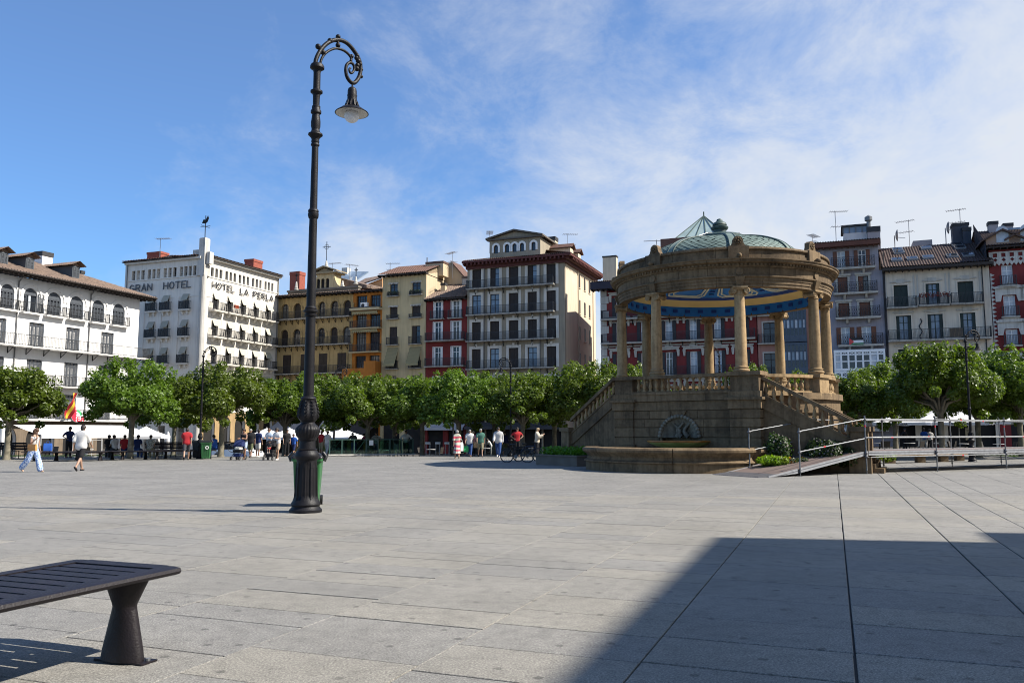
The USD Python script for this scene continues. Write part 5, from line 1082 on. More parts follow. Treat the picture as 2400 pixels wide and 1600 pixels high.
# fountain wall of separate blocks, in wall coordinates s (from the right pedestal to the left) and z
def wall_T(s0=0.0): return np.array([[ew[0], 0, -nw[0] * -1, 0], [0, 0, 0, 0], [0, 1, 0, 0], [0, 0, 0, 1.0]])
def on_wall(P, o0, o1, mb):
    """A polygon in (s, z) extruded from o0 to o1 outwards."""
    for g in getattr(P, 'geoms', [P]):
        if g.geom_type != 'Polygon' or g.area < 1e-4: continue
        e = trimesh.creation.extrude_polygon(g, o1 - o0, engine='earcut'); v = np.array(e.vertices); q = AR[None] + ew[None] * v[:, :1] + nw[None] * (v[:, 2:] + o0)
        mb.add(np.column_stack([q, v[:, 1]]), np.array(e.faces)[:, ::-1])
    return mb
fw = thing('fountain_wall', None, None, parent=bs)
sh_s, sh_z, sh_r = LW / 2, 1.30, .86
cut = Point(sh_s, sh_z).buffer(sh_r - .04, 16)
obj('backing', on_wall(sbox(-.2, 0, LW + .2, ZF).difference(Point(sh_s, sh_z).buffer(sh_r - .02)), -.40, -.06, MB()), M('joint_shadow_stone', (.11, .08, .05), .9, .2, 2, .2), fw)
r_ = random.Random(12)
courses = [(.0, .40), (.40, .84), (.84, 1.27), (1.27, 1.68), (1.68, 2.03), (2.03, 2.39)]
key = Polygon([(sh_s - .2, sh_z + sh_r - .05), (sh_s + .2, sh_z + sh_r - .05), (sh_s + .33, 2.39), (sh_s - .33, 2.39)])
for j, (z0, z1) in enumerate(courses):
    s = .55 if j % 2 else 0.55
    bounds = [.55]; x = .55
    while x < LW - .69 - .9: x += r_.choice([.95, 1.2, 1.45, 1.7]); bounds.append(min(x, LW - .69))
    if LW - .69 - bounds[-1] > .05: bounds.append(LW - .69)
    for a, c in zip(bounds[:-1], bounds[1:]):
        P = sbox(a + .010, z0 + .05, c - .010, z1).difference(cut)
        if z1 > 2.3: P = P.difference(key.buffer(.015))
        for P1 in getattr(P, 'geoms', [P]):
            if P1.geom_type == 'Polygon' and P1.area > .003: obj('stone_block', on_wall(P1, -.058, .0 + r_.uniform(-.004, .006), MB()), STONE, fw)
obj('stone_block', on_wall(key.difference(cut), -.058, .05, MB()), STONE, fw)
for z0, z1, o in ((2.42, 2.78, .02), (2.80, 3.08, .10), (3.08, 3.18, .14)):
    n = 4
    for k in range(n): obj('stone_block', on_wall(sbox(.5 + (LW - 1.2) * k / n + .004, z0, .5 + (LW - 1.2) * (k + 1) / n - .004, z1), -.30, o, MB()), STONE, fw)
# piers at both ends
def pier(s0, s1, o, extra):
    pr = thing('pier', None, None, parent=bs)
    zs = [.0, .42, .86] + [1.27, 1.68, 2.03, 2.39]
    for a, c in zip(zs[:-1], zs[1:]): obj('stone_block', on_wall(sbox(s0, a + .045, s1, c), -.5, o + (.12 if c < .9 else 0), MB()), STONE, pr)
    obj('joint', on_wall(sbox(s0 + .05, 0, s1 - .05, ZF), -.45, o - .04, MB()), STONE, pr)
    for z0, z1, q in ((.88, .98, .10), (2.44, 2.78, .05), (2.78, 2.88, .15), (2.88, 3.12, .03)): obj('pier_band', on_wall(sbox(s0 - q, z0, s1 + q, z1), -.5, o + q, MB()), STONE, pr)
    obj('pedestal', on_wall(sbox(s0 + .04, 3.12, s1 - .04, ZR - .16), -.5, o - .04, MB()), STONE, pr); obj('pedestal_cap', on_wall(sbox(s0 - .06, ZR - .16, s1 + .06, ZR), -.6, o + .07, MB()), STONE, pr)
pier(-.72, .52, .26, 0); pier(LW - .68, LW + .25, .05, 0)
def baluster_mesh(h):
    return MB().lathe([(0, 0), (.085, 0), (.085, .06 * h / .6), (.055, .09 * h / .6), (.06, .12 * h / .6), (.09, .2 * h / .6), (.082, .27 * h / .6), (.045, .42 * h / .6), (.04, .48 * h / .6), (.06, .5 * h / .6), (.045, .53 * h / .6), (.08, .55 * h / .6), (.08, h), (0, h)], 10)
BAL_V, BAL_F = baluster_mesh(.58).get()
def baluster(parent, p, z, h=.58):
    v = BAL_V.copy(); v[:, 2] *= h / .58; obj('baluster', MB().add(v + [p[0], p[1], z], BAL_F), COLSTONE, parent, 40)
fb = thing('front_balustrade', None, None, parent=bs)
obj('rail', on_wall(sbox(.5, ZR - .15, LW - .66, ZR - .02), -.22, .10, MB()), STONE, fb); obj('bottom_rail', on_wall(sbox(.5, 3.185, LW - .66, 3.22), -.2, .08, MB()), STONE, fb)
n = 15
for k in range(n): baluster(fb, AR + ew * (.62 + (LW - 1.4) * (k + .5) / n) - nw * .06, 3.222, ZR - .152 - 3.222)
# shell niche and bowls
m = MB(); na, nr = 60, 10; V_ = []
for i in range(nr + 1):
    q = i / nr
    for k in range(na + 1):
        a = math.pi * k / na; rib = .5 + .5 * math.cos(k / na * math.pi * 2 * 9.5); r = sh_r * q * (1 + .045 * q * (rib - .5) * 2); dep = -.34 * (1 - q ** 2.2) + .05 * q * rib
        s_, z_ = sh_s + r * math.cos(a), sh_z + r * math.sin(a) - .02; p = AR + ew * s_ + nw * (dep + .0); V_.append((*p, z_))
F_ = [[i * (na + 1) + k, i * (na + 1) + k + 1, (i + 1) * (na + 1) + k + 1, (i + 1) * (na + 1) + k] for i in range(nr) for k in range(na)]
sh = obj('shell_niche', MB().add(V_, F_), sandstone('shell_pale_stone', (.22, .20, .155), (.12, .11, .09)), bs, True)
for k in range(19):
    a = math.pi * (k + .5) / 19; p = AR + ew * (sh_s + (sh_r + .02) * math.cos(a)) + nw * .05; m = trimesh.creation.icosphere(2, .085); m.apply_translation((*p, sh_z + (sh_r + .02) * math.sin(a) - .02)); obj('scallop', MB().mesh(m), 'shell' and sh and UsdShade.MaterialBindingAPI(sh).GetDirectBinding().GetMaterial(), sh, True)
m = MB()   # carved relief with swans in the niche
for s0, sg_ in ((sh_s, 1), (sh_s + .22, -1), (sh_s - .30, 1)):
    t = np.linspace(0, 1, 14); x = s0 + sg_ * (.16 * np.sin(t * 4.2)); z = sh_z + .02 + .6 * t; P = AR[None] + ew[None] * x[:, None] + nw[None] * (-.20 + .1 * t)[:, None]; m.tube(np.column_stack([P, z]), np.linspace(.11, .035, 14), 7)
obj('carved_relief', m, UsdShade.MaterialBindingAPI(sh).GetDirectBinding().GetMaterial(), sh, True)
ctr = AR + ew * sh_s; a_e = math.atan2(ew[1], ew[0])
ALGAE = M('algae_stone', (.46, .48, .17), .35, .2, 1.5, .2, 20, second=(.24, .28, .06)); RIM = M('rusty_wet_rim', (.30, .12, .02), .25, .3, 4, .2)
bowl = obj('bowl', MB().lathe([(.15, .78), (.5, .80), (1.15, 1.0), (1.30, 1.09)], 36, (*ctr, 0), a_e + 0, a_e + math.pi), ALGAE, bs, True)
obj('bowl_rim', slice_sweep([(1.12, 1.09), (1.30, 1.09), (1.34, 1.12), (1.33, 1.16), (1.28, 1.18), (1.12, 1.16)], a_e, a_e + math.pi, 36, ctr), RIM, bowl, 30)
obj('water', MB().lathe([(0.01, 1.13), (1.13, 1.13)], 36, (*ctr, 0), a_e, a_e + math.pi), M('dark_water', (.02, .03, .02), .05, .2, 1, .1), bowl)
RB = 3.85; prof = [(RB - .5, 0), (RB + .03, 0), (RB + .03, .33), (RB + .10, .36), (RB + .10, .40), (RB - .02, .46), (RB - .06, .56), (RB + .02, .66), (RB + .12, .72), (RB + .16, .76), (RB + .17, .84), (RB + .12, .90), (RB + .02, .93), (RB - .45, .93), (RB - .5, .88)]
basin = thing('basin', None, None, parent=bs)
for a0, a1 in ((176, 205), (205.4, 254.5), (254.9, 302.5), (306.5, 321)): obj('basin_block', slice_sweep(prof, math.radians(a0), math.radians(a1), max(4, int((a1 - a0) / 2.5)), ctr), STONE, basin, 30)
obj('basin_block', slice_sweep([(RB - .55, 0), (RB - .18, 0), (RB - .18, .8), (RB - .55, .8)], math.radians(302.6), math.radians(306.4), 2, ctr), STONE, basin)
obj('basin_water', MB().lathe([(.02, .6), (RB - .49, .6)], 50, (*ctr, 0), math.radians(176), math.radians(321)), M('dark_water', (.02, .03, .02)), basin)
# stair flights
def flight(S, d, w, tn, far_t, outer):
    fl = thing('stair_flight', None, None, parent=bs)
    n = 17
    for k in range(n):
        z1 = ZF - (k + 1) * ZF / (n + .0) + 0; t0, t1 = k * .285, (k + 1) * .285; z = ZF - k * ZF / n - ZF / n
        if z < .02: break
        P = rect(S, d, w, t0, t1 + (.0 if k < n - 1 else 0), .3, WID); obj('step', MB().poly(P, 0, z + .0), STONE, fl)
    def strip(q0, q1, pts, name, parent, mat=STONE):
        m = MB()
        for g in [Polygon(pts)]:
            e = trimesh.creation.extrude_polygon(g, q1 - q0, engine='earcut'); v = np.array(e.vertices); p = S[None] + d[None] * v[:, :1] + w[None] * (v[:, 2:] + q0); f = np.array(e.faces)
            o_ = 1 if (d[0] * w[1] - d[1] * w[0]) < 0 else -1
            m.add(np.column_stack([p, v[:, 1]]), f if o_ > 0 else f[:, ::-1])
        return obj(name, m, mat, parent)
    L = tn
    for q0, t0 in ((0.0, 0.0), (WID - .02, far_t)):
        zz = lambda t, off: ZF + off - SLOPE * t
        strip(q0 + .06, q0 + .26, [(t0, 0), (L, 0), (L, zz(L, -.35)), (t0, zz(t0, -.35))], 'side_wall', fl)
        strip(q0, q0 + .3, [(t0, zz(t0, -.38)), (L, zz(L, -.38)), (L, zz(L, .12)), (t0, zz(t0, .12))], 'stringer', fl)
        strip(q0 - .03, q0 + .33, [(t0, zz(t0, .12)), (L, zz(L, .12)), (L, zz(L, .19)), (t0, zz(t0, .19))], 'stringer_cap', fl)
        strip(q0 - .02, q0 + .32, [(t0, zz(t0, ZR - ZF - .16)), (L, zz(L, ZR - ZF - .16)), (L, zz(L, ZR - ZF)), (t0, zz(t0, ZR - ZF))], 'handrail', fl)
        k = int((L - t0) / .29)
        for i in range(k):
            t = t0 + .16 + (L - t0 - .3) * i / max(1, k - 1); p = S + d * t + w * (q0 + .15); baluster(fl, p, zz(t, .17), ZR - ZF - .30)
        c = S + d * (L + .24) + w * (q0 + .15); zt = 1.72
        P = lambda h: rect(S, d, w, L + .24 - h, L + .24 + h, q0 + .15 - h, q0 + .15 + h)
        nwl = obj('newel', MB().poly(P(.30), 0, zt - .18), STONE, fl); obj('newel_cap', MB().poly(P(.37), zt - .178, zt), STONE, nwl); obj('newel_base', MB().poly(P(.38), 0, .62), STONE, nwl)
        if t0 > 0: obj('newel', MB().poly(rect(S, d, w, t0 - .3, t0 + .02, q0 - .05, q0 + .35), 0, zz(t0, ZR - ZF) + .02), STONE, fl)
flight(SR, dR, wR, 3.55, 2.45, 1); flight(SL, dL, wL, 3.2, 2.2, -1)
# column pedestals, balustrades between them
for k, a in enumerate(COLA):
    c = pol(a, RC); T = math.degrees(a)
    if k == 1:
        obj('column_pedestal', MB().box(-.29, .29, -.29, .29, ZF, ZR).turn(T, (*c, 0)), STONE, bs); continue
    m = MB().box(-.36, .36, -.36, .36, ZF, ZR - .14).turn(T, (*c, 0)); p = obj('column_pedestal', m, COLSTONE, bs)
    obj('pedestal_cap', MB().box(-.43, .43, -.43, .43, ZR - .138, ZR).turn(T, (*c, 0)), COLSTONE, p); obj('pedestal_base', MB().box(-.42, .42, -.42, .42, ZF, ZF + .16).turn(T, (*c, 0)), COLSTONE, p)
for k in (2, 3, 4, 5, 6, 7):
    a0, a1 = COLA[k], COLA[k] + math.pi / 4; g0 = .46 / RC
    p = thing('balustrade', None, None, parent=bs)
    obj('rail', slice_sweep([(RC - .17, ZR - .15), (RC + .17, ZR - .15), (RC + .17, ZR - .02), (RC - .17, ZR - .02)], a0 + g0, a1 - g0, 8), COLSTONE, p)
    obj('bottom_rail', slice_sweep([(RC - .16, ZF), (RC + .16, ZF), (RC + .16, ZF + .2), (RC - .16, ZF + .2)], a0 + g0, a1 - g0, 8), COLSTONE, p)
    for i in range(8): baluster(p, pol(a0 + g0 + (a1 - a0 - 2 * g0) * (i + .5) / 8, RC), ZF + .2, ZR - .15 - ZF - .2)
# columns with moulded base and scrolled capital
colm = MB().lathe([(.0, 0), (.31, 0), (.31, .07), (.335, .09), (.335, .14), (.30, .17), (.27, .18), (.27, .21), (.30, .235), (.29, .27), (.245, .285), (.24, .33), (.238, 1.2), (.225, 2.2), (.205, 3.16), (.20, 3.22), (.225, 3.23), (.225, 3.26), (.2, 3.27), (.2, 3.58)], 28).get()
for a in COLA:
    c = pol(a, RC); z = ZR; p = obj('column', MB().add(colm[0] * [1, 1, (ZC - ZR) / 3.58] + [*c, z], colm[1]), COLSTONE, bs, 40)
    m = MB(); m.box(-.31, .31, -.31, .31, 3.50, 3.579)
    for s_ in (-1, 1):
        for q in (-1, 1):
            aa = np.linspace(0, 3.2 * np.pi, 40); rr = .125 * (1 - aa / (3.6 * np.pi)); pts = np.stack([np.full(40, q * .24), s_ * (.26 - .0) + s_ * rr * np.sin(aa), 3.385 + rr * np.cos(aa)], 1); m.tube(pts, .03, 6)
        m.tube([(-.25, s_ * .26, 3.385), (-.1, s_ * .26, 3.385), (.1, s_ * .26, 3.385), (.25, s_ * .26, 3.385)], [.12, .085, .085, .12], 12)
    m.box(-.26, .26, -.26, .26, 3.44, 3.50); v, f = m.get(); v = v * [1, 1, 1] + [0, 0, 0]; v[:, 2] = v[:, 2] - 3.58
    obj('capital', MB().add(v, f).turn(math.degrees(a), (*c, ZC)), COLSTONE, p, 40)
# entablature rings in blocks
def ring_blocks(name, loop, n, nn=4, mat=STONE, off=0.0, gap=.0012, smooth=30, parent=None):
    for k in range(n): obj(name, slice_sweep(loop, off + 2 * math.pi * k / n + gap, off + 2 * math.pi * (k + 1) / n - gap, nn), mat, parent or bs, smooth)
off = COLA[0]
ent = thing('entablature', None, None, parent=bs)
ring_blocks('architrave_block', [(4.42, ZC), (4.80, ZC), (4.80, ZC + .13), (4.83, ZC + .132), (4.83, ZC + .26), (4.86, ZC + .262), (4.86, ZC + .37), (4.93, ZC + .40), (4.93, ZC + .45), (4.42, ZC + .45)], 16, 6, off=off + .2, parent=ent)
ring_blocks('frieze_block', [(4.44, ZC + .452), (4.85, ZC + .452), (4.85, ZC + .80), (4.44, ZC + .80)], 24, 4, off=off, gap=.0018, parent=ent)
ring_blocks('cornice_block', [(4.5, ZC + .802), (4.90, ZC + .802), (4.93, ZC + .86), (4.95, ZC + .862), (4.95, ZC + .95), (5.02, ZC + .952), (5.10, ZC + .99), (5.14, ZC + 1.0), (5.14, ZC + 1.06), (5.19, ZC + 1.10), (5.19, ZC + 1.13), (4.7, ZC + 1.17), (4.5, ZC + 1.17)], 24, 4, off=off, parent=ent)
m = MB()
for k in range(190):
    q = MB().box(4.951, 5.01, -.04, .04, ZC + .865, ZC + .945).turn(360 * k / 190); m.mesh(q)
obj('dentil_course', m, STONE, ent, kind='stuff')
ring_blocks('attic_block', [(4.4, ZC + 1.17), (4.78, ZC + 1.17), (4.78, ZC + 1.36), (4.74, ZC + 1.37), (4.74, ZC + 1.56), (4.4, ZC + 1.56)], 16, 6, off=off + .2, parent=ent)
ring_blocks('attic_cap', [(4.38, ZC + 1.562), (4.80, ZC + 1.562), (4.82, ZC + 1.60), (4.80, ZC + 1.68), (4.72, ZC + 1.70), (4.38, ZC + 1.70)], 16, 6, off=off + .2, parent=ent)
for a in COLA:
    T = math.degrees(a)
    p = obj('attic_pedestal', MB().box(4.45, 4.85, -.42, .42, ZC + 1.17, ZC + 1.702).turn(T), STONE, bs)
    P = unary_union([Point(0, .24).buffer(.21, 12), Polygon([(-.38, 0), (.38, 0), (.26, .08), (.20, .24), (-.20, .24), (-.26, .08)])])
    m = MB(); m.poly(P, 4.50, 4.74, np.array([[0, 0, 1, 0], [1, 0, 0, 0], [0, 1, 0, ZC + 1.70], [0, 0, 0, 1.0]]))
    acr = obj('acroterion', m.turn(T), STONE, p)
    m = MB()
    for k in range(8): b_ = trimesh.creation.icosphere(1, .042); b_.apply_translation((4.75, .115 * math.cos(k * math.pi / 4), ZC + 1.94 + .115 * math.sin(k * math.pi / 4))); m.mesh(b_)
    b_ = trimesh.creation.icosphere(1, .055); b_.apply_translation((4.755, 0, ZC + 1.94)); m.mesh(b_); obj('rosette', m.turn(T), STONE, acr, True, kind='stuff')
    m = MB().tube([(4.85, 0, ZC + .62), (4.90, 0, ZC + .62)], .16, 16); obj('medallion', m.turn(T), STONE, ent)
    b_ = trimesh.creation.icosphere(2, .11); b_.apply_scale((1.3, .9, 1)); b_.apply_translation((4.98, 0, ZC + 1.27)); obj('water_spout', MB().mesh(b_).turn(T), STONE, p, True)
    obj('architrave_bracket', MB().hexa([(4.801, -.12, ZC), (4.84, -.12, ZC), (4.84, .12, ZC), (4.801, .12, ZC)], [(4.80, -.2, ZC + .40), (5.0, -.2, ZC + .40), (5.0, .2, ZC + .40), (4.80, .2, ZC + .40)]).turn(T), STONE, ent)
# painted ceiling
cl = thing('ceiling', None, None, parent=bs)
obj('blue_band', MB().lathe([(4.42, ZC + .02), (4.41, ZC + .50)], 64), CEIL_BLUE, cl, True)
obj('yellow_band', MB().lathe([(4.42, ZC + .50), (4.36, ZC + .52), (4.22, ZC + .72), (4.10, ZC + .80)], 64), CEIL_YELLOW, cl, 40)
obj('navy_band', MB().lathe([(4.10, ZC + .80), (4.05, ZC + .84), (3.95, ZC + .90), (3.85, ZC + .92)], 64), CEIL_NAVY, cl, 40)
cz = lambda r: ZC + .92 + .42 * (1 - (r / 3.85) ** 2)
obj('ceiling_dome', MB().lathe([(r, cz(r)) for r in np.linspace(3.85, .01, 9)], 64), CEIL_BLUE, cl, True)
for k in range(8):
    a0, a1 = COLA[k] + .10, COLA[k] + math.pi / 4 - .10
    for inset in (0, .16):
        r0, r1 = 3.72 - inset, 1.2 + inset; b0, b1 = a0 + inset / 3, a1 - inset / 3; pts = [pol(t, r0) for t in np.linspace(b0 + .06, b1 - .06, 7)] + [pol(b1, r0 - .25)] + [pol(t, r1) for t in (b1 - .05, b0 + .05)] + [pol(b0, r0 - .25)]; pts.append(pts[0])
        P3 = np.array([(*p, cz(np.linalg.norm(p)) - .02) for p in pts]); obj('panel_border', MB().tube(P3, .045, 5, False), CEIL_CREAM, cl)
    for i in range(5):
        c = pol(COLA[k], 3.3 - .4 * i); m = MB().box(-.08, .08, -.13, .13, 0, .02).turn(math.degrees(COLA[k]), (*c, cz(3.3 - .4 * i) - .05)); obj('ceiling_plaque', m, CEIL_NAVY, cl)
for k in range(40): obj('frieze_motif', MB().box(4.37, 4.40, -.13, .13, ZC + .2, ZC + .36).turn(9 * k), CEIL_NAVY, cl)
# copper dome of diamond tiles
DZ = ZC + 1.72
def dome_rz(t): return 3.68 * math.cos(t), DZ + 1.36 * math.sin(t)
dm = thing('dome', None, None, parent=bs)
tt = np.linspace(0, 1.34, 20)
obj('roof_gutter', MB().lathe([(4.40, ZC + 1.55), (3.75, ZC + 1.60), (3.6, DZ), (3.5, DZ + .2)], 64), COPPER_DARK, dm, 40)
obj('dome_underlay', MB().lathe([(dome_rz(t)[0] - .03, dome_rz(t)[1] - .03) for t in tt], 64), M('dome_underlay', (.05, .075, .068), .7, .2, 2, .1), dm, True)
tiles = []
arc_len = 0; rows = 19; tv = np.linspace(.10, 1.30, rows + 1)
for k in range(8):   # eight gores, each with its own rows
    for j in range(1, rows):
        r, z = dome_rz(tv[j]); n = max(1, round((2 * math.pi * r / 8 - .34) / .34)); gap = .20 / max(r, .5)
        for i in range(n + (j % 2)):
            a = COLA[k] + gap + (math.pi / 4 - 2 * gap) * (i + (.5 if not j % 2 else 0)) / n; hw = (math.pi / 4 - 2 * gap) / n / 2 * .97
            lo, hi = a - hw, a + hw; lo = max(lo, COLA[k] + gap * .9); hi = min(hi, COLA[k] + math.pi / 4 - gap * .9)
            tiles.append((a, lo, hi, tv[j - 1], tv[j], tv[min(j + 1, rows)]))
tiles.sort(key=lambda q: math.sin(q[0]) + .25 * q[4] + .12 * math.cos(q[0]))
rest = MB()
for k, (a, lo, hi, t0, t1, t2) in enumerate(tiles):
    def P3(t, aa, lift): r, z = dome_rz(t); return np.array([(r + lift * math.cos(t)) * math.cos(aa), (r + lift * math.cos(t)) * math.sin(aa), z + lift * .6 * math.sin(t)])
    e = .012; top = [P3(t0 + e, a, .03), P3(t1, hi, .02), P3(t2 - e, a, .010), P3(t1, lo, .02)]; bot = [P3(t0 + e, a, .01), P3(t1, hi, .0), P3(t2 - e, a, -.02), P3(t1, lo, .0)]
    if k < 290: obj('copper_tile', MB().hexa(bot, top), COPPER, dm)
    else: rest.hexa(bot, top)
obj('copper_tile_field', rest, COPPER, dm, kind='stuff')
for a in COLA:
    pts = np.array([(*pol(a, dome_rz(t)[0] + .03), dome_rz(t)[1] + .03) for t in tt])
    m = MB(); 
    for s_ in (-1, 1): m.tube(pts + [-s_ * .16 * math.sin(a), s_ * .16 * math.cos(a), 0], .045, 6)
    obj('dome_rib', m, COPPER_DARK, dm, True); m = MB()
    L_ = pts + [.16 * math.sin(a), -.16 * math.cos(a), .02]; R_ = pts + [-.16 * math.sin(a), .16 * math.cos(a), .02]; k = len(pts); m.add(np.vstack([L_, R_]), [[i, k + i, k + i + 1, i + 1] for i in range(k - 1)]); obj('rib_sheet', m, COPPER, dm)
zt = dome_rz(1.34)[1]
obj('dome_crown', MB().lathe([(.98, zt - .10), (1.10, zt - .06), (1.16, zt + .02), (1.15, zt + .10), (1.06, zt + .17), (.92, zt + .20), (.5, zt + .2), (.02, zt + .24)], 40), COPPER_DARK, dm, 40)
obj('lantern', MB().lathe([(.32, zt + .2), (.30, zt + .5), (.36, zt + .52), (.40, zt + .58), (.40, zt + .64), (.30, zt + .70), (.34, zt + .74), (.30, zt + .84), (.16, zt + .92), (.12, zt + 1.02), (.02, zt + 1.06)], 20), COPPER_DARK, dm, 40)
pts = [(-.4, -.3, zt + .3), (-.75, -.75, zt + .2), (-1.3, -1.1, zt - .05), (-1.7, -1.2, zt - .2)]; obj('cable', MB().tube(pts, .018, 5), AERIAL_MAT, dm)
# ------------------------------------------------------------------ near street lamp
LAMP_IRON = M('lamp_cast_iron', (0.0075, 0.007, 0.0085), 0.5, .4, 5, .4, 55, spec=.22)
LAMP_WHITE = M('lamp_white_enamel', (.55, .55, .53), .6, .08, 3, 0, spec=.2)
OPAL = M('opal_globe', (.66, .67, .69), .45, .03, 3, 0, spec=.25)
D0 = 15.7; LB = at_ground(716, 1199.5); D0 = LB[1]
def lz(Y, d=None): return at_depth(720, Y, d or D0)[2]
SPX = D0 / FPX
low = [(1510, 37), (1492, 37), (1484, 34), (1470, 31), (1458, 33.5), (1448, 33), (1418, 27), (1398, 25), (1185, 22.5), (1160, 23.5), (1150, 27), (1128, 28.5), (1110, 26), (1096, 22), (1086, 23), (1082, 19.5), (1035, 18), (1027, 21), (1018, 21), (1005, 25), (978, 28), (955, 27.5), (938, 22), (930, 18), (920, 15.5), (912, 16), (905, 19), (880, 23.5), (862, 23.3), (835, 21), (800, 17.5), (780, 16.5), (768, 18.5), (760, 17), (752, 12)]
mid = [(262, 11.3), (250, 11.3), (246, 14), (238, 14.5), (234, 12.5), (226, 13), (218, 17), (210, 17), (204, 13), (196, 14), (188, 12), (184, 10.7)]
up = [(1185, 9.2), (1178, 11.5), (1165, 12.6), (1152, 12.8), (1147, 11.5), (1140, 12.8), (1130, 12), (1122, 8.8), (742, 7.8), (736, 10.2), (728, 10.2), (722, 8.6), (712, 10), (702, 9), (690, 10.4), (680, 14), (672, 17.5), (664, 17), (656, 12), (648, 10.4), (636, 9.6), (620, 11.2), (590, 11.4), (560, 9.6), (545, 9), (538, 12.4), (524, 12.6), (514, 10), (504, 10), (496, 10), (490, 8), (430, 8.4), (418, 11), (412, 14.6), (402, 14.6), (396, 10), (390, 8.6), (290, 8.6), (276, 10), (264, 17), (252, 17), (240, 14.5), (234, 6), (233, .5)]
prof = [(r * SPX, lz(650 + y / 2.703) - 0) for y, r in low + mid] + [(r * SPX, lz(60 + y / 2.613)) for y, r in up]
z0_ = 0.0; _b0 = prof[0][1]; prof = [(r, z - _b0 * max(0, 1 - (z - _b0) / 1.3)) for r, z in prof]; prof.insert(0, (.0, 0))
ZB = {k: lz(650 + k / 2.703) - z0_ for k in (1398, 1185, 1005, 978, 938, 905, 862, 780)}
def flute(r, a, z):
    r = np.broadcast_to(r, np.broadcast(r, a, z).shape).copy(); a = np.broadcast_to(a, r.shape); z = np.broadcast_to(z, r.shape)
    s = (z > ZB[1005] - .02) & (z < ZB[938] + .02); r[s] *= (1 + .055 * np.abs(np.sin(a[s] * 11)) - .03)
    s = (z > ZB[905]) & (z < ZB[780]); r[s] *= (1 + .05 * np.cos(a[s] * 8)); s = (z > ZB[1398] - .02) & (z < ZB[1185] + .02); r[s] *= 1 + .045 * np.sign(np.cos(a[s] * 8))
    return r
def dense(p, step):
    out = [p[0]]
    for q in p[1:]:
        n = max(1, int(abs(q[1] - out[-1][1]) / step)) if abs(q[0] - out[-1][0]) > .004 or q[1] < 2.6 else 1; a = out[-1]
        out += [(a[0] + (q[0] - a[0]) * (k + 1) / n, a[1] + (q[1] - a[1]) * (k + 1) / n) for k in range(n)]
    return out
ARM_ANG = math.degrees(math.atan2(.78, .57)); ARM_L = .966
lamp = thing('street_lamp', 'tall black cast iron street lamp with arched arm and bell shade, in the open square', 'street lamp', (LB[0], LB[1], 0))
obj('post', MB().lathe(dense(prof, .03), 88, wave=flute), LAMP_IRON, lamp, 35)
# leaf ornament on the bulb and base panels
for k in range(8):
    a = k * math.pi / 4; m = MB()
    for s_ in (-1, 0, 1):
        for j in range(5):
            zz = ZB[905] + .03 + (ZB[780] - ZB[905]) * (.1 + .17 * j); rr = np.interp(zz, [q[1] for q in prof], [q[0] for q in prof]); aa = a + s_ * .12 * (1 - j / 6); m.tube([(rr * math.cos(a), rr * math.sin(a), zz - .03), ((rr + .014) * math.cos(aa), (rr + .014) * math.sin(aa), zz + .02), ((rr + .004) * math.cos(a + s_ * .2), (rr + .004) * math.sin(a + s_ * .2), zz + .06)], [.008, .011, .003], 5)
    obj('leaf_ornament', m, LAMP_IRON, lamp, True, kind='stuff')
    z0, z1 = ZB[1398] + .03, ZB[1185] - .05; r0, r1 = 25 * SPX * 1.04 + .002, 22.5 * SPX * 1.04 + .002; m = MB(); hw = .13
    c = [(r0 * math.cos(a - hw), r0 * math.sin(a - hw), z0), (r0 * math.cos(a + hw), r0 * math.sin(a + hw), z0), (r1 * math.cos(a + hw), r1 * math.sin(a + hw), z1), (r1 * math.cos(a - hw), r1 * math.sin(a - hw), z1)]
    m.tube(c + [c[0]], .008, 5, False); obj('base_panel_frame', m, LAMP_IRON, lamp)
ca, sa = math.cos(math.radians(ARM_ANG)), math.sin(math.radians(ARM_ANG))
def arm_pts(P):
    out = []
    for x, y in P:
        h = (x - 279) / 212 * ARM_L; d = D0 + h * sa; z = at_depth(720, 60 + y / 2.613, d)[2] - z0_; out.append((h * ca, h * sa, z))
    return np.array(out)
def smooth_path(P, n=8):
    P = np.array(P, float); t = np.arange(len(P)); from scipy.interpolate import CubicSpline; return CubicSpline(t, P)(np.linspace(0, len(P) - 1, (len(P) - 1) * n + 1))
outer = [(268, 238), (275, 195), (300, 145), (340, 105), (395, 88), (450, 108), (492, 150), (525, 200), (540, 250), (535, 305), (515, 342), (490, 352), (462, 325), (449, 285), (452, 245), (472, 228), (492, 238), (500, 268), (484, 292), (470, 278), (478, 262)]
arm = obj('arm', MB().tube(arm_pts(smooth_path(outer)), np.concatenate([np.full(80, .044), np.linspace(.044, .022, 81)]), 9), LAMP_IRON, lamp, True)
inner = [(296, 238), (305, 200), (330, 165), (365, 145), (395, 142), (435, 155), (470, 185), (480, 212)]
obj('inner_arc', MB().tube(arm_pts(smooth_path(inner)), .028, 8), LAMP_IRON, arm, True)
for x, y, r in ((281, 130, .062), (397, 70, .055), (397, 122, .055), (349, 94, .058), (385, 90, .05), (482, 190, .05), (478, 217, .035), (545, 313, .045), (310, 165, .06), (516, 185, .055), (512, 200, .05), (525, 218, .06), (520, 245, .055), (535, 238, .06), (543, 270, .05), (516, 265, .06)):
    c = arm_pts([(x, y)])[0]; q = trimesh.creation.icosphere(2, r * .95); q.apply_translation(c); obj('scroll_knob', MB().mesh(q), LAMP_IRON, arm, True)
m = MB(); c0, c1 = arm_pts([(397, 62), (397, 130)]); m.tube([c0, c1], .03, 7); c0, c1 = arm_pts([(283, 128), (313, 168)]); m.tube([c0, c1], .035, 7); obj('arm_brace', m, LAMP_IRON, arm, True)
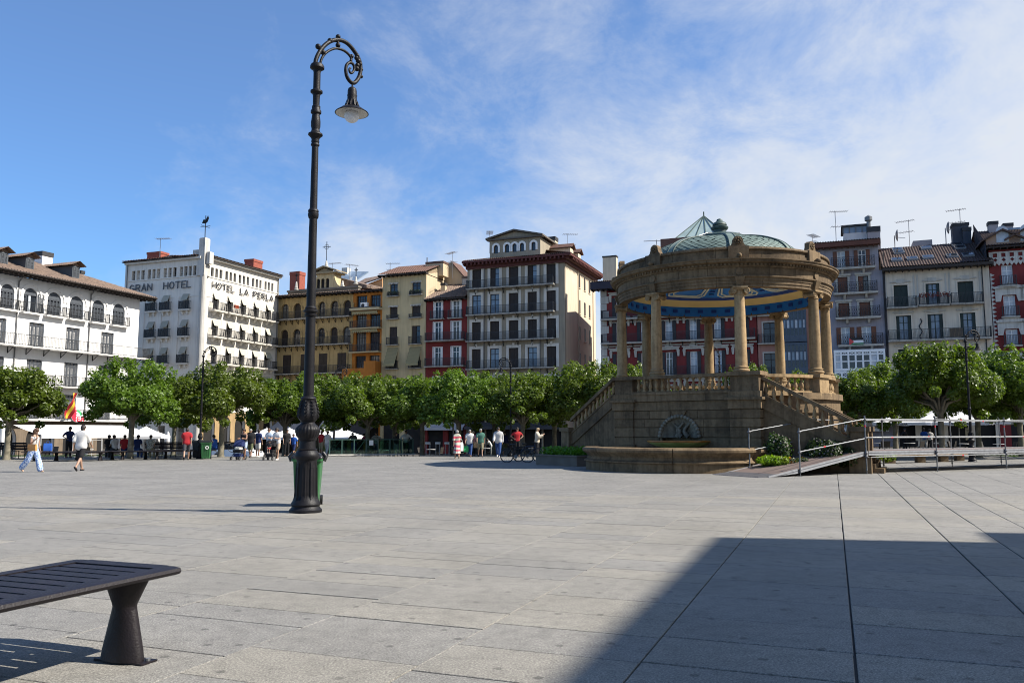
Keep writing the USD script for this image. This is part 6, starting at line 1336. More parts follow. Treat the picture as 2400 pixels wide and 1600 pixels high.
hx = arm_pts([(491, 355)])[0]; sd = arm_pts([(491, 380), (491, 430), (491, 470), (491, 500), (491, 512)])
zt = [p[2] for p in sd]; zb = zt[-1] - .05; o = (sd[0][0], sd[0][1], 0); Rb = 39.5 * (D0 + ARM_L * sa) / FPX
obj('hanger', MB().tube([hx, (hx[0], hx[1], zt[0])], .02, 7), LAMP_IRON, arm)
shade = obj('lamp_shade', MB().lathe([(.0, zt[0] + .02), (.05, zt[0]), (.085, zt[0] - .03), (.098, zt[0] - .09), (.098, zt[1] + .02), (.108, zt[1]), (.10, zt[1] - .03), (.105, zt[2]), (.13, zt[3]), (.17, zt[4] + .03), (.22, zt[4] + .01), (Rb, zb - .03), (Rb + .01, zb - .045), (Rb - .005, zb - .05)], 40, o), LAMP_IRON, lamp, 50)
for k in range(12):
    a = k * math.pi / 6; m = MB().tube([(o[0] + .112 * math.cos(a), o[1] + .112 * math.sin(a), zt[2] + .03), (o[0] + .15 * math.cos(a), o[1] + .15 * math.sin(a), zt[3]), (o[0] + .2 * math.cos(a), o[1] + .2 * math.sin(a), zt[4] + .025)], [.006, .016, .01], 6); obj('shade_leaf', m, LAMP_IRON, shade, True)
obj('shade_lining', MB().lathe([(Rb - .01, zb - .05), (.20, zb + .005), (.15, zb + .03), (.01, zb + .05)], 40, o), LAMP_WHITE, shade, True)
q = trimesh.creation.icosphere(4, .158); q.apply_scale((1, 1, .95)); q.apply_translation((o[0], o[1], zb - .10)); obj('globe', MB().mesh(q), OPAL, lamp, True)
obj('globe_neck', MB().lathe([(.14, zb - .02), (.165, zb + .02), (.15, zb + .04)], 24, o), OPAL, lamp, True)
# ------------------------------------------------------------------ wheeled bins
BIN_GREEN = M('bin_green_plastic', (.025, .11, .035), .38, .15, 2, .1, 40); BLACK_PLASTIC = M('black_plastic', (.012, .012, .013), .45, .2, 3, .1)
def rrect(w, d, r): return sbox(-w / 2 + r, -d / 2 + r, w / 2 - r, d / 2 - r).buffer(r, 5)
def loft(mb, sections):
    n = len(np.array(sections[0][0].exterior.coords)) - 1; V_ = []
    for P, z in sections: V_ += [(x, y, z) for x, y in np.array(P.exterior.coords)[:n]]
    k = len(sections); F_ = [[i * n + j, i * n + (j + 1) % n, (i + 1) * n + (j + 1) % n, (i + 1) * n + j] for i in range(k - 1) for j in range(n)]
    c = np.array(sections[0][0].exterior.coords)
    if c.shape[0] and not sections[0][0].exterior.is_ccw: F_ = [f[::-1] for f in F_]
    mb.add(V_, F_)
    for i, o_ in ((0, 1), (k - 1, 0)):
        ring = V_[i * n:(i + 1) * n]; cc = np.mean(ring, 0); ff = [[j, (j + 1) % n, n] for j in range(n)]; ccw = sections[0][0].exterior.is_ccw
        mb.add(list(ring) + [tuple(cc)], [f[::-1] for f in ff] if (i == 0) == ccw else ff)
    return mb
def bin_thing(label, loc, rot, s=1.0, col=None):
    BIN_GREEN = col or globals()['BIN_GREEN']
    b = thing('wheeled_bin', label, 'bin', loc, rot, None, None, None, s)
    obj('body', loft(MB(), [(rrect(.46, .46, .05), .06), (rrect(.50, .50, .05), .3), (rrect(.57, .60, .05), .92), (rrect(.57, .60, .05), .98)]), BIN_GREEN, b, 40)
    obj('rim', loft(MB(), [(rrect(.63, .66, .05), .93), (rrect(.63, .66, .05), .985)]), BIN_GREEN, b, 40)
    lid = obj('lid', loft(MB(), [(rrect(.64, .68, .05), .987), (rrect(.64, .68, .05), 1.02), (rrect(.56, .58, .05), 1.07), (rrect(.3, .3, .05), 1.09)]), BLACK_PLASTIC, b, 40)
    for s_ in (-1, 1):
        obj('lid_hinge', MB().tube([(s_ * .33, -.1, .93), (s_ * .37, -.1, 1.02), (s_ * .30, -.08, 1.1)], .045, 8), BLACK_PLASTIC, lid, True)
        obj('wheel', MB().tube([(s_ * .24, .27, .1), (s_ * .29, .27, .1)], .1, 16), BLACK_PLASTIC, b)
    obj('handle', MB().tube([(-.25, .36, 1.0), (-.22, .42, 1.0), (.22, .42, 1.0), (.25, .36, 1.0)], .018, 8), BLACK_PLASTIC, b)
    for k in range(5): obj('rib', MB().hexa([(-.2 + .1 * k - .012, -.255, .2), (-.2 + .1 * k + .012, -.255, .2), (-.2 + .1 * k + .012, -.24, .2), (-.2 + .1 * k - .012, -.24, .2)], [(-.2 + .1 * k - .012, -.31, .9), (-.2 + .1 * k + .012, -.31, .9), (-.2 + .1 * k + .012, -.29, .9), (-.2 + .1 * k - .012, -.29, .9)]), BIN_GREEN, b)
    return b
p = at_ground(720, 1184); bin_thing('green wheeled bin with black lid standing behind the tall near street lamp', p, 8, 1.0)
# ------------------------------------------------------------------ benches
BENCH_PAINT = M('bench_dark_paint', (.0085, .006, .0075), .5, .35, 4, .3, 70, spec=.3)
def bench_parts(t):
    L, W_, h = 3.0, .95, .60
    m = MB()   # frame border with rounded lip, local y from 0 (end by the viewer's far side) to -L
    lip = [(-.0, 0), (.035, .012), (.045, .03), (.035, .05), (0, .055), (-.1, .055), (-.1, .0)]
    for s_ in (-1, 1):
        x = s_ * (W_ / 2); c = [(x + s_ * q[0], h - .06 + q[1]) for q in lip]; v = [(a, 0.0, z) for a, z in c] + [(a, -L, z) for a, z in c]; n = len(c); m.add(v, [[i, (i + 1) % n, n + (i + 1) % n, n + i][::s_ * -1] for i in range(n)])
        m.add([(a, 0, z) for a, z in c] + [(a, 0, z) for a, z in c], [[0, 1, 2], [0, 2, 3], [0, 3, 4], [0, 4, 5], [0, 5, 6]]); m.add([(a, -L, z) for a, z in c], [[0, 2, 1], [0, 3, 2], [0, 4, 3], [0, 5, 4], [0, 6, 5]])
    obj('side_rail', m, BENCH_PAINT, t, 40, kind='stuff')
    for y0, y1 in ((-.1, .035), (-L - .035, -L + .1)):
        P = sbox(-W_ / 2 + .1, y0, W_ / 2 - .1, y1); obj('end_rail', MB().poly(unary_union([P, sbox(-W_ / 2 + .02, y0 + .02, W_ / 2 - .02, y1 - .02)]).buffer(-.012).buffer(.012), h - .057, h - .006), BENCH_PAINT, t)
    n = 20
    for k in range(n):
        y = -.11 - (L - .22) * (k + .5) / n; hw = (L - .22) / n / 2 - .010; obj('slat', MB().hexa([(-W_ / 2 + .1, y - hw, h - .045), (W_ / 2 - .1, y - hw, h - .045), (W_ / 2 - .1, y + hw, h - .045), (-W_ / 2 + .1, y + hw, h - .045)], [(-W_ / 2 + .1, y - hw + .004, h - .012), (W_ / 2 - .1, y - hw + .004, h - .012), (W_ / 2 - .1, y + hw - .004, h - .012), (-W_ / 2 + .1, y + hw - .004, h - .012)]), BENCH_PAINT, t)
    for y in (-.28, -L + .28):
        sec = lambda w, d: affinity.scale(Point(0, 0).buffer(.5, 10), w, d)
        S = [(.345, .18, .015), (.325, .17, .08), (.185, .13, .345), (.178, .128, .365), (.19, .13, .385), (.38, .17, .548)]
        V_ = [(affinity.translate(sec(w, d), 0, y), z) for w, d, z in S]; l = obj('leg', loft(MB(), [(affinity.translate(P_s, .30, 0), z) for P_s, z in V_]), BENCH_PAINT, t, 30)
        obj('foot_plate', MB().box(.30 - .2, .30 + .22, y - .05, y + .09, 0, .014), BENCH_PAINT, l)
        for s_ in (-1, 1): obj('bolt', MB().tube([(.30 + s_ * .185, y + .04, .014), (.30 + s_ * .185, y + .04, .03)], .016, 8), STEEL, l)
    obj('centre_beam', MB().box(-.05, .05, -L + .2, -.2, h - .10, h - .046), BENCH_PAINT, t)
p = at_ground(286, 1549)
bo = np.array([p[0], p[1]]) + V * .28 + U * -.30
bench = thing('bench', 'dark slatted metal bench on waisted legs, cut off by the lower left corner', 'bench', (bo[0], bo[1], 0), ANG_U)
bench_parts(bench)
# ------------------------------------------------------------------ scaffold ramp in front of the bandstand
PLY = M('phenolic_ply', (.10, .075, .065), .55, .35, 3, .2, 30, second=(.16, .12, .105)); RED_TAPE = M('red_tape', (.5, .02, .03), .5, .1, 3, 0); ALU = M('aluminium_edge', (.34, .345, .355), .42, .2, 6, .1, 60, metal=.5)
GRATE = M('grey_grip_plate', (.10, .10, .11), .5, .2, 8, .3, 90, metal=.3)
p0 = at_ground(1875, 1115.8)[:2]; p3 = at_ground(2358.5, 1098.3)[:2]; dr = (p3 - p0) / np.linalg.norm(p3 - p0); wr = np.array([-dr[1], dr[0]]); WR = 2.35
P_ = [p0] + [at_ground(px, py)[:2] for px, py in ((2047, 1111), (2208, 1104.7), (2358.5, 1098.3))]
ts = [float((p - p0) @ dr) for p in P_]; ts.append(ts[3] + 3.6); ts.append(ts[4] + 3.6)
ramp = thing('scaffold_ramp', 'long grey tubular scaffold ramp with handrails in front of the bandstand', 'ramp', (*p0, 0), math.degrees(math.atan2(dr[1], dr[0])))
ZD = .80; T2 = ts[1]; T0 = -1.55
def dz(t): return ZD * (t - T0) / (T2 - T0) if t < T2 else ZD
# deck panels
def deck(t0, t1, mat=PLY, nm='deck_panel', y0=.06, y1=WR - .06, th=.025): return obj(nm, MB().hexa([(t0, y0, dz(t0) - th), (t1, y0, dz(t1) - th), (t1, y1, dz(t1) - th), (t0, y1, dz(t0) - th)], [(t0, y0, dz(t0)), (t1, y0, dz(t1)), (t1, y1, dz(t1)), (t0, y1, dz(t0))]), mat, ramp)
for k in range(3): deck(T0 + .55 + (T2 - T0 - .55) * k / 3 + .006, T0 + .55 + (T2 - T0 - .55) * (k + 1) / 3 - .006)
for t0, t1 in zip(ts[1:-1], ts[2:]):
    for k in range(2): deck(t0 + .03 + (t1 - t0 - .06) * k / 2 + .005, t0 + .03 + (t1 - t0 - .06) * (k + 1) / 2 - .005)
tp = obj('toe_plate', MB().hexa([(T0 - .35, .06, 0), (T0 + .545, .06, .0), (T0 + .545, WR - .06, .0), (T0 - .35, WR - .06, 0)], [(T0 - .35, .06, .012), (T0 + .545, .06, dz(T0 + .55)), (T0 + .545, WR - .06, dz(T0 + .55)), (T0 - .35, WR - .06, .012)]), GRATE, ramp)
for k in range(22):
    y = .1 + (WR - .2) * k / 21; obj('grip_rib', MB().hexa([(T0 - .34, y - .012, .012), (T0 + .54, y - .012, dz(T0 + .55)), (T0 + .54, y + .012, dz(T0 + .55)), (T0 - .34, y + .012, .012)], [(T0 - .34, y - .012, .026), (T0 + .54, y - .012, dz(T0 + .55) + .012), (T0 + .54, y + .012, dz(T0 + .55) + .012), (T0 - .34, y + .012, .026)]), GRATE, tp)
for y0, y1 in ((.015, .055), (WR - .055, WR - .015)):
    for t0, t1 in [(T0 + .1, -.06), (.06, T2 - .05)] + [(a + .05, c - .05) for a, c in zip(ts[1:-1], ts[2:])]:
        obj('deck_edge', MB().hexa([(t0, y0, max(.0, dz(t0) - .14)), (t1, y0, dz(t1) - .14), (t1, y1, dz(t1) - .14), (t0, y1, max(.0, dz(t0) - .14))], [(t0, y0, dz(t0) + .02), (t1, y0, dz(t1) + .02), (t1, y1, dz(t1) + .02), (t0, y1, dz(t0) + .02)]), ALU, ramp)
        obj('edge_lip', MB().hexa([(t0, y0 - .012, dz(t0) - .05), (t1, y0 - .012, dz(t1) - .05), (t1, y0, dz(t1) - .05), (t0, y0, dz(t0) - .05)], [(t0, y0 - .012, dz(t0) - .035), (t1, y0 - .012, dz(t1) - .035), (t1, y0, dz(t1) - .035), (t0, y0, dz(t0) - .035)]), GRATE, ramp)
def collar(pr, x, y, z): obj('coupler', MB().lathe([(.028, -.04), (.05, -.035), (.062, -.01), (.062, .01), (.05, .035), (.028, .04)], 10, (x, y, z)), GRATE, pr)
for side, y in ((0, -.02), (1, WR + .02)):
    for i, t in enumerate(ts):
        zt = (1.66 if i == 0 else 2.12); p = obj('post', MB().tube([(t, y, .12), (t, y, zt)], .026, 10), STEEL, ramp, True)
        obj('base_jack', MB().lathe([(.0, 0), (.08, 0), (.08, .01), (.016, .012), (.016, .12), (.035, .121), (.035, .17), (.0, .18)], 12, (t, y, 0)), STEEL, p)
        for z in ((.82, 1.52) if i == 0 else (.62, 1.30, 1.98)): collar(p, t, y, z)
        if i: collar(p, t, y, ZD - .05)
    for j, (a, c) in enumerate(zip(ts[:-1], ts[1:])):
        if j == 0: rails = ((.84, 1.28), (1.54, 1.99))
        else: rails = ((.60, .60), (1.31, 1.31), (1.99, 1.99))
        for q, (za, zb) in enumerate(rails):
            r_p = obj('handrail', MB().tube([(a + .03, y, za), (c - .03, y, zb)], .024, 10), STEEL, ramp, True)
            if (q + j + side) % 2 == 0:
                f = .35 + .3 * ((q + j) % 2); x = a + (c - a) * f; z = za + (zb - za) * f; obj('tape_band', MB().tube([(x, y, z), (x + .1, y, z + (zb - za) * .1 / (c - a))], .0262, 10), RED_TAPE, r_p)
for j, t in enumerate(ts[1:], 1):
    obj('cross_tube', MB().tube([(t, .01, ZD - .12), (t, WR - .01, ZD - .12)], .024, 8), STEEL, ramp)
    for z in (1.75,):
        for y in (-.02,): obj('tape_band', MB().tube([(t, y, z - .05), (t, y, z + .02)], .0285, 10), RED_TAPE, ramp)
# stone kerb blocks and curved low seat by the stair foot
def world_slab(name, label, pts, z1, mat=STONE, cat='kerb'): 
    c = np.mean(pts, 0); o = obj(name, MB().poly(Polygon([tuple(np.array(q) - c) for q in pts]).buffer(-.03).buffer(.03, 4), 0, z1), mat); UsdGeom.Xformable(o).AddTranslateOp().Set((*c, 0)); data(o, label, cat); return o
a, c = at_ground(1860, 1104)[:2], at_ground(2066, 1099)[:2]; dd = (c - a) / np.linalg.norm(c - a); nn = np.array([-dd[1], dd[0]])
world_slab('stone_kerb', 'low stone kerb at the foot of the bandstand stairs, behind the ramp', [a, c, c + nn * .55, a + nn * .55], .40)
a, c = at_ground(2072, 1086)[:2], at_ground(2270, 1079)[:2]; L_ = np.linalg.norm(c - a); dd = (c - a) / L_; nn = np.array([-dd[1], dd[0]]); cur = [a + dd * (L_ * t) - nn * (.5 * 4 * t * (1 - t)) for t in np.linspace(0, 1, 12)]
sc = np.mean(cur, 0); ss = thing('curved_stone_seat', 'long curved low stone seat in the open behind the ramp', 'stone seat', (*sc, 0))
P = Polygon([tuple(q - sc) for q in cur] + [tuple(q - sc + nn * .55) for q in cur[::-1]]); obj('seat_slab', MB().poly(P, .30, .46), STONE, ss)
for t in (1, 4, 7, 10): q = cur[t] + nn * .28 - sc; obj('seat_foot', MB().box(q[0] - .2, q[0] + .2, q[1] - .16, q[1] + .16, 0, .298), STONE, ss)
# ------------------------------------------------------------------ people
SKIN = M('skin', (.31, .185, .125), .5, .08, 6, .05); SKIN_TAN = M('tanned_skin', (.22, .12, .075), .5, .08, 6, .05)
def cloth(name, c, var=.12, scale=5): return M('cloth_' + name, c, .9, var, scale, .3, 60, spec=.15)
HAIRS = {'dark': M('dark_hair', (.018, .012, .010), .55, .3, 20, .4), 'brown': M('brown_hair', (.07, .035, .02), .55, .3, 20, .4), 'grey': M('grey_hair', (.20, .195, .185), .6, .2, 20, .4), 'blond': M('blond_hair', (.26, .19, .11), .55, .25, 20, .4)}
SHOE_D, SHOE_W = cloth('dark_shoe', (.02, .02, .022)), cloth('white_shoe', (.65, .64, .62))
EYE_M = M('eye_dark', (.02, .015, .012), .2, .1, 5, 0)
def smooth_solid(man, L=.035, it=6):
    m = man.refine_to_length(L).to_mesh(); t = trimesh.Trimesh(np.array(m.vert_properties[:, :3]), np.array(m.tri_verts), process=False)
    trimesh.smoothing.filter_taubin(t, .5, -.53, it); return t
def capsule_chain(bones, grow=0.0, n=10):
    return m3.Manifold.batch_boolean([hull([(p, r + grow) for p, r in b], n) for b in bones], m3.OpType.Add)
def skeleton(pose, ph=1.0, arms='swing', female=False):
    """Joints of a 1.75 m figure facing +x, left side at +y."""
    J = {}; hz = .93; lean = {'walk': .06, 'lean': .5, 'push': .12, 'sit': .12, 'bend': .9}.get(pose, .02); sw = .155 if female else .185
    sit = pose == 'sit'; hz = .52 if sit else hz
    c, s = math.cos(lean), math.sin(lean); up = lambda x, y, z: np.array([x * c + z * s, y, hz + z * c - x * s])
    J['pel'] = np.array([0, 0, hz]); J['waist'] = up(0, 0, .17); J['chest'] = up(.01, 0, .40); J['neck'] = up(0, 0, .54); J['head'] = up(.03, 0, .70) if pose not in ('lean', 'bend') else up(.05, 0, .67)
    for sd in (1, -1):
        J['hip', sd] = np.array([0, sd * .092, hz - .03]); J['sh', sd] = up(-.01, sd * sw, .485)
        sg = ph * sd
        if sit: th, kn = 1.45, 1.45
        elif pose in ('walk', 'push'): th, kn = (.36 * sg if pose == 'walk' else .20 * sg), (.08 if sg > 0 else .34 if pose == 'walk' else .2)
        else: th, kn = .04 * sg, .04
        L1, L2 = .43, .42; k = J['hip', sd] + np.array([math.sin(th) * L1, sd * .012, -math.cos(th) * L1]); J['knee', sd] = k; a2 = th - kn; J['ank', sd] = k + np.array([math.sin(a2) * L2, 0, -math.cos(a2) * L2]); J['foot', sd] = (a2 if pose == 'walk' and sg < 0 else 0.0)
        U1, U2 = .29, .26; S_ = J['sh', sd]
        if arms == 'swing': a1, f = -.42 * sg * (1 if pose == 'walk' else .15), .35; e = S_ + np.array([math.sin(a1) * U1, sd * .05, -math.cos(a1) * U1]); w = e + np.array([math.sin(a1 + f) * U2, sd * .0, -math.cos(a1 + f) * U2])
        elif arms == 'push': e = S_ + np.array([.10, sd * .06, -.27]); w = e + np.array([.24, -sd * .05, .03])
        elif arms == 'photo': e = S_ + np.array([.16, sd * .03, -.23]); w = e + np.array([.20, -sd * .11, .14])
        elif arms == 'rail': e = S_ + np.array([.15, sd * .12, -.22]); w = e + np.array([.20, sd * .05, -.12])
        elif arms == 'lap': e = S_ + np.array([.06, sd * .05, -.28]); w = e + np.array([.22, -sd * .09, -.08])
        elif arms == 'bag': e = S_ + np.array([.02, sd * .06, -.28]); w = e + (np.array([.17, -sd * .02, .16]) if sd < 0 else np.array([.06, 0, -.25]))
        elif arms == 'akimbo': e = S_ + np.array([-.06, sd * .2, -.2]); w = e + np.array([.1, -sd * .17, -.13])
        J['elb', sd], J['wri', sd] = e, w
    return J
def build_person(label, loc, rot, h=1.75, pose='stand', ph=1.0, arms='swing', hair='dark', hair_long=0.0, top=None, sleeve=.55, bottom=None, legs='trousers', leg_f=1.0, shoes=None, female=False, skin=None, group=None, bald=False, loose=.0, wide=0.0):
    skin = skin or SKIN; J = skeleton(pose, ph, arms, female); y = np.array([0, 1, 0.0])
    minz = min(J['ank', 1][2], J['ank', -1][2]); drop = 0 if pose == 'sit' else minz - .075
    sc = h / 1.75; t = thing('person', label, 'person', loc, rot, group, None, None, sc)
    for k in J:
        if not (isinstance(k, tuple) and k[0] == 'foot'): J[k] = J[k] - [0, 0, drop]
    fw = .9 if female else 1.0; hd = J['head']; nk = J['neck']; d = (hd - nk) / np.linalg.norm(hd - nk); fx = np.array([d[2], 0, -d[0]])
    torso = [[(J['pel'] + y * q, .108) for q in (.075, -.075)] + [(J['waist'] + y * q, .095 * fw) for q in (.055, -.055)], [(J['waist'] + y * q, .095 * fw) for q in (.055, -.055)] + [(J['chest'] + y * q, .105 * fw) for q in (.085 * fw, -.085 * fw)], [(J['chest'] + y * q, .105 * fw) for q in (.085 * fw, -.085 * fw)] + [(J['sh', q], .055) for q in (1, -1)] + [(nk, .05)]]
    legb = {sd: [[(J['hip', sd], .095), (J['knee', sd], .058)], [(J['knee', sd], .056), (J['knee', sd] * .65 + J['ank', sd] * .35 - np.array([.012, 0, 0]), .058), (J['ank', sd], .038)]] for sd in (1, -1)}
    armb = {sd: [[(J['sh', sd], .052), (J['elb', sd], .038)], [(J['elb', sd], .038), (J['wri', sd], .026)]] for sd in (1, -1)}
    head = [[(nk, .052), (hd - d * .06, .05)], [(hd - d * .03, .078), (hd + d * .045 - fx * .01, .092), (hd + d * .02 + fx * .015, .086), (hd - d * .085 + fx * .05, .036)], [(hd - d * .012 + fx * .098, .011), (hd + d * .02 + fx * .088, .008), (hd - d * .028 + fx * .090, .014)]]
    for sd in (1, -1): head.append([(hd + y * sd * .085 - d * .005, .016), (hd + y * sd * .088 + d * .03, .014)])
    hands = []
    for sd in (1, -1):
        w, e = J['wri', sd], J['elb', sd]; u = (w - e) / np.linalg.norm(w - e); s_ = np.cross(u, y * sd); s_ = s_ / (np.linalg.norm(s_) + 1e-9); o = np.cross(s_, u)
        hands.append([(w, .026), (w + u * .08 + s_ * .026, .016), (w + u * .08 - s_ * .026, .016)])
        for q, L in ((-.028, .055), (-.009, .068), (.010, .064), (.028, .05)): b0 = w + u * .085 + s_ * q; b1 = b0 + u * L * .55; hands += [[(b0, .0098), (b1, .009)], [(b1, .009), (b1 + u * L * .4 - y * sd * L * .35, .0078)]]
        hands.append([(w + u * .03 + s_ * .025, .012), (w + u * .07 + s_ * .058 - y * sd * .01, .0095)])
    feet = []
    for sd in (1, -1):
        a = J['ank', sd]; an = J['foot', sd]; fd = np.array([math.cos(an), 0, math.sin(an)]); dn = np.array([math.sin(an), 0, -math.cos(an)]) if an else np.array([0, 0, -1.0]); b = a + dn * .045
        feet.append([(b - fd * .05, .036), (b + fd * .10, .034), (b + fd * .155 + dn * .006, .026), (a, .04)])
    allb = torso + head + hands + feet + [b for q in legb.values() for b in q] + [b for q in armb.values() for b in q]
    obj('body', MB().mesh(smooth_solid(capsule_chain(allb, 0, 8), .045, 4)), skin, t, True)
    for sd in (1, -1):
        e = trimesh.creation.icosphere(1, .0115); e.apply_translation(hd + d * .022 + fx * .093 + y * sd * .033); obj('eye', MB().mesh(e), EYE_M, t, True)
    obj('mouth', MB().mesh(hull([(hd - d * .058 + fx * .083 + y * .02, .006), (hd - d * .058 + fx * .083 - y * .02, .006)], 6)), M('lips', (.28, .10, .08), .5, .1, 5, 0), t)
    if top:
        g = .016 + loose; b = [x for x in torso]; b = [[(p - (np.array([0, 0, .0])), r) for p, r in q] for q in b]
        for sd in (1, -1):
            S_, E, Wr = J['sh', sd], J['elb', sd], J['wri', sd]
            if sleeve > 0: b.append([(S_, .056), (S_ + (E - S_) * min(1, sleeve), .052 if sleeve < .9 else .042)])
            if sleeve > 1: b.append([(E, .042), (E + (Wr - E) * (sleeve - 1), .034)])
        man = capsule_chain(b, g, 10)
        if sleeve <= 0: man = man.trim_by_plane(tuple(-d), float(-(d @ (nk - d * .05))))
        obj('top', MB().mesh(smooth_solid(man, .04, 6)), top, t, True)
    if bottom:
        if legs == 'skirt':
            wz, hz_ = J['waist'] - [0, 0, .05], (1 - leg_f) * J['pel'][2] + .06; S = []
            for k in range(9):
                q = k / 8; z = wz[2] + (hz_ - wz[2]) * q; spread = abs(J['ank', 1][0] - J['ank', -1][0]) * .42 * q; cx = wz[0] * (1 - q) + q * (J['ank', 1][0] + J['ank', -1][0]) / 2
                a = np.linspace(0, 2 * np.pi, 41)[:-1]; rr = 1 + .05 * q * np.sin(a * 9 + k * .3); S.append(np.stack([cx + (.13 + .03 * q + spread) * rr * np.cos(a), (.165 + .05 * q) * rr * np.sin(a), np.full(40, z)], 1))
            m = MB(); m.add(np.vstack(S[::-1]), [[i * 40 + j, i * 40 + (j + 1) % 40, (i + 1) * 40 + (j + 1) % 40, (i + 1) * 40 + j] for i in range(8) for j in range(40)]); obj('skirt', m, bottom, t, True)
        else:
            b = [torso[0]]
            for sd in (1, -1):
                H_, K, A = J['hip', sd], J['knee', sd], J['ank', sd]; f = leg_f * 2
                b.append([(H_, .10), (H_ + (K - H_) * min(1, f), (.082 if f < 1 else .066) + wide * .6)])
                if f > 1: b.append([(K, .066 + wide * .6), (K + (A - K) * min(.97, f - 1), .055 + wide)])
            obj('trousers' if leg_f > .6 else 'shorts', MB().mesh(smooth_solid(capsule_chain(b, .014, 10), .045, 5)), bottom, t, True)
    if not bald:
        b = [[(hd + d * .045 - fx * .018, .095), (hd + d * .055 + fx * .015, .086), (hd - d * .02 - fx * .03, .080)]]
        if hair_long:
            for sd in (1, 0, -1): b.append([(hd + d * .03 - fx * .04 + y * sd * .055, .06), (hd - d * hair_long - fx * .05 + y * sd * .05, .05)])
        obj('hair', MB().mesh(smooth_solid(capsule_chain(b, .004, 10), .03, 3)), HAIRS[hair], t, True)
    for q in feet: obj('shoe', MB().mesh(smooth_solid(capsule_chain([q[:3] + [(q[3][0] - np.array([0, 0, .03]), .036)]], .010, 8), .04, 3)), shoes or SHOE_D, t, True)
    return t, J, sc
def bag_strap(t, J, side, mat): 
    s_ = J['sh', side] + [0, 0, .07]; p = J['pel'] + np.array([0, -side * .2, .02]); m = MB()
    for q in (.13, -.13): m.tube([s_, J['chest'] + [q, side * .04, .06], J['waist'] + [q, -side * .07, .0], p + [0, 0, .02]], .012, 6)
    return obj('bag_strap', m, mat, t, True)
def ground_at(px, py): p = at_ground(px, py); return (p[0], p[1], float(ground_z(p[0], p[1])))
PRINT_BLUE = look('blue_print_cloth', {'g': ('geometry', {}), 'v': ('voronoi_texture', {'scale': 26.0}), 'r': ('rgb_ramp', {'ramp': [(.25, (.05, .10, .28)), (.45, (.10, .2, .45)), (.6, (.5, .58, .7))]}), 'p': ('principled_bsdf', {'roughness': .9})}, [('g.position', 'v.vector'), ('v.distance', 'r.fac'), ('r.color', 'p.base_color')], surface='p.BSDF')
STRIPED = look('pink_striped_cloth', {'g': ('geometry', {}), 'v': ('wave_texture', {'wave_type': 'bands', 'bands_direction': 'z', 'scale': 1.3, 'distortion': 3.0, 'detail_scale': 2.0}), 'r': ('rgb_ramp', {'ramp': [(.35, (.42, .06, .09)), (.5, (.45, .33, .28)), (.75, (.40, .42, .33))]}), 'p': ('principled_bsdf', {'roughness': .9})}, [('g.position', 'v.vector'), ('v.fac', 'r.fac'), ('r.color', 'p.base_color')], surface='p.BSDF')
PATTERN = look('grey_pattern_cloth', {'g': ('geometry', {}), 'v': ('voronoi_texture', {'scale': 22.0}), 'r': ('rgb_ramp', {'ramp': [(.3, (.06, .065, .06)), (.55, (.42, .42, .38))]}), 'p': ('principled_bsdf', {'roughness': .9})}, [('g.position', 'v.vector'), ('v.distance', 'r.fac'), ('r.color', 'p.base_color')], surface='p.BSDF')
C_ = {k: cloth(k, v) for k, v in dict(white=(.55, .54, .52), black=(.018, .018, .02), red=(.32, .025, .03), navy=(.02, .03, .09), jeans=(.03, .06, .16), green=(.06, .14, .11), khaki=(.22, .2, .13), cream=(.44, .39, .31), pink=(.42, .16, .19), yellow=(.6, .42, .04), greyblue=(.35, .42, .52), charcoal=(.05, .05, .055), blue=(.03, .10, .38), beige=(.45, .36, .27), maroon=(.2, .02, .06), olive=(.10, .11, .06), lightgrey=(.42, .42, .42)).items()}
A_AWAY = 90
# nearest walkers on the left
t, J, s_ = build_person('woman with brown hair in long blue print trousers with orange shoulder bag walking right', ground_at(76, 1105.5), -12, 1.68, 'walk', 1, 'bag', 'brown', .14, C_['lightgrey'], 0, PRINT_BLUE, 'trousers', .97, cloth('sandal', (.4, .28, .2)), True, SKIN, wide=.055)
bag = thing('shoulder_bag', 'orange leather shoulder bag at the hip of the woman in blue print', 'bag', np.array(ground_at(76, 1105.5)) + [.10, -.27, .80], -12)
LEATHER = M('orange_leather', (.50, .24, .07), .5, .12, 6, .2)
obj('bag_body', loft(MB(), [(rrect(.36, .09, .03), 0), (rrect(.38, .11, .03), .1), (rrect(.34, .07, .03), .25)]), LEATHER, bag, 40); obj('flap', MB().hexa([(-.17, -.062, .13), (.17, -.062, .10), (.17, -.052, .10), (-.17, -.052, .13)], [(-.17, -.045, .26), (.17, -.045, .26), (.17, -.035, .26), (-.17, -.035, .26)]), LEATHER, bag); obj('strap', MB().tube([(-.14, 0, .24), (-.12, .06, .45), (-.08, .12, .66), (.02, .14, .60), (.12, .06, .42), (.14, 0, .24)], .011, 6), M('brown_strap', (.04, .02, .012), .6, .1, 4, .1), bag, True)
t, J, s_ = build_person('young man in loose white shirt and black shorts with a cross strap walking away', ground_at(187, 1103), 84, 1.80, 'walk', 1, 'swing', 'dark', 0, C_['white'], .95, C_['black'], 'shorts', .42, SHOE_D, False, SKIN, loose=.035); bag_strap(t, J, -1, C_['black'])
build_person('man in red shirt and dark shorts walking away past the bin', ground_at(436, 1077.5), 110, 1.74, 'walk', -1, 'swing', 'dark', 0, C_['red'], .6, C_['charcoal'], 'shorts', .5, SHOE_D, loose=.02)
build_person('dark clothed man with black top standing behind the left benches', ground_at(160, 1072.5), -30, 1.78, 'stand', 1, 'akimbo', 'dark', 0, C_['navy'], .6, C_['black'], 'trousers', 1, SHOE_D, skin=SKIN_TAN)
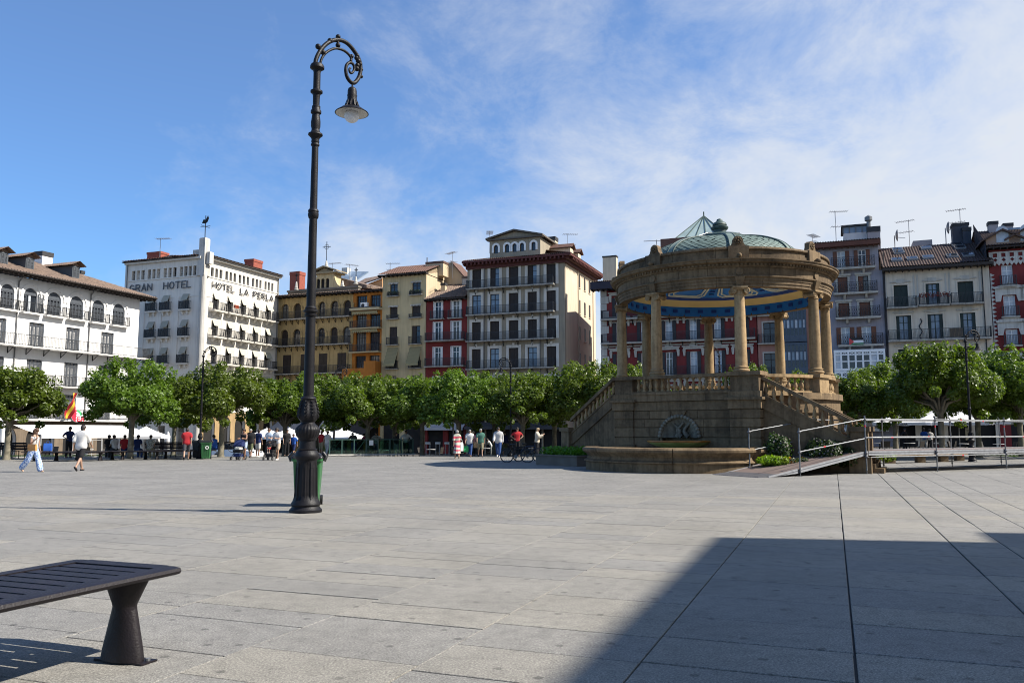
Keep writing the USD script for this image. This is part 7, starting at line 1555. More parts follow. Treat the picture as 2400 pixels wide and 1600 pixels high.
# pushers and their company
build_person('woman in dark top and pale blue shorts pushing the left pushchair', ground_at(571, 1077), -100, 1.70, 'push', 1, 'push', 'dark', .05, C_['black'], 0, C_['greyblue'], 'shorts', .28, SHOE_D, True, SKIN_TAN)
build_person('man in black shirt and dark shorts with a bag beside the left pushchair', ground_at(586, 1072), -85, 1.70, 'walk', 1, 'swing', 'grey', 0, C_['black'], .6, C_['olive'], 'shorts', .5, SHOE_D, loose=.03)
build_person('boy in navy shirt with yellow sleeve and white shorts facing away', ground_at(604, 1070.5), 70, 1.62, 'stand', 1, 'swing', 'dark', 0, C_['navy'], .5, C_['white'], 'shorts', .42, SHOE_W, loose=.02)
build_person('woman in pale blue top with dark strap behind the right pushchair', ground_at(630, 1072), -95, 1.70, 'push', -1, 'push', 'brown', .02, C_['greyblue'], .6, C_['charcoal'], 'trousers', 1, SHOE_D, True)
build_person('woman in white T-shirt and beige shorts with dark hair pushing the right pushchair', ground_at(649, 1077.5), -105, 1.72, 'push', 1, 'push', 'dark', .12, C_['white'], .6, C_['beige'], 'shorts', .36, SHOE_W, True, loose=.02)
build_person('person in black clothes standing under the middle umbrellas', ground_at(671, 1067), -60, 1.7, 'stand', 1, 'swing', 'dark', 0, C_['black'], .9, C_['black'])
build_person('child in blue shirt with white sleeves near the lamp', ground_at(688, 1066.5), -110, 1.45, 'walk', 1, 'swing', 'brown', 0, C_['blue'], .8, C_['navy'], 'shorts', .5, SHOE_W)
# behind and around the glass fence
build_person('person in khaki with red backpack strap standing left of the glass fence', ground_at(752, 1064.5), 60, 1.68, 'stand', 1, 'swing', 'brown', 0, C_['red'], .5, C_['khaki'], 'shorts', .5)
build_person('person in white T-shirt and grey trousers at the left end of the glass fence', ground_at(766, 1064.5), 80, 1.70, 'walk', 1, 'swing', 'brown', 0, C_['white'], .6, C_['lightgrey'], 'trousers', 1)
build_person('man leaning on the glass fence with arm stretched along its rail', ground_at(829, 1063), -95, 1.75, 'lean', 1, 'rail', 'grey', 0, C_['charcoal'], .6, C_['jeans'], 'trousers', 1)
build_person('person in maroon shirt bending over behind the glass fence', ground_at(862, 1063), -130, 1.70, 'lean', -1, 'rail', 'dark', 0, C_['maroon'], .6, C_['navy'], 'trousers', 1)
build_person('person in dark patterned top standing behind the middle of the glass fence', ground_at(881, 1062.5), -90, 1.70, 'stand', 1, 'akimbo', 'dark', 0, PATTERN, .6, C_['navy'], 'trousers', 1)
build_person('person in grey by a tree behind the right half of the glass fence', ground_at(928, 1062.5), -70, 1.66, 'stand', 1, 'swing', 'dark', .05, C_['charcoal'], .6, C_['lightgrey'], 'trousers', 1, None, True)
build_person('man in white shirt and dark trousers behind the right end of the glass fence', ground_at(951, 1063), -90, 1.78, 'stand', 1, 'akimbo', 'dark', 0, C_['white'], 1.5, C_['black'], 'trousers', 1)
# walkers left of the bandstand
build_person('grey haired woman in pink striped dress walking toward the benches', ground_at(1071, 1074.5), 95, 1.62, 'walk', 1, 'swing', 'grey', .03, STRIPED, 1.0, STRIPED, 'skirt', .72, cloth('sandal', (.4, .28, .2)), True, loose=.02)
build_person('man in white polo shirt and jeans with green shopping bag', ground_at(1101, 1069.5), -95, 1.66, 'walk', 1, 'swing', 'grey', 0, C_['white'], .6, C_['jeans'], 'trousers', 1, SHOE_D, loose=.03)
build_person('woman in pink top half hidden behind the man in white polo', ground_at(1109, 1067.5), -80, 1.62, 'walk', -1, 'swing', 'blond', .03, C_['pink'], .8, C_['black'], 'trousers', 1, SHOE_D, True)
build_person('white haired man in green T-shirt and khaki shorts carrying a paper bag', ground_at(1126, 1069.5), -85, 1.72, 'walk', 1, 'swing', 'grey', 0, C_['green'], .6, C_['khaki'], 'shorts', .5, SHOE_D, loose=.02)
build_person('man in sunglasses with pale long sleeved shirt and blue trousers walking forward', ground_at(1168, 1071), -95, 1.80, 'walk', 1, 'swing', 'dark', 0, C_['lightgrey'], 1.9, C_['jeans'], 'trousers', 1, SHOE_W, loose=.025)
build_person('person all in white stooping behind the man in jeans', ground_at(1152, 1060), 180, 1.5, 'lean', 1, 'rail', 'dark', 0, C_['white'], 1.2, C_['white'], 'trousers', 1)
build_person('person in dark jacket in the tree shade by the small lamp', ground_at(1183, 1063), -60, 1.70, 'stand', 1, 'swing', 'dark', 0, C_['navy'], 1.8, C_['olive'], 'shorts', .5)
build_person('man in red shirt standing in the shade behind the bicycles', ground_at(1212, 1070), -80, 1.76, 'stand', 1, 'akimbo', 'dark', 0, C_['red'], .6, C_['black'], 'trousers', 1)
build_person('blond woman in cream jacket holding up a phone beside the bandstand', ground_at(1259, 1071), -15, 1.72, 'stand', 1, 'photo', 'blond', .22, C_['cream'], 1.8, C_['black'], 'trousers', 1, SHOE_D, True, loose=.03)
# right side behind the ramp
build_person('person in white shirt walking by the right umbrellas behind the ramp', ground_at(2181, 1059), 70, 1.72, 'walk', 1, 'swing', 'dark', 0, C_['white'], .6, C_['charcoal'], 'trousers', 1)
build_person('person in blue shirt behind the ramp next to the one in white', ground_at(2168, 1059), 75, 1.74, 'stand', 1, 'swing', 'dark', 0, C_['blue'], .6, C_['lightgrey'], 'trousers', 1)
build_person('dark figure standing by the left parasol of the bar behind the ramp', ground_at(2122, 1056), -60, 1.74, 'stand', 1, 'akimbo', 'dark', 0, C_['black'], .9, C_['black'])
# ------------------------------------------------------------------ plane trees
def leafmat(name, a, c):
    return look(name, {'g': ('geometry', {}), 'oi': ('object_info', {}), 'wn': ('white_noise_texture', {'dimensions': '1D'}), 'r': ('rgb_ramp', {'ramp': [(0, a), (.6, c), (1, tuple(min(.3, q * 1.5) for q in c))]}), 'om': ('map_range', {'to_min': .82, 'to_max': 1.2}), 'hv': ('hsv', {}), 'oh': ('map_range', {'to_min': .49, 'to_max': .515}),
        'p': ('principled_bsdf', {'roughness': .42, 'specular_ior_level': .45}), 't': ('translucent_bsdf', {}), 'tm': ('mix', {'mix_type': 'multiply', 'fac': 1.0, 'color2': (1.6, 1.7, .7)}), 'mx': ('mix_closure', {'fac': .38})},
        [('g.random_per_island', 'r.fac'), ('r.color', 'hv.color'), ('oi.random', 'om.value'), ('om.result', 'hv.value'), ('oi.random', 'oh.value'), ('oh.result', 'hv.hue'), ('hv.color', 'p.base_color'), ('hv.color', 'tm.color1'), ('tm.color', 't.color'), ('p.BSDF', 'mx.closure1'), ('t.BSDF', 'mx.closure2')], surface='mx.closure')
LEAF = leafmat('plane_leaves', (.086, .128, .013), (.178, .230, .027))
BARK = M('plane_bark', (.17, .15, .11), .85, .2, 3.5, .4, 30, second=(.07, .065, .045))
def leaves(pts, nrm, size, rg):
    n = len(pts); nrm = nrm / np.linalg.norm(nrm, axis=1, keepdims=True); a = rg.normal(size=(n, 3)); a -= nrm * np.sum(a * nrm, 1, keepdims=True); a /= np.linalg.norm(a, axis=1, keepdims=True); b = np.cross(nrm, a); s = size[:, None]
    # lobed leaf: stem, two side lobes, tip, folded along the middle
    P = [pts - a * s * .5, pts - b * s * .55 - a * s * .12 + nrm * s * .12, pts - b * s * .22 + a * s * .12 + nrm * s * .03, pts + a * s * .6 - nrm * s * .10, pts + b * s * .22 + a * s * .12 + nrm * s * .03, pts + b * s * .55 - a * s * .12 + nrm * s * .12]
    v = np.stack(P, 1).reshape(-1, 3); k = np.arange(n)[:, None] * 6; f = np.concatenate([k + [0, 2, 1], k + [0, 3, 2], k + [0, 4, 3], k + [0, 5, 4]], 1).reshape(-1, 3)
    return v, f
def crown_mesh(seed, R=2.5, z0=2.15, z1=5.15, n=23000, shoots=34):
    rg = np.random.default_rng(seed); cl = []
    for k in range(26):
        a = k * 2.39996 + rg.uniform(-.3, .3); q = math.sqrt((k + .5) / 26); r = R * .82 * q; zz = rg.uniform(.25, .78) if q < .75 else rg.uniform(.2, .6); cl.append((r * math.cos(a), r * math.sin(a), z0 + (z1 - z0) * zz, rg.uniform(.55, .95)))
    for k in range(shoots):
        a = rg.uniform(0, 2 * np.pi); r = R * .85 * math.sqrt(rg.uniform(0, 1)); cl.append((r * math.cos(a), r * math.sin(a), z0 + (z1 - z0) * (.92 - .28 * (r / R) ** 2) + rg.uniform(-.1, .35), rg.uniform(.18, .34)))
    for k in range(16):
        a = rg.uniform(0, 2 * np.pi); r = R * rg.uniform(.75, 1.02); cl.append((r * math.cos(a), r * math.sin(a), z0 + rg.uniform(-.25, .9), rg.uniform(.22, .36)))
    cl = np.array(cl); w = cl[:, 3] ** 2.3; idx = rg.choice(len(cl), n, p=w / w.sum()); d = rg.normal(size=(n, 3)); d /= np.linalg.norm(d, axis=1, keepdims=True); rad = rg.uniform(.45, 1.05, n) ** .7
    tall = np.where((idx >= 26) & (idx < 26 + shoots), 1.7, .85)
    pts = cl[idx, :3] + d * (cl[idx, 3] * rad)[:, None] * np.stack([np.ones(n), np.ones(n), tall], 1)
    nrm = d * .8 + rg.normal(size=(n, 3)) * .55 + [0, 0, .55]
    return leaves(pts, nrm, rg.uniform(.10, .185, n), rg), cl
def make_tree(name, label, loc, seed, group=None):
    t = thing(name, label, 'tree', loc, 0, group); (v, f), cl = crown_mesh(seed); rg = np.random.default_rng(seed + 50)
    m = MB(); m.tube([(0, 0, -.1), (.0, 0, .15), (.02, .01, .7), (.0, .03, 1.4), (.03, .0, 2.1)], [.24, .17, .145, .135, .15], 12)
    for k in range(26):
        c = cl[k]; mid = np.array([c[0] * .45, c[1] * .45, 2.1 + (c[2] - 2.1) * .35 + .2]); m.tube([(.02, 0, 1.95), mid * [.5, .5, 1] + [0, 0, -.1], mid, c[:3]], [.085, .06, .045, .015], 6)
    obj('trunk', m, BARK, t, True); obj('crown', MB().add(v, f), LEAF, t); return t
# (column, row of the foot or None, distance or None, row of the crown's top, width factor, words)
TREES = [(14, 1077, None, 850, 1.06, 'young plane tree at the left edge, its pale trunk beside the bench row'), (304, 1074.5, None, 838, 1.05, 'broad plane tree in front of the white umbrella, behind the left benches'), (517, 1070.5, None, 846, 1.0, 'plane tree right of the first distant lamp, in front of the white car'),
    (408, None, 57, 880, .9, 'plane tree half hidden behind the two left trees, before the hotel'),
    (668, None, 57, 880, .95, 'plane tree left of the tall near lamp, before the ochre house'), (742, None, 59, 872, .95, 'plane tree directly right of the tall near lamp'), (862, None, 57, 872, 1.0, 'plane tree in front of the orange house'), (925, None, 62, 880, .9, 'plane tree before the left side of the cream house, set farther back'), (990, None, 57, 872, .95, 'plane tree before the small red house'), (1075, None, 55, 862, 1.0, 'plane tree between the red house and the grey house'), (1158, None, 58, 868, .95, 'plane tree left of the small lamp before the grey house'), (1225, None, 54, 868, .95, 'plane tree right of the small lamp before the grey house'), (1300, None, 57, 868, 1.0, 'plane tree before the lit flank of the grey house'), (1382, None, 54, 842, 1.05, 'tall plane tree just left of the bandstand stairs'), (1462, None, 60, 850, 1.0, 'plane tree seen behind the left columns of the bandstand'),
    (1620, None, 66, 905, .9, 'low plane tree seen through the middle of the bandstand'), (1752, None, 58, 842, .62, 'slender plane tree seen behind the front column of the bandstand'), (1862, None, 58, 868, .75, 'plane tree seen through the right columns of the bandstand'), (1998, None, 50, 866, .88, 'round plane tree just right of the bandstand'), (2098, None, 55, 842, 1.0, 'shaded plane tree before the left part of the ivory house'), (2205, None, 46, 792, 1.08, 'largest plane tree at the right, before the ivory house'), (2292, None, 50, 838, .9, 'plane tree right of the distant lamp on the right'), (2392, None, 48, 806, 1.05, 'plane tree cut by the right edge of the picture')]
protos = {}
for k, (px, foot, dist, top, wf, lab) in enumerate(TREES):
    if foot: p = at_ground(px, foot)[:2]
    else: q = at_depth(px, 1010, dist); p = q[:2]
    z = float(ground_z(*p)); zt = at_depth(px, top, p[1])[2] - z; sz = zt / 5.55; sx = wf * (1.02 if p[1] < 50 else 1.12)
    v = k % 4; loc = (p[0], p[1], z)
    if v not in protos: protos[v] = make_tree('plane_tree', lab, loc, 20 + v, 'plane trees round the square'); UsdGeom.Xformable(protos[v]).AddScaleOp().Set((sx, sx, sz))
    else: copy_of(protos[v], 'plane_tree', lab, 'tree', loc, (k * 67) % 360, 'plane trees round the square', (sx, sx, sz))
# ------------------------------------------------------------------ lawn strips and beds
GRASS = leafmat('grass_blades', (.035, .075, .012), (.07, .13, .02))
def tuft_field(n, area, seed, h, size=.03, dz=0):
    rg = np.random.default_rng(seed); pts = []
    x0, y0, x1, y1 = area.bounds
    while len(pts) < n:
        q = np.column_stack([rg.uniform(x0, x1, n), rg.uniform(y0, y1, n)]); import shapely; pts += list(q[shapely.contains_xy(area, q[:, 0], q[:, 1])])
    p = np.array(pts[:n]); z = ground_z(p[:, 0], p[:, 1]) + dz; a = rg.uniform(0, 2 * np.pi, n); hh = rg.uniform(.5, 1.2, n) * h; w = size; dx, dy = np.cos(a) * w, np.sin(a) * w; l = rg.normal(size=(n, 2)) * h * .45
    v = np.stack([np.column_stack([p[:, 0] - dx, p[:, 1] - dy, z]), np.column_stack([p[:, 0] + dx, p[:, 1] + dy, z]), np.column_stack([p[:, 0] + l[:, 0], p[:, 1] + l[:, 1], z + hh])], 1).reshape(-1, 3)
    return MB().add(v, np.arange(3 * n).reshape(-1, 3))
def line_strip(a, c, w): a, c = np.array(a[:2]), np.array(c[:2]); d = (c - a) / np.linalg.norm(c - a); n = np.array([-d[1], d[0]]); return Polygon([tuple(a), tuple(c), tuple(c + n * w), tuple(a + n * w)])
strips = [line_strip(at_ground(-60, 1073.5), at_ground(520, 1067.5), 5.5), line_strip(at_ground(985, 1064.2), at_ground(1330, 1064.5), 4.5), line_strip(at_depth(2290, 1040, 52), at_depth(2480, 1040, 44), 4)]
for k, S_ in enumerate(strips):
    t = thing('lawn_strip', 'strip of short green grass under the plane trees', 'grass', kind='stuff')
    m = MB(); n = 40; c = np.array(S_.exterior.coords)[:4]
    P = [c[0] + (c[1] - c[0]) * i / n for i in range(n + 1)]; Q = [c[3] + (c[2] - c[3]) * i / n for i in range(n + 1)]; V_ = [(*q, float(ground_z(*q)) + .012) for q in P + Q]; m.add(V_, [[i, i + 1, n + 2 + i, n + 1 + i] for i in range(n)]); obj('turf', m, GRASS_BASE, t); obj('blades', tuft_field(5000, S_, 60 + k, .10, .02), GRASS, t)
    kb = obj('lawn_kerb', MB().bar((*c[0], float(ground_z(*c[0])) + .03), (*c[1], float(ground_z(*c[1])) + .03), .14, .10), M('kerb_granite', (.4, .39, .37), .8, .1, 3, .2), kind='structure')
def bush(name, label, loc, r, h, n, seed, mat, size=(.05, .1), cat='plant', blossoms=None):
    t = thing(name, label, cat, loc); rg = np.random.default_rng(seed); d = rg.normal(size=(n, 3)); d /= np.linalg.norm(d, axis=1, keepdims=True); lump = 1 + .25 * np.sin(d[:, 0] * 5 + seed) * np.cos(d[:, 1] * 4); rad = rg.uniform(.35, 1, n) ** .5 * lump
    pts = d * rad[:, None] * [r, r, h / 2] + [0, 0, h / 2]; pts[:, 2] = np.abs(pts[:, 2]); v, f = leaves(pts, d + rg.normal(size=(n, 3)) * .6 + [0, 0, .4], rg.uniform(*size, n), rg); obj('foliage', MB().add(v, f), mat, t)
    m = MB()
    for k in range(9): a = k * .7; m.tube([(0, 0, 0), (r * .3 * math.cos(a), r * .3 * math.sin(a), h * .4), (r * .6 * math.cos(a), r * .6 * math.sin(a), h * .75)], [.02, .014, .006], 5)
    obj('stems', m, BARK, t)
    if blossoms is not None:
        k = int(n * .12); q = rg.choice(n, k); v, f = leaves(pts[q] * 1.03, d[q] + rg.normal(size=(k, 3)) * .3, rg.uniform(size[0], size[1], k) * .9, rg); obj('blossom', MB().add(v, f), blossoms, t, kind='stuff')
    return t
LIME = leafmat('lime_leaves', (.16, .24, .01), (.32, .42, .02)); DGREEN = leafmat('bush_leaves', (.03, .055, .012), (.07, .11, .025)); MIDGREEN = leafmat('fern_leaves', (.09, .20, .012), (.17, .33, .02)); ORANGE_F = M('orange_blossom', (.65, .16, .01), .6, .2, 9, 0); WHITE_F = M('pale_blossom', (.20, .17, .16), .7, .2, 9, 0)
p = at_depth(1822, 1065, 31.6); bush('garden_bush', 'tall flowering bush right of the bandstand pier, behind the ramp rail', (p[0], p[1], .25), .50, 1.2, 2000, 3, DGREEN, (.05, .11), blossoms=WHITE_F)
p = at_depth(1935, 1065, 31.3); bush('garden_bush', 'spreading dark bush under the stair flight, behind the ramp', (p[0], p[1], .25), .80, 1.0, 3000, 4, DGREEN, (.05, .11), blossoms=WHITE_F)
p = at_depth(1990, 1065, 31.2); bush('garden_bush', 'low bush beside the newel post of the right stair', (p[0], p[1], .2), .5, .8, 1400, 5, DGREEN, (.05, .11))
for i, (x, d_) in enumerate(((1795, 30.6), (1812, 30.5), (1830, 30.5))): p = at_depth(x, 1070, d_); bush('lime_plant', ('lime green ground plant nearest the basin end, behind the ramp post', 'middle lime green ground plant in the bed behind the ramp', 'lime green ground plant beside the orange flowers')[i], (p[0], p[1], .3), .34, .36, 600, 8 + i, LIME, (.05, .10))
for i, (x, d_) in enumerate(((1850, 30.5), (1878, 30.6))): p = at_depth(x, 1070, d_); bush('flower_plant', ('small plant with orange flowers left of the second ramp post', 'small plant with orange flowers right of the second ramp post')[i], (p[0], p[1], .28), .26, .34, 350, 14 + i, DGREEN, (.04, .08), blossoms=ORANGE_F)
p = at_depth(2077, 1055, 35.5); bush('lime_plant', 'lime green plant beyond the stair newel, seen between the ramp rails', (p[0], p[1], .25), .4, .45, 500, 21, LIME, (.05, .10))
bed = [at_ground(1776, 1104)[:2], at_ground(1862, 1104.5)[:2], at_ground(1960, 1101)[:2], at_depth(1985, 1000, 32.4)[:2], at_depth(1800, 1000, 32.6)[:2]]
o = obj('flower_bed', MB().poly(Polygon([tuple(q) for q in bed]), 0, .24), M('bed_soil', (.05, .035, .025), .95, .3, 4, .5), kind='structure', label='raised bed of dark soil beside the bandstand stairs')
# planter left of the bandstand
a, c = at_ground(1256, 1088)[:2], at_ground(1352, 1093)[:2]; L_ = np.linalg.norm(c - a); ang = math.degrees(math.atan2(*(c - a)[::-1])); pt = thing('stone_planter', 'long low stone planter with bright green plants left of the bandstand', 'planter', (*a, 0), ang)
m = MB(); obj('trough', MB().poly(sbox(0, 0, L_, 1.5).difference(sbox(.15, .15, L_ - .15, 1.35)), 0, .42), M('dark_planter_stone', (.12, .10, .08), .85, .2, 2, .2), pt); obj('trough_cap', MB().poly(sbox(-.05, -.05, L_ + .05, 1.55).difference(sbox(.17, .17, L_ - .17, 1.33)), .421, .48), M('dark_planter_stone', (.12, .10, .08)), pt); obj('soil', MB().box(.16, L_ - .16, .16, 1.34, .2, .4), M('bed_soil', (.05, .035, .025)), pt)
rg = np.random.default_rng(31); n = 2600; pts = np.column_stack([rg.uniform(.12, L_ - .12, n), rg.uniform(.12, 1.38, n), .40 + rg.uniform(0, 1, n) ** .7 * (.34 + .12 * np.sin(rg.uniform(0, 6, n)))]); v, f = leaves(pts, rg.normal(size=(n, 3)) * .5 + [0, 0, .7], rg.uniform(.06, .13, n), rg); obj('planting', MB().add(v, f), MIDGREEN, pt)
# ------------------------------------------------------------------ distant lamps
def z_at(p): return float(ground_z(p[0], p[1]))
LH = max(q[1] for q in prof) + .55
for px, d, top, rot, lab in ((470, 46.8, 818, -62, 'first distant street lamp at the left with a green bin at its foot'), (1197, 52, 843, 120, 'dark distant street lamp before the grey house'), (783, 72, 864, -40, 'distant street lamp seen right of the tall near lamp, before the ochre house'), (1062, 74, 868, -40, 'distant street lamp with its head before the small red house'), (1690, 62, 818, 150, 'distant lamp seen between the bandstand columns'), (1956, 70, 822, 150, 'distant lamp beside the white glazed gallery'), (2275, 42.5, 780, -45, 'distant street lamp with hanging lantern before the ivory house')):
    p = at_depth(px, 1010, d)[:2]; z = z_at(p); s = (at_depth(px, top, d)[2] - z) / LH; copy_of(lamp, 'street_lamp', lab, 'street lamp', (p[0], p[1], z), rot, 'street lamps of the square', s)
lamp.SetCustomDataByKey('group', 'street lamps of the square')
p = at_ground(482, 1075.5); _bn = bin_thing('green wheeled bin with pale round mark at the foot of the first distant lamp', (p[0], p[1], 0), 15, .95); obj('round_mark', MB().add([(x, y - .318, z) for x, y, z in MB().front(Point(.08, .68).buffer(.10, 12).difference(Point(.08, .68).buffer(.06, 12)), 0, .02).get()[0]], MB().front(Point(.08, .68).buffer(.10, 12).difference(Point(.08, .68).buffer(.06, 12)), 0, .02).get()[1]), WHITE_PAINT, _bn)
p = at_ground(465, 1074.5); bin_thing('dark wheeled bin directly left of the green bin by the distant lamp', (p[0], p[1], 0), -10, .95, BLACK_PLASTIC)
# ------------------------------------------------------------------ benches on the left
for px, py, rot, lab in ((62, 1080, 58, 'dark bench by the first tree, behind the woman in blue print'), (112, 1079.5, 60, 'dark bench right behind the woman in blue print'), (162, 1078, 66, 'dark bench between the two nearest walkers'), (245, 1077, 66, 'dark bench right of the young man in white'), (324, 1076, 66, 'dark bench right of the second tree with a seated person'), (372, 1074.5, 70, 'dark bench left of the man in red')):
    p = at_ground(px, py); copy_of(bench, 'bench', lab, 'bench', (p[0], p[1], 0), rot - 21 + 46, 'benches along the trees', (.9, 1.0, .82))
bench.SetCustomDataByKey('group', 'benches along the trees')
def seated(px, py, rot, lab, **k):
    p = at_ground(px, py); return build_person(lab, (p[0], p[1], .0), rot, 1.74, 'sit', 1, 'lap', **k)
seated(268, 1072, 150, 'person in white shirt bent over, seated on the left benches', top=C_['white'], bottom=C_['charcoal'])
seated(290, 1072, 110, 'person in red shirt seated with back to the square left of the tree trunk', top=C_['red'], bottom=C_['navy'])
seated(254, 1072, 120, 'person in dark top seated beside the one in white shirt', top=C_['black'], bottom=C_['charcoal'])
seated(320, 1072, 90, 'person in dark blue seated right of the second tree trunk', top=C_['navy'], bottom=C_['jeans'])
seated(350, 1072, 95, 'person in grey patterned shirt seated with back to the square', top=PATTERN, bottom=C_['khaki'])
seated(503, 1070, 160, 'person in blue shirt seated bent forward by the third tree', top=C_['blue'], bottom=C_['jeans'])
# slatted backed seats on the lawn behind
def back_seat(lab, px, py, rot, first=[]):
    p = at_ground(px, py); g = 'slatted seats with backrests on the lawn'
    if first: return copy_of(first[0], 'slatted_seat', lab, 'seat', (p[0], p[1], z_at(p)), rot, g)
    t = thing('slatted_seat', lab, 'seat', (p[0], p[1], z_at(p)), rot, g); first.append(t)
    for k in range(5): obj('slat', MB().box(-.95, .95, -.25 + .1 * k, -.17 + .1 * k, .43, .455), BENCH_PAINT, t)
    for k in range(5): obj('back_slat', MB().hexa([(-.95, .27 + .03 * k, .5 + .085 * k), (.95, .27 + .03 * k, .5 + .085 * k), (.95, .29 + .03 * k, .5 + .085 * k), (-.95, .29 + .03 * k, .5 + .085 * k)], [(-.95, .295 + .03 * k, .57 + .085 * k), (.95, .295 + .03 * k, .57 + .085 * k), (.95, .315 + .03 * k, .57 + .085 * k), (-.95, .315 + .03 * k, .57 + .085 * k)]), BENCH_PAINT, t)
    for x in (-.75, .75): obj('leg', MB().tube([(x, -.22, 0), (x, -.2, .43), (x, .25, .43), (x, .42, .92)], .022, 6), IRON, t); obj('leg', MB().tube([(x, .3, 0), (x, .22, .43)], .022, 6), IRON, t)
for px, py, lab in ((10, 1074, 'slatted seat at the left edge behind the first tree'), (40, 1073.5, 'slatted seat right of the first tree trunk, sun on its back'), (380, 1071, 'slatted seat behind the bench left of the man in red'), (412, 1070.5, 'slatted seat directly left of the man in red'), (545, 1067, 'slatted seat before the white car')): back_seat(lab, px, py, 168)
# ------------------------------------------------------------------ parasols and awnings
CANVAS = M('white_canvas', (.58, .57, .55), .85, .04, 1.5, .08, 30); GREY_CANVAS = M('grey_canvas', (.34, .34, .35), .85, .08, 1.5, .1); DARK_CANVAS = M('charcoal_canvas', (.035, .035, .038), .8, .15, 1.5, .1); POLE = M('parasol_pole', (.45, .44, .42), .5, .1, 3, 0)
PRINT_BLACK = M('black_print', (.02, .02, .02), .8, .1, 3, 0)
def parasol(lab, p, w=3.0, zc=2.25, peak=.75, rot=0, text=None, mat=None, proto=None):
    z = z_at(p); g = 'white parasols over the terraces'
    if proto is not None: return copy_of(proto, 'parasol', lab, 'parasol', (p[0], p[1], z), rot, g)
    t = thing('parasol', lab, 'parasol', (p[0], p[1], z), rot, g); h = w / 2; m = MB(); cor = [(-h, -h), (h, -h), (h, h), (-h, h)]
    for i in range(4):   # slightly sagging panels with thickness
        a, c = np.array((*cor[i], zc)), np.array((*cor[(i + 1) % 4], zc)); ap = np.array((0, 0, zc + peak)); V_ = []
        for q in np.linspace(0, 1, 6):
            for s in np.linspace(0, 1, 7): pnt = (a + (c - a) * s) * (1 - q) + ap * q; pnt[2] -= .09 * math.sin(math.pi * q) * (1 - .3 * math.sin(math.pi * s)) + .05 * (1 - q) * math.sin(math.pi * s); V_.append(pnt)
        m.add(V_, [[r_ * 7 + k, r_ * 7 + k + 1, (r_ + 1) * 7 + k + 1, (r_ + 1) * 7 + k] for r_ in range(5) for k in range(6)])
    can = obj('canopy', m, mat or CANVAS, t, True)
    for i in range(4):
        a, c = np.array(cor[i]), np.array(cor[(i + 1) % 4]); V_ = []
        for s in np.linspace(0, 1, 13): q = a + (c - a) * s; sag = .05 * math.sin(math.pi * s); V_ += [(*q, zc - sag + .01), (*(q * 1.004), zc - sag - .20 - .02 * math.sin(s * 22))]
        obj('valance', MB().add(V_, [[2 * k, 2 * k + 1, 2 * k + 3, 2 * k + 2] for k in range(12)]), mat or CANVAS, can, True)
    if text:
        q = meshkit.text_mesh(text, .13, .012, True); v = np.array(q.vertices); w_ = np.ptp(v[:, 0]); v = np.stack([v[:, 0] - v[:, 0].min() - w_ / 2, -v[:, 2] - h * 1.004 - .004, v[:, 1] + zc - .20], 1); obj('lettering', MB().add(v, np.array(q.faces)), PRINT_BLACK, can)
    obj('pole', MB().tube([(0, 0, 0), (0, 0, zc + peak + .08)], .028, 8), POLE, t, True); obj('base', MB().box(-.3, .3, -.3, .3, 0, .09), DARK_STONE, t)
    for i in range(4): obj('rib', MB().bar((0, 0, zc + peak - .14), (cor[i][0] * .98, cor[i][1] * .98, zc - .03), .025), POLE, t)
    return t
pr = parasol('white square parasol right of the long left awning, before the hotel', at_depth(342, 1010, 74)[:2], 3.4, 2.25, .85, 10)
for px, d, lab in ((625, 80, 'white parasol between the two pushchair groups and the lamp, leftmost of the middle row'), (678, 78, 'white parasol directly left of the tall near lamp'), (757, 80, 'white parasol directly right of the tall near lamp'), (803, 78, 'white parasol at the right end of the middle row'), (733, 84, 'white parasol partly behind the tall near lamp')): parasol(lab, at_depth(px, 1010, d)[:2], rot=-20, proto=pr)
pb = parasol('white parasol lettered BAR BAVIERA, left one behind the ramp', at_depth(2106, 1010, 62)[:2], 3.5, 2.2, .8, -24, 'BAR BAVIERA')
parasol('white parasol lettered BAR BAVIERA, right one behind the ramp', at_depth(2248, 1010, 60)[:2], rot=-24, proto=pb); parasol('white parasol between the two lettered ones, partly hidden by a tree trunk', at_depth(2192, 1010, 65)[:2], rot=-20, proto=pr); parasol('white parasol at the right edge behind the ramp', at_depth(2390, 1010, 58)[:2], rot=-20, proto=pr)
for px, d, lab in ((370, 76, 'folded white parasol right of the open parasol, left of two'), (394, 77, 'folded white parasol before the hotel doorway, right of two'), (6, 60, 'folded white and blue parasol at the left edge')):
    p = at_depth(px, 1010, d)[:2]; t = thing('folded_parasol', lab, 'parasol', (p[0], p[1], z_at(p)), 0, 'folded parasols'); obj('canopy', MB().lathe([(.05, .8), (.17, .9), (.20, 1.3), (.15, 2.2), (.10, 2.6), (.02, 2.75)], 14, wave=lambda r, a, z: r * (1 + .15 * np.sin(a * 5))), CANVAS, t, True); obj('pole', MB().tube([(0, 0, 0), (0, 0, .9)], .03, 8), POLE, t)
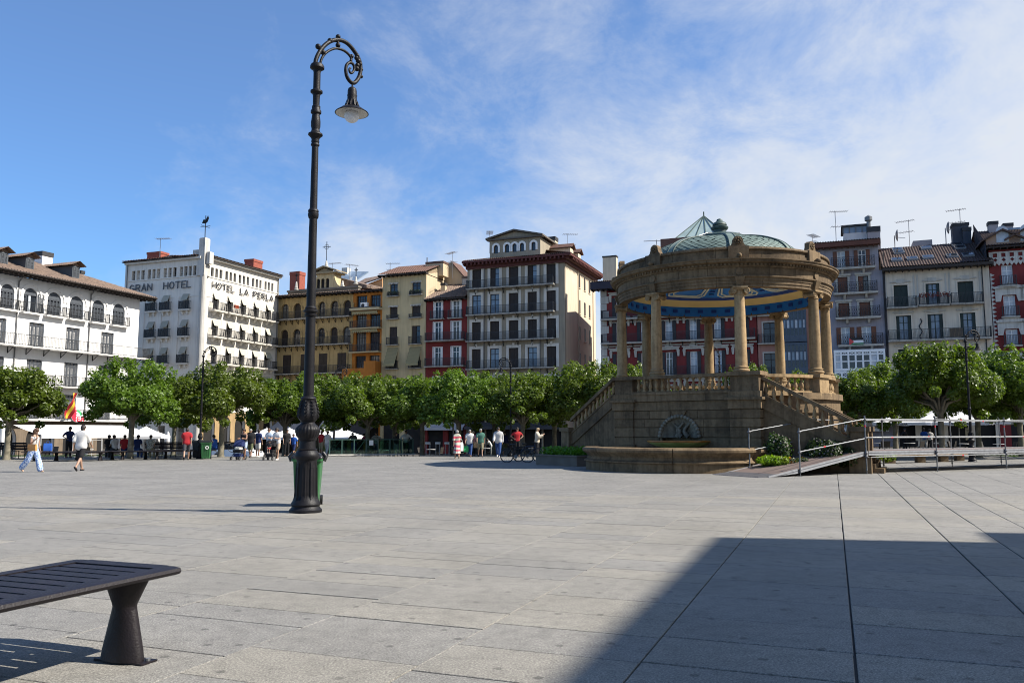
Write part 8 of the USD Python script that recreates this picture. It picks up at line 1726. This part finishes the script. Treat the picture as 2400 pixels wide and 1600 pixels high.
def awning(lab, a, c, z0, z1, out, mat, group=None, text=None, legs=True):
    """Sloping awning from wall line a-c (height z1) outwards by out (height z0)."""
    a, c = np.array(a[:2]), np.array(c[:2]); L = np.linalg.norm(c - a); ang = math.degrees(math.atan2(*(c - a)[::-1])); t = thing('awning', lab, 'awning', (*a, z_at(a)), ang, group); n = max(3, int(L / 1.2)); V_ = []
    for q in np.linspace(0, 1, 5):
        for k in range(n * 4 + 1): V_.append((L * k / (n * 4), -out * q, z1 + (z0 - z1) * q - .07 * math.sin(math.pi * q) - .03 * (k % 4 != 0) * math.sin(math.pi * q)))
    m = MB(); w = n * 4 + 1; m.add(V_, [[i * w + k, (i + 1) * w + k, (i + 1) * w + k + 1, i * w + k + 1] for i in range(4) for k in range(n * 4)]); cv = obj('canvas', m, mat, t, True)
    obj('valance', MB().box(0, L, -out - .012, -out, z0 - .28, z0), mat, t)
    if text:
        q = meshkit.text_mesh(text, .16, .012, True); v = np.array(q.vertices); v = np.stack([v[:, 0] + L * .35, -v[:, 2] - out - .016, v[:, 1] + z0 - .22], 1); obj('lettering', MB().add(v, np.array(q.faces)), PRINT_BLACK, t)
    if legs:
        for k in range(n // 2 + 1): x = L * k / (n // 2 + 0 or 1); x = min(x, L - .04); obj('post', MB().tube([(x, -out + .05, 0), (x, -out + .05, z0)], .035, 6), POLE, t)
    return t
awning('long white awning over the left cafe terrace, behind the two walkers', at_depth(30, 1010, 66), at_depth(300, 1010, 76), 1.95, 2.75, 3.4, CANVAS, text=None)
FR = lambda px, out: (lambda k: (np.array([0, 0]) + ray(px, 1010)[:2] * k) - V * out)(float((np.array([V[0], V[1]]) @ BACK_Q[:2]) / (np.array([V[0], V[1]]) @ ray(px, 1010)[:2])))
awning('grey awning on the front of the ochre house, left part', FR(655, .05), FR(735, .05), 2.6, 4.3, 3.6, GREY_CANVAS, legs=False)
awning('dark awning under the ochre and orange houses right of the lamp', FR(738, .05), FR(835, .05), 2.5, 4.2, 3.4, GREY_CANVAS, legs=False); awning('charcoal awning under the orange house', FR(838, .05), FR(893, .05), 2.5, 4.2, 3.8, DARK_CANVAS, legs=False)
awning('pale shop awning under the small red house', FR(994, .05), FR(1092, .05), 3.2, 3.9, 1.0, GREY_CANVAS, legs=False); awning('charcoal shop awning under the grey house', FR(1100, .05), FR(1322, .05), 3.3, 3.9, 1.6, DARK_CANVAS, legs=False)
awning('long grey awning over the bar terrace at the right', FR(1985, .05), FR(2310, .05), 3.0, 4.6, 4.5, GREY_CANVAS, legs=False)
# terrace tables with chairs, half lost in the shade
WICK = M('dark_rattan', (.03, .025, .02), .7, .3, 20, .3)
def table_set(lab, p, rot, first=[]):
    g = 'cafe tables in the shade'
    if first: return copy_of(first[0], 'cafe_table', lab, 'table', (p[0], p[1], z_at(p)), rot, g)
    t = thing('cafe_table', lab, 'table', (p[0], p[1], z_at(p)), rot, g); first.append(t); obj('table_top', MB().lathe([(0, .70), (.36, .70), (.37, .72), (.36, .74), (0, .74)], 18), POLE, t); obj('pedestal', MB().lathe([(.0, 0), (.26, 0), (.26, .02), (.03, .05), (.03, .70)], 12), IRON, t); return t
def chair(lab, p, rot, first=[]):
    g = 'cafe chairs in the shade'
    if first: return copy_of(first[0], 'cafe_chair', lab, 'chair', (p[0], p[1], z_at(p)), rot, g)
    t = thing('cafe_chair', lab, 'chair', (p[0], p[1], z_at(p)), rot, g); first.append(t); obj('seat', MB().box(-.22, .22, -.22, .22, .43, .47), WICK, t); obj('backrest', MB().hexa([(-.22, .19, .5), (.22, .19, .5), (.22, .22, .5), (-.22, .22, .5)], [(-.22, .27, .88), (.22, .27, .88), (.22, .30, .88), (-.22, .30, .88)]), WICK, t)
    for x in (-.2, .2):
        for y in (-.2, .2): obj('leg', MB().tube([(x, y, 0), (x, y, .43)], .014, 6), IRON, t)
    return t
r_ = random.Random(21); spots = [(60, 60), (110, 62), (210, 64), (260, 66), (340, 70), (700, 72), (745, 74), (800, 74), (850, 72), (910, 66), (1010, 64), (1090, 64), (1140, 62), (1250, 62), (1320, 60), (2060, 58), (2130, 58), (2200, 57), (2260, 55), (2340, 54)]
for k, (px, d) in enumerate(spots):
    p = at_depth(px, 1010, d)[:2]; table_set('round cafe table standing in the shade of the terraces', p, k * 40)
    for j in range(3): a = r_.uniform(0, 6.28); q = p + .75 * np.array([math.cos(a), math.sin(a)]); chair('dark rattan cafe chair at a round terrace table', q, math.degrees(a) - 90)
# ------------------------------------------------------------------ glass fence round the stairs
GLASS_G = look('green_tinted_glass', {'f': ('fresnel', {'IOR': 1.5}), 't': ('transparent_bsdf', {'color': (.55, .72, .66)}), 'g': ('glossy_bsdf', {'roughness': .03, 'color': (.8, .9, .85)}), 'm': ('mix_closure', {})}, [('f.fac', 'm.fac'), ('t.BSDF', 'm.closure1'), ('g.BSDF', 'm.closure2')], surface='m.closure')
GREEN_STEEL = M('green_steel', (.03, .075, .06), .5, .15, 4, .05)
fa, fb_ = at_ground(772, 1066.5)[:2], at_ground(968, 1064.2)[:2]; L = np.linalg.norm(fb_ - fa); ang = math.degrees(math.atan2(*(fb_ - fa)[::-1])); gf = thing('glass_fence', 'green tinted glass fence with steel frame round a stairwell, right of the near lamp', 'fence', (*fa, 0), ang); n = 7
for side, (yy, LL) in enumerate(((0, L), (3.0, L))):
    for k in range(n + 1): x = LL * k / n; obj('post', MB().box(x - .03, x + .03, yy - .03, yy + .03, z_at(fa) - .1, 1.02), GREEN_STEEL, gf)
    for k in range(n): obj('glass_panel', MB().box(LL * k / n + .05, LL * (k + 1) / n - .05, yy - .006, yy + .006, .08, .96), GLASS_G, gf)
    for z in (.05, 1.0): obj('rail', MB().box(0, LL, yy - .025, yy + .025, z - .022, z + .022), GREEN_STEEL, gf)
for k in (0, 2, 4): obj('brace', MB().bar((L * k / n + .1, .04, .1), (L * (k + 1) / n - .1, .04, .95), .04), GREEN_STEEL if k != 2 else POLE, gf)
obj('notice', MB().box(L * .46, L * .46 + .28, -.045, -.032, .62, .95), WHITE_PAINT, gf); obj('kerb', MB().box(-.1, L + .1, -.22, -.06, -.02, .06), PALE_STONE, gf)
# ------------------------------------------------------------------ pushchairs
def pushchair(lab, p, rot, hood, seat):
    t = thing('pushchair', lab, 'pushchair', (*p[:2], 0), rot); obj('seat', loft(MB(), [(rrect(.40, .42, .06), .38), (rrect(.44, .50, .08), .55)]), seat, t, 40); obj('backrest', MB().hexa([(-.28, -.2, .5), (-.22, -.2, .5), (-.22, .2, .5), (-.28, .2, .5)], [(-.34, -.2, 1.0), (-.28, -.2, 1.0), (-.28, .2, 1.0), (-.34, .2, 1.0)]), hood, t)
    a = np.linspace(0, 1.5, 7); m = MB(); V_ = [(-.30 + .42 * math.sin(q) * (1), y, .72 + .36 * math.cos(q)) for q in a for y in (-.23, .23)]; m.add(V_, [[2 * k, 2 * k + 1, 2 * k + 3, 2 * k + 2] for k in range(6)])
    for s in (0, 1): m.add([(-.30, -.23 + .46 * s, .72)] + [V_[2 * k + s] for k in range(7)], [[0, k + 1, k + 2] for k in range(6)])
    obj('hood', m, hood, t); obj('basket', MB().box(-.25, .2, -.18, .18, .18, .34), hood, t)
    for y in (-.24, .24):
        obj('frame', MB().tube([(.32, y, .1), (-.05, y, .5), (-.45, y, 1.02)], .014, 6), IRON, t); obj('rear_strut', MB().tube([(-.3, y, .12), (.05, y, .45)], .014, 6), IRON, t)
        for x, r in ((.32, .095), (-.32, .13)): w = obj('wheel', MB().tube([(x, y - .025, r), (x, y + .025, r)], r, 14), BLACK_PLASTIC, t); obj('hub', MB().tube([(x, y - .03, r), (x, y + .03, r)], r * .4, 10), STEEL, w)
    obj('handle', MB().tube([(-.45, -.24, 1.02), (-.45, .24, 1.02)], .016, 6), IRON, t); return t
pp = at_ground(558, 1077.5); pushchair('left pushchair with dark blue hood and pale blanket', pp, -100, C_['navy'], C_['black']); t = thing('baby_blanket', 'pale patterned blanket spread in the left pushchair', 'blanket', (pp[0], pp[1], .56), -100); obj('blanket', loft(MB(), [(rrect(.36, .38, .1), 0), (rrect(.34, .36, .1), .12), (rrect(.2, .2, .06), .17)]), PATTERN, t, True)
pp = at_ground(633, 1078); pushchair('right pushchair with black hood and a small child in it', pp, -95, C_['black'], C_['black']); build_person('small child sitting in the right pushchair with bare legs', (pp[0] - .02, pp[1] - .05, .42), -95, .75, 'sit', 1, 'lap', 'brown', 0, C_['charcoal'], .6, C_['red'], 'shorts', .4, SHOE_W)
# ------------------------------------------------------------------ bicycles
def bicycle(lab, p, rot, col, R=.33):
    t = thing('bicycle', lab, 'bicycle', (*p[:2], 0), rot); a = np.linspace(0, 2 * np.pi, 29)
    for x in (-.52, .52):
        w = obj('wheel', MB().tube(np.stack([x + R * np.cos(a), np.zeros(29), R + R * np.sin(a)], 1), .022, 7, False), BLACK_PLASTIC, t, True); m = MB()
        for k in range(12): q = k * np.pi / 6; m.tube([(x, .0, R), (x + (R - .02) * math.cos(q), 0, R + (R - .02) * math.sin(q))], .003, 4)
        m.tube([(x, -.05, R), (x, .05, R)], .02, 8); m.tube(np.stack([x + (R - .025) * np.cos(a), np.zeros(29), R + (R - .025) * np.sin(a)], 1), .01, 5, False); obj('spokes', m, STEEL, w)
    bb, st, hd_, sd_ = (-.06, 0, .28), (-.20, 0, .74), (.36, 0, .78), (-.23, 0, .86); m = MB()
    for q in ((bb, st), (st, hd_), (bb, (.38, 0, .70)), (bb, (-.52, .03, R)), (st, (-.52, .03, R)), (bb, (-.52, -.03, R)), (st, (-.52, -.03, R))): m.tube(q, .017, 7)
    obj('frame', m, col, t, True); obj('fork', MB().tube([(.34, 0, .92), (.38, 0, .70), (.50, .03, R)], .016, 7), col, t); obj('handlebar', MB().tube([(.26, .27, .98), (.36, .2, .98), (.36, -.2, .98), (.26, -.27, .98)], .013, 7), IRON, t, True)
    obj('saddle', MB().mesh(hull([((-.33, 0, .88), .045), ((-.33, .05, .88), .04), ((-.33, -.05, .88), .04), ((-.1, 0, .89), .022)])), BLACK_PLASTIC, t, True); obj('seat_post', MB().tube([st, sd_], .014, 6), STEEL, t); obj('crank', MB().tube([(-.06, -.1, .16), (-.06, -.05, .17), (-.06, .05, .39), (-.06, .1, .40)], .012, 6), STEEL, t); obj('chain_ring', MB().tube([(-.06, -.045, .28), (-.06, -.04, .28)], .09, 18), STEEL, t)
    for q in (-.12, .12): obj('pedal', MB().box(-.10, -.02, q - .04, q + .04, .155 if q < 0 else .385, .175 if q < 0 else .405), BLACK_PLASTIC, t)
    obj('carrier', MB().box(-.75, -.28, -.06, .06, .70, .715), IRON, t); obj('pannier', MB().box(-.68, -.34, .07, .16, .38, .68), BLACK_PLASTIC, t); return t
p = at_ground(1212, 1083); bicycle('black bicycle with carrier parked left of the stone planter, nearer to the camera', p, -8, IRON); p = at_ground(1238, 1080); bicycle('dark blue bicycle parked close to the stone planter and the woman with the phone', p, 14, M('dark_blue_frame', (.02, .04, .09), .35, .1, 3, 0))
p = at_depth(530, 1010, 62)[:2]; bicycle('bicycle parked before the white car behind the third tree', p, 5, IRON)
# ------------------------------------------------------------------ white car
p = at_depth(556, 1010, 70)[:2]; car = thing('parked_car', 'white hatchback parked behind the third tree, half hidden by people', 'car', (p[0], p[1], z_at(p)), -18); CARW = M('car_white_paint', (.72, .72, .72), .25, .04, 2, 0, coat=.6); CGL = M('car_window_glass', (.02, .025, .03), .06, .1, 2, 0, spec=.7)
side = Polygon([(-2.0, .30), (2.0, .30), (2.08, .55), (2.0, .80), (1.1, .95), (.45, 1.38), (-.9, 1.46), (-1.75, 1.2), (-2.02, .85), (-2.05, .5)]).buffer(.05).buffer(-.05)
wells = unary_union([Point(-1.3, .32).buffer(.36), Point(1.28, .32).buffer(.36)]); body_ = MB().front(side.difference(wells), -.84, .84); v, f = body_.get(); k = np.clip((v[:, 2] - .85) / .6, 0, 1); v[:, 1] *= 1 - .16 * k; obj('body', MB().add(v, f), CARW, car, 25)
gl = Polygon([(.98, .96), (.42, 1.32), (-.85, 1.39), (-1.6, 1.15), (-1.62, .96)])
for s in (-1, 1):
    for a_, c_ in ((-1.62, -.75), (-.68, .12), (.18, .98)):
        m = MB().front(gl.intersection(sbox(a_, 0, c_, 2)), .0, .02); v, f = m.get(); k = np.clip((v[:, 2] - .85) / .6, 0, 1); v[:, 1] = s * (.846 - .16 * .84 * k) + v[:, 1] * .2; obj('side_window', MB().add(v, f), CGL, car)
    for x in (-1.3, 1.28): w = obj('wheel', MB().tube([(x, s * .62, .32), (x, s * .82, .32)], .32, 20), BLACK_PLASTIC, car); obj('rim', MB().tube([(x, s * .80, .32), (x, s * .825, .32)], .2, 14), STEEL, w)
    obj('headlight', MB().box(1.92, 2.03, s * .55 - .14, s * .55 + .14, .66, .80), CGL, car); obj('mirror', MB().box(.75, .9, s * .95 - .1, s * .95 + .1, .95, 1.08), CARW, car)
obj('windscreen', MB().hexa([(1.08, -.68, .965), (1.08, .68, .965), (1.04, .68, .95), (1.04, -.68, .95)], [(.50, -.60, 1.365), (.50, .60, 1.365), (.45, .60, 1.35), (.45, -.60, 1.35)]), CGL, car)
# ------------------------------------------------------------------ barriers, leaning rails, boards, bags
a, c = at_ground(166, 1071)[:2], at_ground(238, 1070)[:2]; L = np.linalg.norm(c - a); t = thing('metal_barrier', 'pale steel barrier with two rails behind the young man in white', 'barrier', (*a, 0), math.degrees(math.atan2(*(c - a)[::-1])))
for z in (.18, 1.02): obj('rail', MB().tube([(0, 0, z), (L, 0, z)], .022, 6), POLE, t)
for k in range(4): obj('post', MB().tube([(L * k / 3, 0, 0), (L * k / 3, 0, 1.04)], .022, 6), POLE, t)
for i, px in enumerate((1003, 1026, 1048)):
    p = at_ground(px, 1065.2); t = thing('leaning_rail', ('white rounded leaning rail, leftmost of three right of the glass fence', 'white rounded leaning rail, middle of three right of the glass fence', 'white rounded leaning rail, nearest of three to the woman in stripes')[i], 'rail', (p[0], p[1], 0), -20); obj('pad', MB().tube([(-.17, 0, .76), (.17, 0, .76)], .085, 14), CANVAS, t, 40)
    for x in (-.14, .14): obj('post', MB().tube([(x, 0, 0), (x, 0, .7)], .02, 6), POLE, t)
p = at_depth(2271, 1010, 52)[:2]; t = thing('menu_board', 'cream menu board on a post by the right lamp behind the ramp', 'sign', (p[0], p[1], 0), -20); obj('panel', MB().box(-.2, .2, -.02, .02, 1.0, 1.75), C_['cream'], t); obj('post', MB().box(-.03, .03, -.018, .018, 0, .999), IRON, t)
for k in range(6): obj('text_line', MB().box(-.14, .14 - .03 * (k % 3), -.025, -.0205, 1.62 - .09 * k, 1.645 - .09 * k), PRINT_BLACK, t)
p = at_depth(2198, 1010, 50)[:2]; t = thing('traffic_cone', 'red cone shaped object behind the ramp beside the walker in white', 'cone', (p[0], p[1], 0)); obj('cone', MB().lathe([(0, 0.04), (.17, .04), (.04, .72), (0, .72)], 16), C_['red'], t, 40); obj('base', MB().box(-.2, .2, -.2, .2, 0, .04), BLACK_PLASTIC, t)
def carry_bag(lab, p, z, rot, mat, w=.3, h=.36):
    t = thing('carrier_bag', lab, 'bag', (p[0], p[1], z), rot); obj('bag_body', loft(MB(), [(rrect(w, .12, .03), 0), (rrect(w * 1.05, .16, .04), h * .5), (rrect(w * .95, .06, .02), h)]), mat, t, 40); obj('handle', MB().tube([(-.08, 0, h), (-.05, 0, h + .12), (.05, 0, h + .12), (.08, 0, h)], .008, 5), mat, t)
p = at_ground(1092, 1069.5); carry_bag('bright green shopping bag in the hand of the man in white polo', (p[0], p[1]), .28, 10, M('bag_green', (.03, .38, .10), .5, .1, 4, .2)); p = at_ground(1115.5, 1068.5); carry_bag('brown paper bag carried by the white haired man in green', (p[0], p[1]), .52, 20, M('brown_paper', (.42, .28, .15), .8, .1, 5, .2)); p = at_ground(1081, 1074); carry_bag('white bag hanging beside the woman in striped dress', (p[0], p[1]), .42, 40, C_['white'], .22, .5)
p = at_ground(110, 1078); carry_bag('blue and white carrier bag on the bench by the woman in blue print', (p[0], p[1]), .50, 20, C_['blue'], .42, .4)
# flag and round sign on the white house
wf = [k for k in stage.GetPrimAtPath('/World').GetChildren() if k.GetName() == 'white_arcaded_house'][0]
_b = House.__new__(House); _b.ang = ANG_V; _b.d = V; _b.Q = np.array(wf.GetAttribute('xformOp:translate').Get()[:2]); _b.t = wf
x, z = _b.px(162, 974); m = MB(); dd = -1.0; s_m = obj('round_sign', MB().front(Point(x, z).buffer(.62, 24), dd - .02, dd), WHITE_PAINT, wf)
RS, GS = M('sign_red', (.55, .02, .05), .6, .05, 3, 0), M('sign_green', (.05, .35, .12), .6, .05, 3, 0); zig = Polygon([(x - .05, z + .62)] + [(x - .05 + (.1 if k % 2 else -.06), z + .62 - 1.24 * k / 9) for k in range(10)] + [(x - .7, z - .62), (x - .7, z + .62)]).buffer(0).intersection(Point(x, z).buffer(.60, 24)); obj('sign_red_half', MB().front(zig, dd - .034, dd - .022), RS, s_m)
obj('sign_green_arc', MB().front(Point(x, z).buffer(.60, 24).difference(Point(x - .08, z - .1).buffer(.52, 24)).intersection(sbox(x - .02, z, x + 1, z + 1)), dd - .034, dd - .022), GS, s_m)
q = meshkit.text_mesh('EA', .50, .014, True); v = np.array(q.vertices); v = np.stack([v[:, 0] + x + .02, -v[:, 2] + dd - .036, v[:, 1] + z - .55], 1); obj('lettering', MB().add(v, np.array(q.faces)), RS, s_m)
x0, z0 = _b.px(122, 975); zt = _b.px(130, 925)[1]; obj('flag_staff', MB().tube([(x0 + .9, -.85, z0 + .3), (x0 + 1.5, -1.7, zt + .4)], .03, 6), POLE, wf); V_ = []
for i in range(13):
    for j in range(7): q = i / 12; s = j / 6; V_.append((x0 + 1.45 - .9 * s * (.6 + .4 * q) - .3 * q, -1.6 + .25 * math.sin(q * 7 + s * 3) + .6 * q * .5, zt + .2 - (zt + .2 - z0 + .2) * q))
V_ = np.array(V_); 
for nm, j0, j1, mt in (('flag', 0, 2, C_['red']), ('flag_stripe', 2, 4, C_['yellow']), ('flag_stripe', 4, 6, C_['red'])): obj(nm, MB().add(V_, [[i * 7 + j, i * 7 + j + 1, (i + 1) * 7 + j + 1, (i + 1) * 7 + j] for i in range(12) for j in range(j0, j1)]), mt, wf, True)
